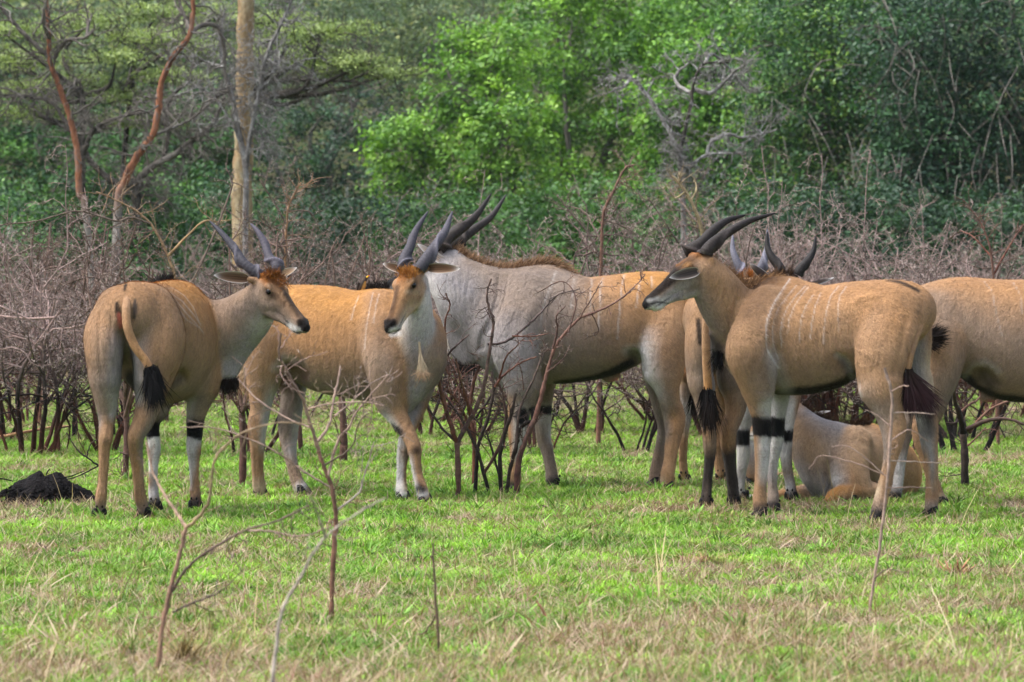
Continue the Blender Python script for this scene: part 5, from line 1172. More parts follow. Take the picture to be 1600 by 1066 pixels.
def eland_E():
    E = Eland('eland', 'chestnut eland bull at right facing left, swept-back horns, white flank stripes, nearest of the group', 30.3, 1290, h=.0095)
    E.add('torso', [(1425, 485, -.08, 40, 38, 'ORT/TAN/TAN'), (1405, 490, -.06, 52, 52, 'ORT/TAN/TAN'), (1370, 500, -.03, 62, 64, 'ORT/ORT/TNG'), (1330, 512, .02, 71, 70, 'ORT/TAN/TNG'), (1285, 528, .08, 82, 76, 'ORT/TAN/TNG'), (1240, 528, .13, 90, 78, 'ORT/TAN/TNG'), (1200, 526, .17, 86, 70, 'BRN/TAN/TNG'),
                    (1175, 532, .2, 68, 54, 'TAN/TNG/TNG')], z=True)
    E.add('hump', [(1235, 455, .12, 20, 22, 'ORT/TAN/TAN'), (1210, 455, .15, 22, 24, 'BRN/TAN/TAN'), (1188, 470, .17, 24, 24, 'BRN/TAN/TAN')], z=True, k=.06)
    E.add('hip', [(1400, 480, -.14, 42, 28, 'ORT'), (1392, 515, -.24, 46, 32, 'TAN/ORT/TAN'), (1380, 550, -.30, 44, 32, 'TAN'), (1375, 580, -.32, 38, 30, 'TAN'), (1376, 610, -.34, 32, 26, 'TAN/TAN/TNG')], k=.05)
    E.add('hip', [(1420, 485, .08, 34, 26, 'TAN'), (1428, 530, .12, 28, 30, 'TAN/GRY/GRY'), (1428, 570, .14, 25, 28, 'CRM/GRY/GRY'), (1433, 605, .14, 22, 26, 'CRM/GRY/PAL')], k=.04)
    E.leg('hleg', [(1377, 605, -.34, 33, 27, 'TAN/TAN/TNG'), (1383, 628, -.35, 26, 23, 'TAN/TNG/GRT'), (1391, 650, -.36, 22, 18, 'TAN/TNG/GRT'), (1396, 671, -.38, 20, 15, 'TAN/TAN/GRT'), (1395, 695, -.40, 15, 13, 'TAN/TAN/GRT'), (1391, 718, -.42, 11, 10, 'TAN/TAN/GRT'),
                   (1385, 745, -.43, 9.5, 9, 'TAN'), (1379, 770, -.44, 10, 9, 'TAN/TAN/CRM'), (1374, 790, -.46, 11, 10, 'TAN/TNG/TNG'), (1371, 802, -.48, 10, 10, 'DKG')], (1370, 819), head=(-.95, -.35))
    E.leg('hleg', [(1434, 600, .14, 23, 26, 'CRM/GRY/PAL'), (1441, 625, .14, 19, 22, 'CRM/GRY/PAL'), (1447, 648, .13, 17, 17, 'TAN/DKG/PAL'), (1450, 668, .12, 16, 14, 'TAN/GRY/GRY'), (1452, 690, .11, 13.5, 12, 'TAN/GRY/GRY'), (1455, 715, .10, 10.5, 10, 'TAN/GRY/TAN'),
                   (1456, 745, .09, 9.5, 9, 'TAN/GRT/TAN'), (1456, 772, .08, 10.5, 9, 'TAN'), (1455, 788, .06, 10, 9, 'GRT')], (1454, 805), head=(-.8, -.5))
    E.add('shoulder', [(1205, 470, -.02, 30, 22, 'TAN'), (1190, 505, -.12, 38, 26, 'TAN'), (1172, 545, -.18, 38, 28, 'TNG/TAN/TAN'), (1180, 580, -.16, 34, 26, 'TNG/TNG/TAN'), (1184, 605, -.12, 25, 24, 'TNG/TNG/TAN')], k=.05)
    E.add('shoulder', [(1185, 520, .36, 30, 26, 'TAN'), (1200, 575, .40, 28, 26, 'TNG'), (1216, 605, .42, 18, 22, 'GRY')], k=.05)
    E.leg('fleg', [(1184, 600, -.12, 25, 24, 'GRY/TNG/TAN'), (1186, 625, -.10, 20, 19, 'PAL/TNG/TAN'), (1189, 648, -.08, 15, 15, 'PAL/GRT/TAN'), (1190, 665, -.07, 14.5, 14, 'PAL/GRT/TAN'), (1191, 685, -.06, 13, 13, 'PAL/PAL/TAN'), (1191, 706, -.05, 12, 12, 'PAL/PAL/TAN'),
                   (1190, 730, -.04, 10, 10, 'PAL/PAL/TAN'), (1188, 756, -.03, 9.5, 9, 'TNG/TAN/TAN'), (1187, 776, -.03, 11, 10, 'TAN'), (1188, 790, -.04, 10, 10, 'DKG')], (1188, 806), head=(-.8, -.4))
    E.leg('fleg', [(1217, 600, .42, 18, 22, 'GRY'), (1218, 625, .42, 14.5, 17, 'PAL'), (1215, 648, .42, 12.5, 14, 'PAL'), (1214, 668, .42, 12, 13, 'PAL'), (1213, 690, .42, 10.5, 12, 'PAL'), (1209, 708, .42, 9, 11, 'PAL'), (1207, 730, .42, 7.5, 9, 'PAL/GRY/GRY'),
                   (1207, 756, .42, 7.5, 8, 'GRT'), (1208, 774, .40, 9, 9, 'GRT'), (1207, 785, .38, 9, 9, 'DKG')], (1208, 800), head=(-.6, -.5))
    E.add('brisket', [(1160, 555, .1, 28, 34, 'TNG'), (1180, 592, .14, 22, 26, 'GRY')], k=.06)
    E.add('neck', [(1185, 515, .12, 58, 42, 'TNG/TAN/TAN'), (1158, 502, .08, 47, 36, 'TNG/TAN/TAN'), (1134, 475, .02, 42, 31, 'GRT/TAN/TAN'), (1115, 446, -.03, 36, 27, 'GRT/TAN/TAN'), (1098, 424, -.06, 29, 24, 'GRT/TAN/TAN')], k=.045)
    E.add('dewlap', [(1120, 520, .06, 12, 8, 'DKG'), (1128, 545, .08, 14, 6, 'DKG')], k=.04)
    E.head((1084, 398, -.06), (-70, -30, -72), (-.6, -.25, 1), .97, dict(top='ORT', side='GRT', low='PAL', fore='BRN', nose='DKB', mask='DKB', browc='ORG'), broad=1.08, jaw=1.35)
    E.paint([(1012, 476), (1030, 472), (1044, 474)], 1.4, 'BLK', .9, .5); E.paint([(1014, 470), (1028, 466)], 3, 'PAL', .7, .7); E.paint([(1020, 484), (1034, 484)], 5, 'WHT', .8, .8)
    E.paint([(1068, 445), (1050, 468), (1072, 466)], 9, 'GRY', .6, .9, chains=('jaw', 'cheek', 'skull'))
    E.paint([(1066, 400), (1056, 410)], 5, 'RST', .7, .8); E.paint([(1052, 424), (1044, 436), (1030, 450), (1018, 461)], [6, 9, 8, 5], 'DKB', .9, .5, chains=('skull', 'cheek', 'nostril_rim', 'lid', 'brow'))
    for ch_ in ('fleg',):
        E.paint([(1172, 665), (1206, 667)], 16, 'BLK', .98, .12, chains=(ch_,), both=True)
        E.paint([(1206, 668), (1229, 668)], 15, 'BLK', .98, .12, chains=(ch_,), both=True)
    E.paint([(1198, 625), (1196, 640)], 9, 'PAL', .8, .9, chains=('fleg',))
    for q in range(8): E.paint([(1180, 700+q*5), (1214, 699+q*5)], .7, 'GRT', .4, .6, chains=('fleg',))
    E.paint([(1205, 613), (1240, 611), (1275, 610), (1305, 604), (1338, 590)], [4, 6.5, 8, 9, 9], 'BLK', .97, .4, chains=('torso',), both=True)
    E.paint([(1308, 556), (1322, 568), (1333, 592), (1342, 618)], 4, 'PAL', .7, .9, chains=('torso', 'hip', 'hleg'))
    E.paint([(1207, 560), (1215, 590), (1225, 605)], 10, 'PAL', .6, 1, chains=('torso', 'shoulder'))
    E.paint([(1385, 437), (1402, 440), (1420, 447), (1435, 455)], 2.6, 'BLK', .9, .5)
    E.paint([(1454, 640), (1452, 675)], 7, 'DKG', .8, .9, chains=('hleg',))
    E.paint([(1160, 450), (1195, 445), (1190, 470), (1170, 490)], 12, 'BRN', .45, 1, chains=('shoulder', 'hump', 'torso', 'neck'))
    E.paint([(1170, 570), (1185, 560), (1200, 575)], 14, 'BRN', .35, 1, chains=('shoulder', 'torso'))
    E.groove([(1152, 470), (1140, 505), (1132, 540)], 4, .006)
    E.groove([(1198, 530), (1204, 565), (1206, 600)], 4, .012); E.groove([(1306, 556), (1318, 560), (1330, 578), (1336, 600)], [6, 7, 8, 8], .022)
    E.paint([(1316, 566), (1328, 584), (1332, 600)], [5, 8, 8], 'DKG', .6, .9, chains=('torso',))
    E.dent(1318, 572, -.2, 16, .045, 16); E.dent(1308, 520, -.2, 22, .010, 26); E.dent(1395, 470, -.25, 20, -.008, 12)
    E.groove([(1415, 500), (1405, 545), (1395, 585)], 5, .009); E.groove([(1212, 470), (1200, 500), (1192, 530)], 5, -.007); E.groove([(1222, 480), (1212, 510), (1208, 540)], 6, .006)
    for q in range(6): E.groove([(1232+q*15, 520), (1236+q*15, 560), (1244+q*13, 590)], 2.6, .0028)
    E.groove([(1335, 470), (1350, 462), (1370, 462)], 5, -.007); E.groove([(1170, 600), (1185, 612), (1200, 610)], 2, .005)
    for q in range(4): E.groove([(1128+q*9, 440+q*5), (1120+q*8, 475+q*5), (1124+q*7, 510)], 1.6, .0028); E.groove([(1341, 548), (1356, 556), (1372, 566), (1365, 572), (1345, 573)], 1.2, -.0018)
    E.groove([(1403, 640), (1403, 665)], 2.5, .006)
    E.groove([(1440, 470), (1434, 520), (1420, 560)], 3, .01)
    stripes(E, [[(1234, 436), (1224, 450), (1213, 467), (1206, 480), (1198, 500), (1196, 520), (1200, 545), (1208, 562), (1216, 575)]], 1.0, .55, ch=('torso', 'hump', 'shoulder'))
    stripes(E, [[(1244, 446), (1230, 463), (1217, 480), (1209, 500), (1207, 520), (1210, 545), (1216, 560)], [(1258, 447), (1243, 463), (1230, 480), (1222, 500), (1219, 520), (1222, 545)], [(1262, 449), (1252, 462), (1240, 480), (1232, 500), (1231, 522)],
                [(1270, 461), (1258, 480), (1251, 500), (1249, 525), (1250, 535)], [(1282, 458), (1273, 480), (1268, 505), (1266, 528)], [(1310, 447), (1298, 462), (1292, 482), (1288, 505), (1286, 538)], [(1322, 448), (1312, 462), (1309, 480), (1309, 520)]], .85, .32)
    E.finish()
    E.horn([(1103, 398, -.10), (1106, 390, -.1), (1117, 378, -.06), (1140, 362, 0), (1172, 345, .06), (1212, 333, .12)], 12, col=((.045, .034, .03), (.03, .025, .026)), hand=-1, turns=.8, ridge=.5)
    E.horn([(1070, 396, .06), (1080, 391, .06), (1096, 380, .08), (1115, 360, .14), (1136, 345, .2), (1165, 336, .26)], 13, col=((.045, .034, .03), (.025, .022, .024)), hand=1, turns=.8, ridge=.5)
    E.ear((1092, 424, -.15), (1046, 434, -.25), 9.5, (-.05, -1, .12), back='TAN', inner='DKG', inner2='GRT')
    E.paint([(1057, 419), (1047, 420)], 4, 'DKB', .85, .8)
    E.ear((1090, 408, .12), (1080, 408, .32), 8, (-.8, -1, -.2), back='TAN', inner='DKG', inner2='BRN', q=-1)
    E.hair('mane', [((1100, 398, -.04), (1106, 393, -.04)), ((1122, 418, -.01), (1130, 412, -.01)), ((1140, 434, .03), (1148, 424, .03)), ((1162, 448, .08), (1170, 436, .08)), ((1182, 446, .12), (1190, 436, .12)), ((1200, 437, .15), (1208, 430, .15)), ((1222, 434, .14), (1230, 429, .14))],
           1900, .014, .0018, 'ORT', 'BRN', curl=.01, jitter=.6)
    E.hair('dewlap_tuft', [((1120, 545, .08), (1112, 576, .08)), ((1130, 552, .08), (1124, 582, .08))], 260, .01, .002, 'BLK', 'BLK', jitter=.4)
    E.tail([(1420, 446, -.10), (1440, 456, -.12), (1446, 475, -.14), (1443, 498, -.18), (1432, 522, -.26), (1424, 548, -.32), (1420, 568, -.34), (1418, 582, -.34)], 7.5, 5.5, ['ORT', 'ORT', 'TAN', 'ORT'],
           tuft=[((1416, 578, -.35), (1406, 622, -.36)), ((1418, 580, -.35), (1424, 652, -.36)), ((1420, 580, -.35), (1446, 650, -.36)), ((1421, 582, -.35), (1470, 640, -.36))], n=1500, spread=.008, tcol='DKB', ttip=(.03, .012, .015), tw=.0035, jit=.3)
    return E

def eland_F():
    E = Eland('eland', 'eland hidden behind the chestnut bull, only grey horns and rusty forehead showing', 34.3, 1120); E.fur = 20000
    E.add('torso', [(1088, 500, .05, 46, 46, 'ORT/TAN/TNG'), (1105, 505, .05, 58, 56, 'ORT/TAN/TNG'), (1135, 515, .0, 70, 66, 'ORT/TAN/TNG'), (1165, 520, -.1, 74, 64, 'ORT/TAN/TNG'), (1190, 520, -.2, 60, 50, 'TAN/TNG/TNG')], z=True)
    E.add('hip', [(1095, 500, -.05, 30, 30, 'TAN'), (1084, 545, -.08, 26, 30, 'BRN/RST/TAN'), (1078, 580, -.08, 18, 24, 'TAN/RST/TAN')], k=.05)
    E.add('hip', [(1115, 500, .2, 30, 30, 'TAN'), (1122, 560, .22, 24, 28, 'TAN'), (1128, 600, .2, 16, 20, 'TAN')], k=.05)
    E.leg('hleg', [(1077, 585, -.08, 16, 22, 'GRT/BRN/TAN'), (1074, 620, -.08, 12, 16, 'GRT'), (1072, 650, -.08, 9, 12, 'PAL'), (1068, 690, -.08, 7, 9, 'TAN'), (1067, 725, -.08, 6.5, 8, 'TAN'), (1069, 750, -.08, 7, 8, 'TAN')], (1070, 765), head=(.3, 1))
    E.leg('hleg', [(1128, 600, .2, 16, 20, 'TAN/BRN/TAN'), (1129, 640, .2, 12, 14, 'TAN'), (1124, 680, .2, 9, 11, 'TAN'), (1122, 715, .2, 8, 9, 'TAN'), (1126, 745, .2, 8.5, 9, 'TAN')], (1128, 762), head=(.3, 1))
    E.leg('fleg', [(1170, 580, -.3, 20, 22, 'TNG'), (1172, 640, -.3, 12, 14, 'PAL'), (1173, 690, -.3, 9, 10, 'PAL'), (1174, 745, -.3, 8, 9, 'TAN')], (1175, 762), head=(.3, -1))
    E.leg('fleg', [(1196, 580, -.05, 20, 22, 'TNG'), (1197, 640, -.05, 12, 14, 'PAL'), (1197, 690, -.05, 9, 10, 'PAL'), (1197, 745, -.05, 8, 9, 'TAN')], (1198, 760), head=(.3, -1))
    E.add('neck', [(1185, 515, -.2, 45, 36, 'TNG'), (1180, 480, -.32, 32, 28, 'TNG'), (1174, 455, -.4, 24, 22, 'TNG')], k=.05)
    E.head((1172, 442, -.38), (.0, -.5, -.9), (0, -1, .4), .95, dict(top='ORT', side='TAN', low='PAL', fore='RST'))
    E.finish()
    E.horn([(1158, 434, -.4), (1157, 422, -.4), (1151, 408, -.38), (1145, 390, -.34), (1145, 366, -.3)], 9, col=((.13, .125, .16), (.2, .2, .25)), hand=1, turns=.9)
    E.horn([(1186, 434, -.4), (1188, 422, -.4), (1194, 406, -.38), (1199, 386, -.34), (1199, 358, -.3)], 9, col=((.13, .125, .16), (.2, .2, .25)), hand=-1, turns=.9)
    E.ear((1190, 442, -.4), (1216, 434, -.38), 7, (0, -1, .2)); E.ear((1152, 442, -.4), (1128, 434, -.38), 7, (0, -1, .2))
    E.hair('forehead_tuft', [((1158, 434, -.45), (1158, 426, -.47)), ((1172, 432, -.46), (1173, 423, -.48)), ((1188, 434, -.45), (1188, 427, -.47))], 600, .012, .0016, 'RST', 'RST', jitter=.8)
    return E

def eland_G():
    E = Eland('eland', 'young tan eland lying on the grass behind the chestnut bull, forelegs folded', 32.3, 1320, h=.0115); E.fur = 45000; E.flow = (.5, .5, 0)
    gr = gy(32.3)
    E.add('torso', [(1320, 728, -.05, 46, 44, 'LTN/TAN/GRT'), (1336, 722, .08, 56, 52, 'LTN/LTN/TNG'), (1356, 722, .3, 60, 58, 'ORG/TAN/TAN'), (1376, 732, .55, 56, 60, 'ORG/ORT/TAN'), (1388, 742, .8, 48, 54, 'ORG/ORG/TAN'), (1392, 750, .95, 36, 42, 'ORG/ORG/TAN')], z=True)
    E.add('haunch', [(1385, 735, .7, 30, 30, 'ORG'), (1398, 752, .58, 22, 26, 'ORG'), (1404, 764, .45, 14, 16, 'ORG')], k=.05)
    E.add('neck', [(1318, 715, -.06, 50, 40, 'LTN/TAN/GRT'), (1292, 706, -.1, 50, 34, 'LTN/LTN/GRY'), (1268, 688, -.08, 40, 28, 'LTN/LTN/GRY'), (1250, 666, .02, 30, 24, 'LTN/LTN/GRY'), (1240, 650, .12, 24, 21, 'LTN')], z=False, k=.05)
    E.add('breast', [(1262, 700, -.1, 24, 22, 'GRY/TNG/GRY'), (1272, 735, -.12, 24, 24, 'GRY/TNG/GRY'), (1288, 765, -.12, 20, 24, 'GRY')], k=.05)
    E.add('shoulder', [(1338, 690, -.16, 26, 24, 'LTN'), (1328, 725, -.26, 30, 28, 'LTN/LTN/TNG'), (1330, 752, -.32, 30, 26, 'LTN/TAN/PAL')], k=.05)
    E.add('forearm', [(1362, 766, -.30, 13, 15, 'LTN'), (1335, 768, -.38, 14, 16, 'ORT/ORT/TNG'), (1308, 774, -.44, 12, 14, 'ORG/ORT/GRT'), (1298, 780, -.46, 9, 11, 'ORG')], z=True, k=.025)
    E.add('cannon', [(1300, 785, -.46, 6, 8, 'ORT'), (1325, 787, -.40, 6, 8, 'ORT'), (1350, 787, -.34, 6, 8, 'LTN')], z=True, k=.02)
    E.add('farleg', [(1262, 770, .0, 13, 16, 'LTN'), (1236, 773, -.06, 11, 12, 'ORT'), (1212, 776, -.1, 8, 9, 'ORT'), (1190, 778, -.12, 6, 7, 'LTN'), (1172, 779, -.13, 6, 7, 'WHT')], z=True, k=.03)
    E.add('hindleg', [(1395, 770, .3, 12, 14, 'LTN'), (1380, 778, .15, 8, 10, 'LTN'), (1372, 782, .0, 7, 8, 'GRT')], z=True, k=.03)
    E.head((1232, 640, .20), (-.6, .75, -.4), (-.1, .2, 1), .92, dict(top='TAN', side='TAN', low='PAL', fore='ORT'))
    E.dent(1280, 770, -.3, 14, .03, 10)
    E.groove([(1293, 720), (1292, 750), (1300, 764)], 4, .012); E.groove([(1345, 690), (1366, 700), (1376, 730)], 4, .006)
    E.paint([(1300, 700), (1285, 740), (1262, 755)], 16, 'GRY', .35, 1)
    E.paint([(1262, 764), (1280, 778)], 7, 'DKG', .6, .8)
    for q in range(9): E.groove([(1256+q*9, 650+q*3), (1262+q*8, 685+q*2), (1270+q*7, 712)], 1.6, .003)
    E.paint([(1312, 712), (1330, 700), (1352, 700)], 8, 'LTN', .6, 1); E.groove([(1352, 676), (1362, 700), (1356, 735), (1366, 756)], 4, .009)
    E.finish()
    g = E.Q(1162, gy(32.17), -.13); g[2] = .0; E.hoof(g, (-1, -.1))
    g = E.Q(1352, gy(32.0), -.33); g[2] = .0; E.hoof(g, (1, .1))
    g = E.Q(1330, gy(31.9), -.45); g[2] = .0; E.hoof(g, (-.6, -.6), .8)
    E.ear((1246, 644, .16), (1298, 642, .14), 6.5, (0, -.5, .9), back='GRT', inner='GRY', rim='WHT', q=-1)
    E.ear((1222, 644, .28), (1185, 640, .32), 6.5, (0, -.5, .9), back='GRT', inner='GRY')
    E.horn([(1226, 636, .26), (1222, 622, .27), (1216, 600, .34)], 6, col=((.1, .09, .09), (.04, .04, .04)))
    E.horn([(1240, 636, .18), (1240, 622, .19), (1238, 600, .26)], 6, col=((.1, .09, .09), (.04, .04, .04)))
    E.hair('mane', [((1250, 634, .1), (1258, 628, .1)), ((1275, 652, .0), (1282, 642, .0)), ((1300, 664, -.04), (1306, 653, -.04)), ((1322, 668, -.02), (1328, 659, -.02)), ((1345, 662, .06), (1350, 653, .06)), ((1358, 662, .2), (1362, 655, .2))], 1100, .008, .0018, 'DKB', 'BRN', jitter=.5)
    return E

def eland_H():
    E = Eland('eland', 'pale tan eland at the right edge with only its hindquarters in view, black belly line', 31.7, 1560); E.flow = (-.7, .1, 0)
    E.add('torso', [(1448, 488, .02, 40, 40, 'TAN'), (1465, 492, .02, 52, 54, 'TAN/TNG/TAN'), (1500, 500, .02, 67, 66, 'ORT/TNG/TNG'), (1540, 517, .02, 82, 76, 'ORT/TNG/TNG'), (1585, 532, .02, 95, 82, 'ORT/TNG/TNG'), (1640, 532, .03, 95, 82, 'ORT/TNG/TNG'), (1690, 525, .04, 88, 74, 'ORT/TAN/TNG'),
                    (1725, 528, .04, 68, 56, 'TAN')], z=True)
    E.add('hip', [(1475, 485, -.12, 40, 28, 'TNG'), (1468, 525, -.2, 46, 32, 'TAN/TNG/TAN'), (1466, 560, -.24, 42, 32, 'TNG/TAN/TAN'), (1460, 595, -.24, 34, 28, 'TNG/TNG/TAN')], k=.05)
    E.add('hip', [(1470, 500, .25, 36, 28, 'TAN'), (1462, 560, .3, 34, 28, 'GRT'), (1445, 610, .3, 24, 22, 'GRT')], k=.05)
    E.leg('hleg', [(1460, 590, -.24, 36, 29, 'GRT/TNG/TAN'), (1458, 615, -.24, 28, 25, 'GRT/TNG/TAN'), (1452, 645, -.22, 22, 20, 'TNG'), (1443, 668, -.2, 18, 15, 'TAN'), (1440, 690, -.2, 13, 12, 'TAN'), (1446, 715, -.2, 10.5, 10, 'TAN'), (1455, 745, -.2, 9, 9, 'TAN'), (1464, 772, -.2, 9.5, 9, 'TAN'), (1469, 784, -.2, 9.5, 9, 'CRM')],
          (1473, 798), head=(.9, -.3))
    E.leg('hleg', [(1443, 610, .3, 22, 22, 'GRT'), (1430, 645, .3, 16, 16, 'GRT'), (1417, 672, .3, 13, 13, 'GRT'), (1410, 700, .28, 10, 11, 'GRT'), (1406, 730, .26, 8.5, 9, 'PAL'), (1403, 760, .24, 8, 9, 'PAL'), (1400, 775, .22, 9, 9, 'DKG')], (1397, 790), head=(-.3, -1))
    E.leg('fleg', [(1700, 590, -.2, 30, 26, 'TAN'), (1702, 640, -.2, 17, 17, 'PAL'), (1703, 690, -.2, 12, 12, 'PAL'), (1703, 740, -.2, 9, 9, 'PAL'), (1703, 775, -.2, 10, 9, 'DKG')], (1704, 795), head=(1, 0))
    E.leg('fleg', [(1715, 590, .25, 28, 26, 'TAN'), (1722, 640, .25, 17, 17, 'PAL'), (1724, 690, .25, 12, 12, 'PAL'), (1725, 740, .25, 9, 9, 'PAL'), (1726, 770, .25, 10, 9, 'DKG')], (1727, 788), head=(1, 0))
    E.add('neck', [(1710, 505, .03, 60, 44, 'TAN'), (1755, 475, .03, 45, 34, 'TNG'), (1795, 440, .03, 34, 28, 'TNG')], k=.05)
    E.head((1808, 405, .03), (.8, 0, -.6), (.4, 0, 1), 1.0)
    E.paint([(1505, 592), (1530, 610), (1560, 623), (1600, 627), (1650, 628)], 8, 'BLK', .97, .35, chains=('torso',), both=True)
    E.groove([(1496, 618), (1508, 596), (1524, 580), (1544, 580), (1558, 600)], 7, .022)
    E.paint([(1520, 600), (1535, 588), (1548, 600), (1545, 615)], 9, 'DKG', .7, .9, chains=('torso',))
    E.paint([(1492, 625), (1505, 592), (1520, 572), (1540, 566), (1560, 580)], 5, 'PAL', .4, .9, chains=('torso', 'hip', 'hleg'))
    E.dent(1532, 590, -.15, 20, .05, 18); E.dent(1540, 500, -.25, 26, .012, 30)
    E.add('sheath', [(1540, 618, 0, 10, 8, 'TNG'), (1550, 622, 0, 7, 6, 'PNK/TNG/PNK')], z=True, k=.03)
    for gg in ([(1465, 550), (1480, 553), (1492, 560)], [(1455, 575), (1470, 578), (1480, 582)], [(1455, 586), (1468, 592), (1475, 600)], [(1515, 535), (1535, 545), (1550, 543)]): E.groove(gg, 1.2, -.004)
    stripes(E, [[(1538, 440), (1550, 455), (1557, 490), (1566, 525)], [(1584, 442), (1594, 460), (1598, 490)]], .9, .22)
    E.finish()
    E.horn([(1802, 402, .0), (1800, 385, 0), (1785, 360, .02), (1775, 335, .03)], 10); E.horn([(1812, 402, .08), (1812, 385, .08), (1798, 360, .1), (1790, 335, .12)], 10)
    E.ear((1798, 415, -.06), (1770, 400, -.12), 10, (0, -1, .2)); E.ear((1800, 412, .14), (1775, 398, .22), 10, (0, -1, .2))
    E.tail([(1436, 452, .0), (1424, 470, -.02), (1420, 500, -.1), (1428, 525, -.26), (1446, 530, -.42)], 7, 5, ['TAN', 'TAN', 'TAN'],
           tuft=[((1444, 524, -.43), (1473, 514, -.44)), ((1444, 530, -.43), (1480, 527, -.44)), ((1444, 534, -.43), (1464, 545, -.44))], n=1100, spread=.012, tw=.003)
    return E
ELANDS = [f() for f in (eland_A, eland_B, eland_C, eland_D, eland_E, eland_F, eland_G, eland_H)]
# ------------------------------------------------------------------ thorn shrubs and saplings traced from the photo
def traced_shrub(name, label, D, limbs, seed, col, cat='shrub', tw=(5, .22, .004), thorn=10, rmin=.0022, dd=.3, lvl=1, group=None, stemcols=None, thc=(.34, .29, .26)):
    """limbs rows: pts(px,py), r0 px, r1 px, [colour]; the first point of the first limb is the base on the ground"""
    rg = np.random.default_rng(seed); s = FPX/D
    b0 = np.array(P(limbs[0][0][0][0], gy(D), D)); b0[2] = float(ground_z(b0[0], b0[1]))
    root = empty(name, b0); tag(root, label, cat, group or GRP.get(name))
    tp, tr_, tc = [], [], []
    for q, lb in enumerate(limbs):
        pts, r0, r1 = lb[:3]; c = np.array(lb[3] if len(lb) > 3 else col)
        o1 = rg.uniform(-dd, dd) if q else 0
        m = len(pts)
        C = np.array([P(p[0], p[1], D+o1*k/max(1, m-1)) for k, p in enumerate(pts)])
        if pts[0][1] > gy(D)-14: C[0][2] = b0[2]-.03
        C = catmull(C, 6); C[1:] += rg.normal(size=(len(C)-1, 3))*.0014
        r = np.maximum(np.linspace(r0, r1, len(C))/s*(1+.10*rg.normal(size=len(C))), .0016)
        V, F = tube_np([C-b0], [r], 7)
        t = np.repeat(np.linspace(0, 1, len(C)), 7)[:, None]
        cl = c*(1-t*.35)+np.array([.17, .12, .10])*t*.35
        mesh_np('stem' if q == 0 else 'branch', V, F, M['twig'], root, smooth=True, col=cl*(.75+.5*rg.random((len(C), 1))).repeat(7, 0))
        Ln = np.linalg.norm(np.diff(C, axis=0), axis=1).sum()
        mine = []
        for k in range(int(tw[0]*Ln)):
            a = rg.uniform(.25, 1); i = min(int(a*(len(C)-1)), len(C)-2)
            d = C[i+1]-C[i]; d /= np.linalg.norm(d)+1e-9
            for pth, ra, lv in grow(C[i], d*.5+rg.normal(size=3)*.7, tw[1]*rg.uniform(.4, 1.3), tw[2], rg, lvl, 3, .25, seg=5):
                tp.append(pth-b0); tr_.append(np.maximum(ra, rmin*.7)); tc.append(np.tile(c*.6+np.array([.10, .07, .06])*.4, (len(pth)*3, 1))); mine.append(pth)
        if thorn:
            try:
                V3, F3 = thorn_spikes([C[len(C)//3:]]+mine, rg, thorn, .03, .0018)
                mesh_np('thorns', V3-b0, F3, M['twig'], root, col=np.array(thc))['kind'] = 'stuff'
            except ValueError: pass
    if tp:
        V, F = tube_np(tp, tr_, 3); mesh_np('twigs', V, F, M['twig'], root, col=np.concatenate(tc))['kind'] = 'stuff'
    return root
GRP = dict(thorn_bush='burnt thorn bushes', thorn_shrub='thorn shrubs among the elands', tall_thorn_shrub='tall thorn shrubs behind the elands', bare_sapling='bare saplings in the foreground', fallen_stick='sticks on the grass')
RED, BLK_, GRB, PINK = (.11, .042, .028), (.009, .007, .007), (.12, .092, .075), (.30, .215, .18)
traced_shrub('thorn_shrub', 'burnt spiky shrub standing before the grey bull chest and forelegs', 32.35, [
    ([(717, 782), (716, 740), (714, 692)], 5, 4.5, (.09, .045, .035)),
    ([(714, 692), (701, 655), (688, 605), (683, 575)], 4.2, 3, RED), ([(714, 692), (727, 668), (743, 640), (757, 600), (763, 560), (768, 530), (771, 500), (763, 478), (761, 458), (767, 436)], 4, 1.3, (.08, .05, .045)),
    ([(688, 603), (691, 568), (705, 548), (719, 535), (733, 523)], 2.6, 1, (.06, .04, .04)), ([(692, 566), (683, 548)], 1.5, .8), ([(690, 574), (695, 530), (696, 500), (703, 477), (696, 458)], 2, 1),
    ([(762, 538), (790, 534), (825, 508), (849, 484), (870, 462), (905, 452)], 2.2, 1, (.06, .045, .045)), ([(800, 525), (830, 526), (858, 521)], 1.4, .8), ([(773, 605), (786, 588), (812, 568), (838, 557)], 2, 1.2, RED), ([(780, 592), (790, 560), (803, 545), (819, 529)], 1.6, .8),
    ([(736, 655), (728, 620), (720, 596), (712, 560)], 3, 1.2, RED), ([(712, 690), (690, 668), (668, 636), (658, 622)], 2.4, 1.2, (.05, .035, .035))], 31, RED, tw=(9, .16, .0032), thorn=14)
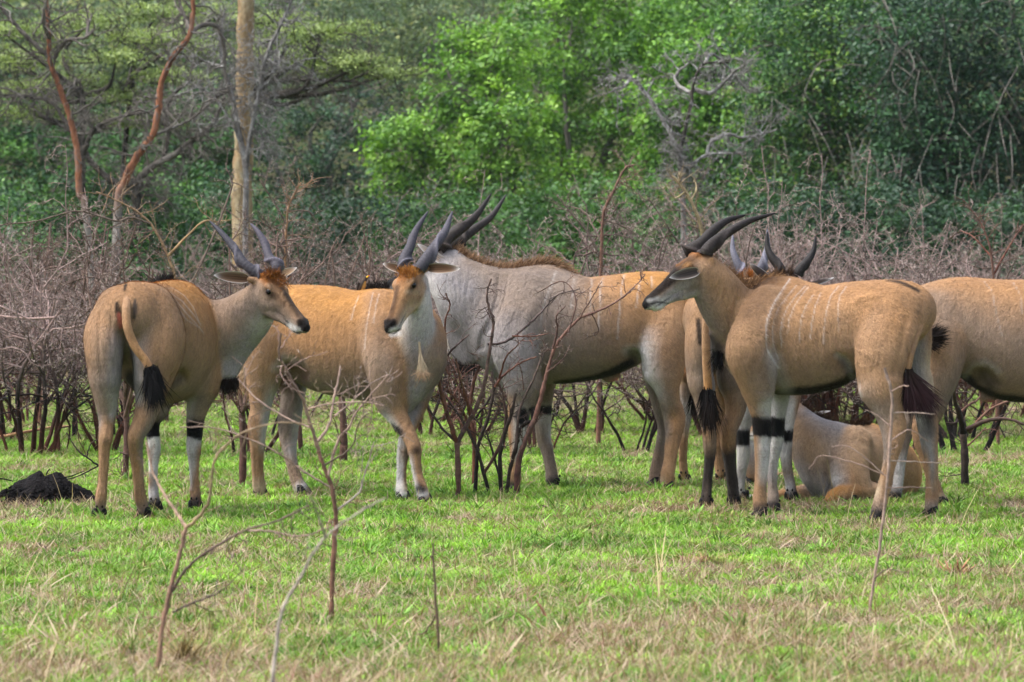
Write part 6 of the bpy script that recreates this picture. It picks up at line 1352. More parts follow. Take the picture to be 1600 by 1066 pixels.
traced_shrub('thorn_shrub', 'blackened shrub with long arching red stem crossing the grey bull flank', 32.5, [
    ([(806, 775), (810, 725), (821, 688), (836, 655)], 5, 4.2, (.07, .03, .025)),
    ([(836, 655), (846, 618), (855, 582), (866, 545), (880, 525), (905, 498), (930, 488), (960, 474), (988, 452), (1008, 430)], 3.8, .9, (.13, .065, .05)),
    ([(864, 545), (871, 515), (869, 495), (884, 478)], 2, .9), ([(836, 655), (815, 668), (806, 700), (796, 740), (792, 772)], 3.5, 3, BLK_), ([(806, 700), (812, 640), (830, 600), (846, 560), (848, 548)], 2.5, 1, (.05, .035, .03)),
    ([(888, 520), (900, 470), (880, 440), (840, 457)], 1.4, .8), ([(905, 498), (922, 470), (940, 440)], 1.2, .7), ([(818, 610), (816, 586), (810, 565)], 1.2, .7), ([(925, 490), (935, 515), (930, 525)], 1, .6), ([(855, 582), (880, 560), (890, 540)], 1.2, .7)], 32, (.09, .05, .04), tw=(12, .13, .0028), thorn=22)
traced_shrub('thorn_shrub', 'fire-blackened stems left of the grey bull forefoot', 32.7, [
    ([(768, 780), (757, 745), (746, 705), (727, 665), (705, 632), (690, 612)], 3.4, 1.4, BLK_), ([(742, 778), (745, 720), (749, 690), (762, 655), (771, 610), (768, 580)], 3.6, 2.2, BLK_), ([(785, 772), (781, 722), (788, 680), (798, 650), (806, 615)], 4, 2.2, BLK_),
    ([(755, 742), (780, 700), (790, 660), (786, 620), (775, 590)], 3, 1.6, (.06, .03, .025)), ([(779, 740), (768, 700), (757, 672), (730, 640)], 2, 1, BLK_), ([(760, 770), (752, 800)], 1.5, .8, BLK_)], 33, BLK_, tw=(8, .2, .004), thorn=4)
traced_shrub('thorn_shrub', 'twiggy reddish shrub between the facing cow and the grey bull', 33.6, [
    ([(741, 762), (741, 690), (735, 640), (742, 590), (757, 560)], 4.4, 2, RED), ([(741, 690), (722, 640), (700, 610)], 2.8, 1.4, RED), ([(738, 660), (760, 630), (778, 600)], 2.4, 1.2, BLK_), ([(735, 640), (715, 600), (708, 570)], 2.2, 1)], 34, RED, tw=(16, .3, .005), thorn=6, lvl=2)
traced_shrub('burnt_sapling', 'charred black sapling on the grass at the right', 33.6, [
    ([(1508, 766), (1507, 710), (1505, 674)], 6, 5.4, BLK_), ([(1505, 676), (1500, 650), (1492, 628), (1490, 610)], 5.5, 2.5, BLK_), ([(1506, 674), (1530, 662), (1556, 655), (1580, 656), (1610, 668)], 4, 2, (.05, .03, .025)),
    ([(1503, 652), (1490, 662), (1478, 660)], 2.5, 1.4, BLK_), ([(1500, 645), (1515, 632), (1528, 624), (1545, 600)], 2.4, 1, (.1, .05, .035)), ([(1515, 676), (1530, 655), (1555, 635), (1590, 622), (1610, 610)], 2.6, 1.2, (.14, .07, .045)), ([(1505, 700), (1520, 690), (1540, 668)], 2, 1, RED)], 35, BLK_, tw=(9, .3, .005), thorn=4, lvl=2)
def post_bush(px, py, r, lab, seed, D=None, h=300, col=(.075, .035, .028), fan=1.0):
    D = D or CAMH*FPX/(py-HORZ)
    rg = np.random.default_rng(seed); L = [([(px, py), (px+rg.uniform(-3, 3), py-60), (px+rg.uniform(-4, 4), py-125)], r, r*.8, col)]
    for k in range(6):
        a = rg.uniform(-95, 95)*fan; y0 = py-rg.uniform(95, 125)
        L.append(([(px, y0), (px+a*.3, y0-60), (px+a*.7, y0-h*.42), (px+a+rg.uniform(-15, 15), y0-h*rg.uniform(.55, .8))], r*.55, 1.2, (.11, .07, .055)))
    return traced_shrub('thorn_bush', lab, D, L, seed, (.13, .095, .085), cat='bush', tw=(9, .42, .006), thorn=16, lvl=2, dd=.8, group=None, rmin=.003)
post_bush(195, 752, 5.6, 'thorn bush with a stout dark stem seen between the hind legs of the rump-on cow', 41, h=330)
post_bush(378, 764, 6.2, 'thorn bush with thick rusty stem between the two left cows', 42, h=360)
post_bush(536, 728, 6.5, 'thorn bush with twin thick stems under the orange-backed cow belly', 43, h=290, fan=.7)
post_bush(470, 712, 4, 'thorn bush with thin leaning stem beside the orange-backed cow hind leg', 44, h=300)
post_bush(116, 688, 4, 'black-stemmed curved thorn bush at left of the rump-on cow', 45, h=300, col=BLK_)
post_bush(28, 690, 4.5, 'reddish-stemmed thorn bush at the far left', 46, h=300, col=(.11, .045, .03))
post_bush(62, 668, 3.2, 'thin forked thorn bush second from the left edge', 47, h=280, col=(.13, .06, .04))
traced_shrub('tall_thorn_shrub', 'tall bare thorny shrub rising above the grey bull back', 40, [
    ([(935, gy(40)), (936, 560), (938, 440), (940, 380), (944, 330), (958, 300), (975, 265), (990, 258)], 3.6, 1.4, (.14, .07, .05)), ([(938, 400), (915, 360), (890, 330), (870, 305)], 2, 1, GRB), ([(940, 380), (925, 350), (912, 330), (880, 320)], 1.6, .9, GRB), ([(944, 345), (965, 350), (985, 360)], 1.4, .8, GRB)], 48, RED, tw=(14, .25, .004), thorn=24)
traced_shrub('tall_thorn_shrub', 'yellowish lichen-crusted thorny branch left of the swept-back horns', 41, [
    ([(1105, gy(41)), (1104, 520), (1100, 400), (1094, 350), (1080, 315), (1065, 290), (1050, 275)], 4, 2, (.28, .22, .12)), ([(1080, 315), (1088, 295), (1085, 280)], 2, 1.2, (.3, .25, .14)), ([(1070, 300), (1055, 310), (1048, 300)], 1.6, 1, (.3, .25, .14)), ([(1060, 380), (1040, 350), (1010, 305)], 1.5, .8, GRB)], 49, (.24, .19, .12), tw=(14, .2, .004), thorn=26, thc=(.34, .30, .18))
traced_shrub('tall_thorn_shrub', 'tall orange-tinted thorn branches behind the left cow horns', 39, [
    ([(440, gy(39)), (442, 540), (445, 420), (448, 350), (452, 320), (470, 285)], 3.2, 1.2, (.26, .15, .08)), ([(448, 350), (430, 320), (405, 280)], 1.8, 1, GRB), ([(445, 400), (425, 360), (400, 345), (380, 350)], 1.8, .9, GRB), ([(452, 330), (480, 330), (495, 345)], 1.4, .8, GRB)], 50, RED, tw=(16, .25, .004), thorn=24)
traced_shrub('tall_thorn_shrub', 'thorny yellow-tipped arching branch above the rump-on cow', 37.5, [
    ([(300, gy(37.5)), (298, 600), (285, 480), (262, 400), (235, 350), (200, 322), (150, 300)], 3.4, 1.2, (.26, .17, .09)), ([(262, 400), (310, 352), (330, 345), (345, 350)], 2, 1, (.3, .2, .1)), ([(285, 470), (320, 400), (360, 300), (362, 280)], 2, 1, GRB), ([(235, 350), (205, 340), (180, 345), (120, 330), (60, 345), (0, 352)], 2, 1, GRB)], 51, RED, tw=(14, .25, .004), thorn=24)
traced_shrub('tall_thorn_shrub', 'bare thorny spray rising at the right edge above the pale eland', 40, [
    ([(1560, gy(40)), (1555, 520), (1552, 430), (1545, 380), (1530, 345), (1512, 320)], 2.8, 1, (.15, .075, .055)), ([(1552, 430), (1580, 380), (1600, 350)], 2, 1, RED), ([(1548, 400), (1520, 370), (1500, 360)], 1.6, .8, RED), ([(1554, 470), (1575, 430), (1590, 400)], 1.6, .8, GRB)], 52, RED, tw=(10, .25, .004), thorn=10)
# foreground saplings, out of focus
traced_shrub('bare_sapling', 'blurred reddish bare sapling in the left foreground with V fork', 19.7, [
    ([(245, 1062), (250, 1005), (262, 940), (276, 885), (288, 835), (291, 822)], 4.3, 3.0, (.24, .14, .10)),
    ([(291, 824), (276, 802), (255, 770), (240, 740), (228, 690)], 3, 1.4, (.26, .18, .13)), ([(291, 824), (308, 810), (326, 784), (331, 745), (338, 715), (360, 690), (390, 672), (440, 660), (500, 664)], 2.8, .9, (.27, .20, .12)),
    ([(268, 925), (290, 890), (318, 866), (350, 846), (385, 828), (430, 815), (482, 790)], 2.6, 1.3, (.10, .07, .06)), ([(270, 957), (300, 942), (330, 932), (355, 915), (382, 888)], 1.7, .8, (.07, .05, .045)), ([(385, 828), (420, 830), (470, 838), (520, 822)], 1.8, 1, PINK)], 61, (.2, .13, .1), tw=(9, .16, .0022), thorn=9, dd=.5, lvl=1)
traced_shrub('bare_sapling', 'slender thorny sapling before the orange-backed cow, forking pinkish twigs', 22.3, [
    ([(518, 978), (518, 935), (520, 890), (523, 840), (525, 808), (519, 765), (508, 735), (498, 706)], 4.2, 3.2, (.15, .075, .05)),
    ([(498, 706), (491, 680), (480, 648), (472, 622), (456, 596), (444, 572), (436, 552), (438, 522)], 3.2, 1.6, (.27, .18, .15)), ([(512, 745), (528, 690), (545, 668), (560, 640), (607, 585)], 2.4, 1.1, PINK), ([(497, 690), (515, 662), (520, 630), (527, 600), (532, 572)], 2.4, 1.4, PINK),
    ([(522, 650), (545, 632), (580, 600), (605, 586)], 1.6, .8, PINK), ([(486, 668), (450, 655), (400, 622), (372, 592)], 1.9, .9, PINK), ([(478, 642), (500, 634), (560, 628), (600, 634)], 1.6, .8, PINK), ([(505, 728), (548, 700), (560, 662), (575, 645)], 1.5, .8, GRB),
    ([(517, 762), (480, 740), (420, 700), (340, 670), (280, 668)], 1.8, .8, PINK), ([(524, 800), (560, 770), (570, 740), (585, 690)], 1.8, .9, (.3, .26, .23))], 62, PINK, tw=(9, .18, .0022), thorn=12, dd=.35, lvl=1)
traced_shrub('bare_sapling', 'very blurred pale grey leaning branch in the lower left foreground', 16.4, [
    ([(420, gy(16.4)), (425, 1070), (434, 990), (442, 950), (462, 915), (488, 868), (508, 840), (532, 820), (570, 795), (602, 778)], 3.6, 1.2, (.40, .35, .30)), ([(508, 840), (495, 800), (480, 760)], 2, 1, (.26, .22, .18))], 63, (.26, .22, .18), tw=(1, .1, .002), thorn=0)
traced_shrub('bare_sapling', 'thin pale thorny sapling before the hind leg of the chestnut bull', 22.6, [
    ([(1358, 968), (1362, 930), (1372, 870), (1381, 800), (1388, 730), (1391, 680), (1394, 622), (1386, 588), (1382, 575)], 2.6, 2.4, (.30, .22, .18)),
    ([(1392, 646), (1425, 645), (1460, 648)], 1.1, .6, (.36, .28, .24)), ([(1391, 720), (1430, 722), (1470, 724)], 1.1, .6, (.34, .27, .23)), ([(1393, 612), (1410, 603), (1420, 603)], 1.3, .7, PINK), ([(1386, 762), (1420, 762), (1458, 762)], 1.2, .6, PINK),
    ([(1392, 668), (1372, 650), (1352, 640)], 1, .6, PINK), ([(1390, 690), (1420, 672), (1450, 690)], 1, .6, PINK), ([(1388, 745), (1340, 725), (1290, 712), (1275, 715)], .9, .6, PINK), ([(1380, 740), (1330, 700), (1300, 698)], .9, .6, PINK), ([(1366, 905), (1385, 890), (1420, 895)], 1, .6, GRB)], 64, PINK, tw=(3, .1, .0016), thorn=8, lvl=0, dd=.15)
traced_shrub('bare_sapling', 'thin dark blurred weed stalk in the bottom centre foreground', 20.6, [
    ([(686, 1030), (684, 980), (680, 930), (678, 890), (676, 850)], 2.6, 1.4, (.09, .06, .04)), ([(682, 960), (664, 988), (650, 992)], 1.4, .8, (.09, .06, .04))], 65, (.09, .06, .04), tw=(6, .08, .002), thorn=8)
traced_shrub('fallen_stick', 'tan fallen stick lying in the grass at far left', 39.5, [
    ([(-6, 684), (40, 675), (70, 669), (108, 666)], 2.6, 1.6, (.30, .17, .09))], 66, GRB, cat='stick', tw=(0, .1, .002), thorn=0)
traced_shrub('fallen_stick', 'orange-brown stick end poking out of the grass near the bottom centre', 22.2, [
    ([(866, gy(22.2)-12), (850, gy(22.2)-22), (838, gy(22.2)-40)], 2.6, 1.6, (.33, .15, .09))], 67, GRB, cat='stick', tw=(0, .1, .002), thorn=0)
traced_shrub('charred_twig', 'black forked charred twig on the grass left of the rump-on cow', 33.2, [
    ([(154, 728), (140, 718), (122, 704), (112, 690), (104, 676)], 1.6, 1, BLK_), ([(136, 714), (139, 700), (146, 690), (160, 684)], 1.1, .6, BLK_), ([(154, 728), (120, 745), (98, 750), (88, 748)], 1.2, .8, BLK_)], 68, BLK_, cat='twig', tw=(1, .1, .002), thorn=0, dd=.05)
# ------------------------------------------------------------------ charred mound
def mound():
    D = 31.9; c = np.array(P(66, gy(D), D)); c[2] = 0
    root = empty('earth_mound', c); tag(root, 'charred black rounded earth mound on the grass at the left edge', 'mound')
    n, m = 60, 26; V = []
    for i in range(m):
        t = i/(m-1)
        for j in range(n):
            a = 2*np.pi*j/n
            r = t*(.235+.035*math.sin(2*a+1)+.02*math.sin(3*a))
            x, y = r*math.cos(a)*(1.45 if math.cos(a) > 0 else 1.0), r*math.sin(a)
            z = .20*max(0, 1-t**3)**.9+(-.02 if t > .97 else 0)
            if math.cos(a) > 0: z *= 1-.25*t*math.cos(a)
            q = mnoise.fractal((x*9, y*9, z*9), .8, 2.2, 5); q2 = mnoise.noise((x*30, y*30, z*30+5))
            V.append((x+q*.02, y+q2*.01, z+q*.034+q2*.012))
    F = [[i*n+j, (i+1)*n+j, (i+1)*n+(j+1) % n, i*n+(j+1) % n] for i in range(m-1) for j in range(n)]
    mt, nt, b = new_mat('charred_soil', .9, .08)
    oc = coords(nt); n1 = noise_tex(nt, 30, 8, .8, oc, .5); v = nt.nodes.new('ShaderNodeTexVoronoi'); v.inputs['Scale'].default_value = 45; nt.links.new(oc, v.inputs[0])
    nt.links.new(ramp(nt, n1, [(.35, (.004, .004, .004)), (.55, (.014, .012, .013)), (.78, (.05, .045, .045))]), b.inputs['Base Color'])
    ad = N(nt, 'ShaderNodeMath', operation='ADD'); nt.links.new(n1, ad.inputs[0]); nt.links.new(v.outputs[0], ad.inputs[1]); bump(nt, b, ad.outputs[0], .03, 1)
    M['char'] = mt
    mesh_np('mound_body', V, F, mt, root, smooth=True)
    rg = np.random.default_rng(3); Vs, Fs = [], []; o = 0
    for k in range(420):
        a = rg.uniform(0, 6.28); t = rg.uniform(.5, 1.25); x = .25*t*math.cos(a)*1.35; y = .25*t*math.sin(a)*1.0
        s = rg.uniform(.006, .022)
        z = .155*max(0, 1-min(t, 1)**2.4)**.8
        vv, ff = ell_mesh((x, y, z), (s, s*.8, s*.6), 4); vv = vv+rg.normal(size=vv.shape)*s*.2
        Vs.append(vv); Fs.append(ff+o); o += len(vv)
    st = mesh_np('clod', np.concatenate(Vs), np.concatenate(Fs), mt, root); st['kind'] = 'stuff'
    # twigs sticking out
    for k, (p, r) in enumerate([([(88, 748), (108, 745), (122, 740), (132, 736)], 1.3), ([(-4, 748), (8, 749), (20, 752)], 1.5), ([(72, 742), (75, 736), (78, 733)], 1.3)]):
        C = catmull([np.array(P(a, b_, D-.15)) for a, b_ in p], 4)-c; V1, F1 = tube_np([C], [np.linspace(r, r*.5, len(C))/FPX*D], 5)
        mesh_np('charred_twig', V1, F1, mt, root)
mound()
def clod_patch(name, label, px, py, w, n, seed, cat, mat='char', smin=.01, smax=.03):
    D = CAMH*FPX/(py-HORZ); c = np.array(P(px, py, D)); c[2] = 0
    rg = np.random.default_rng(seed); Vs, Fs = [], []; o = 0
    for k in range(n):
        x, y = rg.normal()*w*.5, rg.normal()*w*.4; s = rg.uniform(smin, smax)
        vv, ff = ell_mesh((x, y, s*.5), (s, s*.85, s*.7), 6); vv = vv+rg.normal(size=vv.shape)*s*.09
        Vs.append(vv); Fs.append(ff+o); o += len(vv)
    ob = mesh_np(name, np.concatenate(Vs), np.concatenate(Fs), M[mat], smooth=True, loc=c); tag(ob, label, cat, 'dung and ash on the grass')
for k, a in enumerate([('black dung heap on the grass between the grey bull feet', 952, 755, .12, 16), ('small black dung lumps below the grey bull belly', 922, 752, .07, 8), ('dark dung and ash patch in front of the facing cow', 632, 878, .35, 26), ('single dark dung lump on the grass in front of the facing cow', 618, 849, .05, 5),
                       ('scattered dung at the grey bull forefoot', 858, 799, .14, 12), ('ash patch left of the foreground sapling', 30, 828, .3, 18), ('dark ash lumps behind the forked foreground sapling', 320, 934, .3, 22)]):
    clod_patch('dung_pile' if 'ash' not in a[0] else 'ash_patch', a[0], a[1], a[2], a[3], a[4], 400+k, 'dung' if 'ash' not in a[0] else 'ash', smin=.012, smax=.03)

# ------------------------------------------------------------------ oxpecker on the cow's back
def bird():
    D = 32.45; c = np.array(P(567, 455, D)); root = empty('oxpecker', c); tag(root, 'small brown oxpecker with yellow and red bill perched on the cow back', 'bird')
    s = FPX/D; q = lambda x, y, d=0: np.array(P(x, y, D+d))-c
    def blob(nm, pts, col, mat='hair', sub=5):
        C = catmull([q(p[0], p[1], p[2] if len(p) > 4 else 0) for p in pts], sub); r = catmull([[p[-2], 0, 0] for p in pts], sub)[:, 0]/s; 
        V, F = tube_np([C], [np.maximum(r, .001)], 12); cl = np.array([pts[0][-1]]*len(V)) if col is None else np.array([col]*len(V))
        return mesh_np(nm, V, F, M[mat], root, smooth=True, col=cl)
    # body: brown back, buff belly
    pts = [(562, 458, .5, 0), (563, 454, 4.6, 0), (565, 449, 6.0, 0), (567, 444, 5.4, 0), (569, 440, 3.6, 0), (571, 436, 3.4, 0), (572, 432.5, 3.0, 0), (572.5, 430, .4, 0)]
    C = catmull([q(p[0], p[1]) for p in pts], 5); r = catmull([[p[2], 0, 0] for p in pts], 5)[:, 0]/s
    V, F = tube_np([C], [np.maximum(r, .0008)], 14)
    w = V@np.array([1, -.6, 0]); t = np.repeat(np.linspace(0, 1, len(C)), 14)
    col = np.where(((V-np.repeat(C, 14, 0))@np.array([-.8, -.35, -.2]) > .002)[:, None], np.array([[.035, .025, .02]]), np.array([[.40, .22, .06]])); col[t > .6] = (.06, .045, .035)
    body = mesh_np('body', V, F, M['hair'], root, smooth=True, col=col)
    for pth, r0, nm, cl in [([(573, 433.5, -.01), (575, 432, -.015), (576.5, 431, -.02)], 1.5, 'bill', (.70, .42, .03)), ([(576, 431.2, -.018), (577.6, 430.8, -.022)], .9, 'bill_tip', (.6, .05, .03)),
                            ([(562, 452, .0), (558, 460, .02), (556, 466, .03)], 2.0, 'tail', (.03, .022, .018)), ([(566, 455, -.01), (566, 459, -.015)], .6, 'leg', (.05, .04, .035)), ([(569, 454, -.01), (569, 458, -.015)], .6, 'leg', (.05, .04, .035)),
                            ([(561, 442, -.01), (559, 449, -.01), (558, 456, .0)], 2.6, 'wing', (.03, .022, .018)), ([(574, 443, .01), (576, 447, .01), (575, 452, .01)], 1.8, 'wing', (.03, .022, .018))]:
        C = catmull([q(*p) for p in pth], 4); V, F = tube_np([C], [np.linspace(r0, r0*.35, len(C))/s], 8); mesh_np(nm, V, F, M['hair'], root, smooth=True, col=np.array(cl))
    V, F = ell_mesh(q(573, 433.3, -.012), (.0035,)*3, 6); mesh_np('eye', V, F, make_flat('bird_eye', (.45, .30, .03), .2), root, smooth=True)
bird()

# ------------------------------------------------------------------ grass
def blade_mat():
    m, nt, b = new_mat('grass_blade', .55, .25)
    ti = attr(nt, 'tint', 'INSTANCER').outputs['Color']; vc = attr(nt, 'Col').outputs['Color']
    c = mixc(nt, 1, ti, vc, 'MULTIPLY'); nt.links.new(c, b.inputs['Base Color'])
    tr = N(nt, 'ShaderNodeBsdfTranslucent'); nt.links.new(mixc(nt, 1, c, (1.15, 1.25, .7), 'MULTIPLY'), tr.inputs[0])
    mx = N(nt, 'ShaderNodeMixShader'); mx.inputs[0].default_value = .22
    nt.links.new(b.outputs[0], mx.inputs[1]); nt.links.new(tr.outputs[0], mx.inputs[2]); nt.links.new(mx.outputs[0], nt.nodes['Material Output'].inputs[0])
    return m
M['blade'] = blade_mat()
def tuft(seed, n, h, w, lean, spread, bendy=.5, droop=0, rnd=.25):
    rg = np.random.default_rng(seed); Vs, Cs = [], []
    a = rg.uniform(0, 2*np.pi, n); r = spread*np.sqrt(rg.random(n))
    b0 = np.stack([np.cos(a*1.7)*r, np.sin(a*1.7)*r, np.full(n, -.004)], 1)
    d = np.stack([np.cos(a), np.sin(a), np.zeros(n)], 1); L = h*rg.uniform(.45, 1.15, n)[:, None]; ln = lean*rg.uniform(.2, 1.3, n)[:, None]
    sd = np.stack([-np.sin(a+rg.normal(size=n)*.8), np.cos(a+rg.normal(size=n)*.8), np.zeros(n)], 1)*(w*rg.uniform(.6, 1.3, n))[:, None]
    v = (1-rnd+2*rnd*rg.random((n, 1)))
    for t, ww in ((0, .8), (.4, 1), (.75, .7), (1, .08)):
        c = b0+d*L*ln*(t+bendy*t*t)+np.array([0, 0, 1])*L*(t-droop*t*t)*(1-.25*ln)
        Vs += [c-sd*ww*.5, c+sd*ww*.5]
        k = v*(.75+.35*t)
        Cs += [np.tile(k, (1, 3)), np.tile(k, (1, 3))]
    V = np.stack(Vs, 1).reshape(-1, 3); C = np.stack(Cs, 1).reshape(-1, 3)
    o = np.arange(n)[:, None]*8
    F = np.concatenate([o+[[2*k, 2*k+1, 2*k+3, 2*k+2]] for k in range(3)])
    ob = mesh_np('grass_tuft', V, F, M['blade'], col=C); scn.collection.objects.unlink(ob); return ob
def gcoll(name, obs):
    c = bpy.data.collections.new(name)
    for k, o in enumerate(obs): o.name = f'{name}_{k:02d}'; c.objects.link(o)
    return c
def scatter(name, label, pts, rot, scale, tint, coll, parent=None):
    me = bpy.data.meshes.new(name); me.vertices.add(len(pts)); me.vertices.foreach_set('co', np.asarray(pts, np.float32).ravel())
    for nm, ty, ar, key in (('rot', 'FLOAT_VECTOR', rot, 'vector'), ('scl', 'FLOAT_VECTOR', scale, 'vector')):
        at = me.attributes.new(nm, ty, 'POINT'); at.data.foreach_set(key, np.asarray(ar, np.float32).ravel())
    at = me.attributes.new('tint', 'FLOAT_COLOR', 'POINT'); c4 = np.ones((len(pts), 4), np.float32); c4[:, :3] = tint; at.data.foreach_set('color', c4.ravel())
    ob = link(bpy.data.objects.new(name, me)); tag(ob, kind='stuff')
    ng = bpy.data.node_groups.new(name+'_nodes', 'GeometryNodeTree')
    ng.interface.new_socket('Geometry', in_out='INPUT', socket_type='NodeSocketGeometry'); ng.interface.new_socket('Geometry', in_out='OUTPUT', socket_type='NodeSocketGeometry')
    gi, go = ng.nodes.new('NodeGroupInput'), ng.nodes.new('NodeGroupOutput')
    ip = ng.nodes.new('GeometryNodeInstanceOnPoints'); ci = ng.nodes.new('GeometryNodeCollectionInfo')
    ci.inputs['Collection'].default_value = coll; ci.inputs['Separate Children'].default_value = True; ci.inputs['Reset Children'].default_value = True
    ip.inputs['Pick Instance'].default_value = True
    def na(nm, ty):
        n = ng.nodes.new('GeometryNodeInputNamedAttribute'); n.data_type = ty; n.inputs['Name'].default_value = nm
        return n.outputs['Attribute']
    ng.links.new(gi.outputs[0], ip.inputs['Points']); ng.links.new(ci.outputs[0], ip.inputs['Instance'])
    rv = ng.nodes.new('FunctionNodeRandomValue'); rv.data_type = 'INT'
    rv.inputs[4].default_value = 0; rv.inputs[5].default_value = len(coll.objects)-1
    ng.links.new(rv.outputs[2], ip.inputs['Instance Index'])
    e2r = ng.nodes.new('FunctionNodeEulerToRotation'); ng.links.new(na('rot', 'FLOAT_VECTOR'), e2r.inputs[0]); ng.links.new(e2r.outputs[0], ip.inputs['Rotation'])
    ng.links.new(na('scl', 'FLOAT_VECTOR'), ip.inputs['Scale']); ng.links.new(ip.outputs[0], go.inputs[0])
    md = ob.modifiers.new('scatter', 'NODES'); md.node_group = ng
    return ob
green_c = gcoll('green_tuft', [tuft(k, 15, .050, .0075, .9, .03, .6) for k in range(4)]+[tuft(10+k, 12, .036, .012, 1.2, .03, .6, .2) for k in range(4)])
fine_c = gcoll('straw_tuft', [tuft(20+k, 14, .055, .0040, 1.6, .04, .8, .3) for k in range(4)]+[tuft(30+k, 8, .085, .0034, .9, .03, .5, .1) for k in range(2)])
dark_c = gcoll('dark_stubble', [tuft(40+k, 12, .035, .005, 1.2, .05, .4) for k in range(3)])
gr = np.random.default_rng(99)
def field(n, d0, d1, pw=1.0):
    """random points inside the camera's view wedge, denser near the camera for pw>1"""
    u = gr.random(n); D = (d0**(2-pw)+(d1**(2-pw)-d0**(2-pw))*u)**(1/(2-pw)) if pw != 2 else d0*(d1/d0)**u
    x = (gr.random(n)*2-1)*(D*800/FPX+1.6)
    return x, D
def scatter_kind(name, n, d0, d1, pw, fn, coll):
    x, y = field(n, d0, d1, pw)
    keep, tint, sc = fn(x, y)
    x, y, tint, sc = x[keep], y[keep], tint[keep], sc[keep]
    m = len(x); z = ground_z(x, y)
    rot = np.stack([gr.normal(size=m)*.12, gr.normal(size=m)*.12, gr.uniform(0, 6.28, m)], 1)
    far = (1+np.clip((y-36)/40, 0, 1)*.6)
    sc3 = np.stack([sc*far, sc*far, sc*(1+.15*gr.normal(size=m))], 1)
    return scatter(name, None, np.stack([x, y, z], 1), rot, sc3, tint, coll)
def bare(x, y):
    """trodden and burnt places without grass"""
    b = np.zeros(len(x))
    for cx, cy, w in ((66, 800, 1.0), (225, 800, .7), (1190, 800, .5), (320, 934, .35), (632, 880, .4), (1450, 800, .3)):
        D = CAMH*FPX/(cy-HORZ); X = (cx-800)/FPX*D
        b = np.maximum(b, np.exp(-(((x-X)/w)**2+((y-D)/(w*1.1))**2)))
    return b
def patch(x, y):
    return fnoise(x, y, 1.5, 1)*.30+fnoise(x, y, .42, 6)*.45+fnoise(x*1.0, y*.5, .20, 14)*.25
def f_green(x, y):
    p = patch(x, y); u = gr.random(len(x))
    keep = (u < np.clip((p-.36)/.17, .12, .95)*(1-.75*bare(x, y))) & ~((y > 61) & (u > .5))
    g = vnoise(x, y, .35, 12)[:, None]; v = gr.random((len(x), 1))
    c = np.array([.06, .13, .013])*(1-g)+np.array([.24, .43, .038])*g
    c = c*(.75+.5*v); yel = (gr.random((len(x), 1)) < .16)*gr.random((len(x), 1)); c = c*(1-yel)+np.array([.30, .30, .10])*yel
    return keep, c, .75+.55*gr.random(len(x))*(.5+p)
def f_straw(x, y):
    p = patch(x, y); q = fnoise(x, y, 1.2, 20); u = gr.random(len(x))
    near = np.clip((27-y)/8, 0, 1)
    keep = u < np.clip(.85-(p-.35)*2.2+near*.35, .10, 1)*(.45+1.0*q)
    v = gr.random((len(x), 1)); c = np.array([.19, .125, .08])*(1-v)+np.array([.46, .37, .25])*v
    r = gr.random((len(x), 1)) < .25; c = np.where(r, np.array([.20, .105, .07]), c)
    return keep, c, .7+.7*gr.random(len(x))+near*.5*gr.random(len(x))
def f_dark(x, y):
    p = patch(x, y); u = gr.random(len(x))
    keep = u < np.clip(.60-(p-.3)*2.2+bare(x, y), .04, 1)
    c = np.array([.022, .015, .012])*(.4+gr.random((len(x), 1))*1.6)
    return keep, c, .7+.6*gr.random(len(x))
scatter_kind('green_grass', 215000, 17.5, 46, 1.6, f_green, green_c)
scatter_kind('far_green_grass', 52000, 46, 72, 1.0, f_green, green_c)
scatter_kind('dry_grass', 140000, 17.5, 62, 1.7, f_straw, fine_c)
scatter_kind('burnt_stubble', 68000, 17.5, 60, 1.6, f_dark, dark_c)
# tall dry stalks and leafy clumps close to the camera
stalk_c = gcoll('dry_stalk', [tuft(60+k, 3, .30, .0035, .35, .03, .6, .1) for k in range(4)])
def f_stalk(x, y):
    u = gr.random(len(x)); keep = u < np.clip((26-y)/9, .10, 1)
    v = gr.random((len(x), 1)); return keep, np.array([.36, .27, .15])*(.5+v), .5+.7*gr.random(len(x))
scatter_kind('dry_stalks', 2600, 17.5, 36, 1.8, f_stalk, stalk_c)
clump_c = gcoll('leafy_clump', [tuft(70+k, 30, .10, .012, .85, .04, .7, .1) for k in range(4)])
def f_clump(x, y):
    keep = gr.random(len(x)) < np.clip((patch(x, y)-.35)*3, 0, 1); v = gr.random((len(x), 1))
    return keep, np.array([.12, .25, .03])*(.45+1.0*v), .45+.55*gr.random(len(x))
scatter_kind('leafy_grass_clumps', 5600, 17.5, 40, 1.8, f_clump, clump_c)
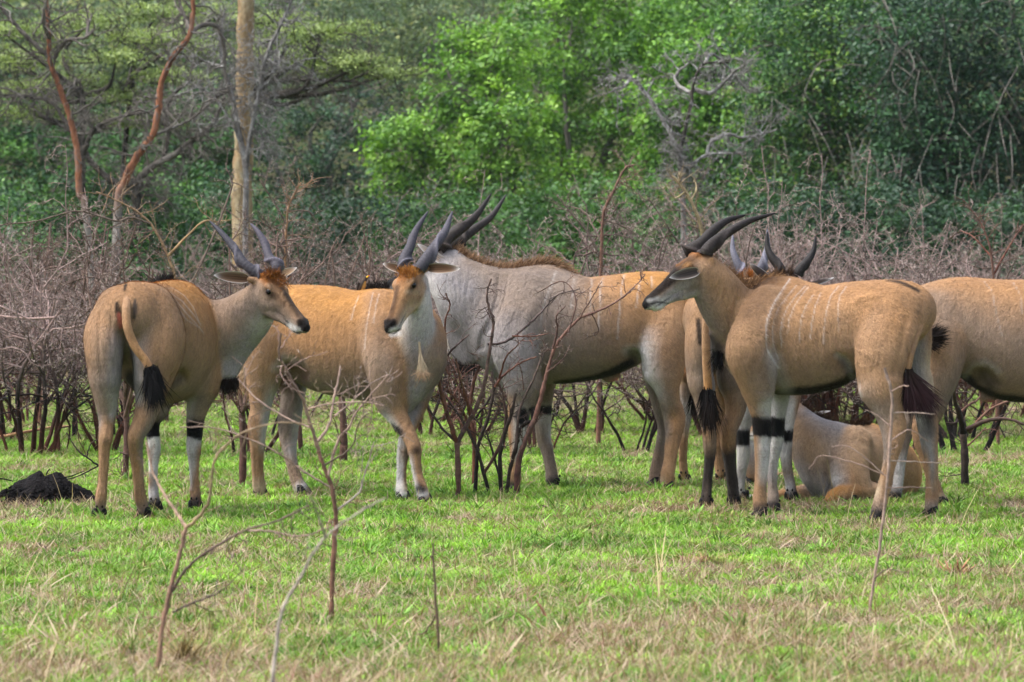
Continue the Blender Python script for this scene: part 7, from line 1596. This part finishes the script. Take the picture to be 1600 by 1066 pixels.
# a few individual dry tussocks that stand out
def tussock(name, label, px, py, n, h, w, lean, col, seed, cat='grass clump', droop=.1):
    D = CAMH*FPX/(py-HORZ); c = np.array(P(px, py, D)); c[2] = 0
    ob = tuft(seed, n, h, w, lean, .06, .7, droop, .5); me = ob.data
    a = me.color_attributes['Col']; buf = np.empty(len(me.vertices)*4, np.float32); a.data.foreach_get('color', buf); buf = buf.reshape(-1, 4); buf[:, :3] *= np.array(col); a.data.foreach_set('color', buf.ravel())
    me.materials.clear(); me.materials.append(M['hair']); ob.name = name; ob.location = c; link(ob); tag(ob, label, cat, 'tussocks and stalks in the foreground')
tussock('dead_grass_tussock', 'flattened reddish-brown dead grass tussock in the middle foreground', 1110, 884, 260, .16, .005, 1.8, (.30, .17, .10), 501, droop=.5)
tussock('dead_grass_tussock', 'brown-green dried tussock at the bottom left', 292, 1045, 120, .17, .008, .45, (.26, .20, .09), 502)
tussock('dead_grass_tussock', 'small rusty tussock in the grass at right', 1498, 905, 70, .13, .008, .7, (.28, .13, .08), 503)
tussock('tall_grass_stalk', 'single pale upright grass stalk in the centre foreground', 1012, 945, 3, .42, .007, .05, (.55, .45, .26), 504, cat='grass stalk')
tussock('tall_grass_stalk', 'leaning pale straw blade left of centre foreground', 800, 905, 2, .38, .009, .35, (.55, .48, .30), 505, cat='grass stalk')
tussock('tall_grass_stalk', 'curved pale straw at lower right', 1512, 1040, 3, .40, .006, .7, (.52, .45, .28), 506, cat='grass stalk')
# ------------------------------------------------------------------ thin haze in the air
hv = [(x, y, z) for x in (-175, 175) for y in (-45, 435) for z in (-3, 130)]
hf = [(0, 1, 3, 2), (4, 6, 7, 5), (0, 4, 5, 1), (2, 3, 7, 6), (0, 2, 6, 4), (1, 5, 7, 3)]
hm = bpy.data.materials.new('haze'); hm.use_nodes = True; hn = hm.node_tree
hn.nodes.remove(hn.nodes['Principled BSDF'])
pv = hn.nodes.new('ShaderNodeVolumePrincipled'); pv.inputs['Color'].default_value = (.80, .90, 1.0, 1); pv.inputs['Density'].default_value = .00010; pv.inputs['Anisotropy'].default_value = .2
hn.links.new(pv.outputs[0], hn.nodes['Material Output'].inputs['Volume'])
hz_ = mesh_np('haze', np.array(hv), np.array(hf), hm); tag(hz_, kind='stuff')
scn.cycles.volume_bounces = 1
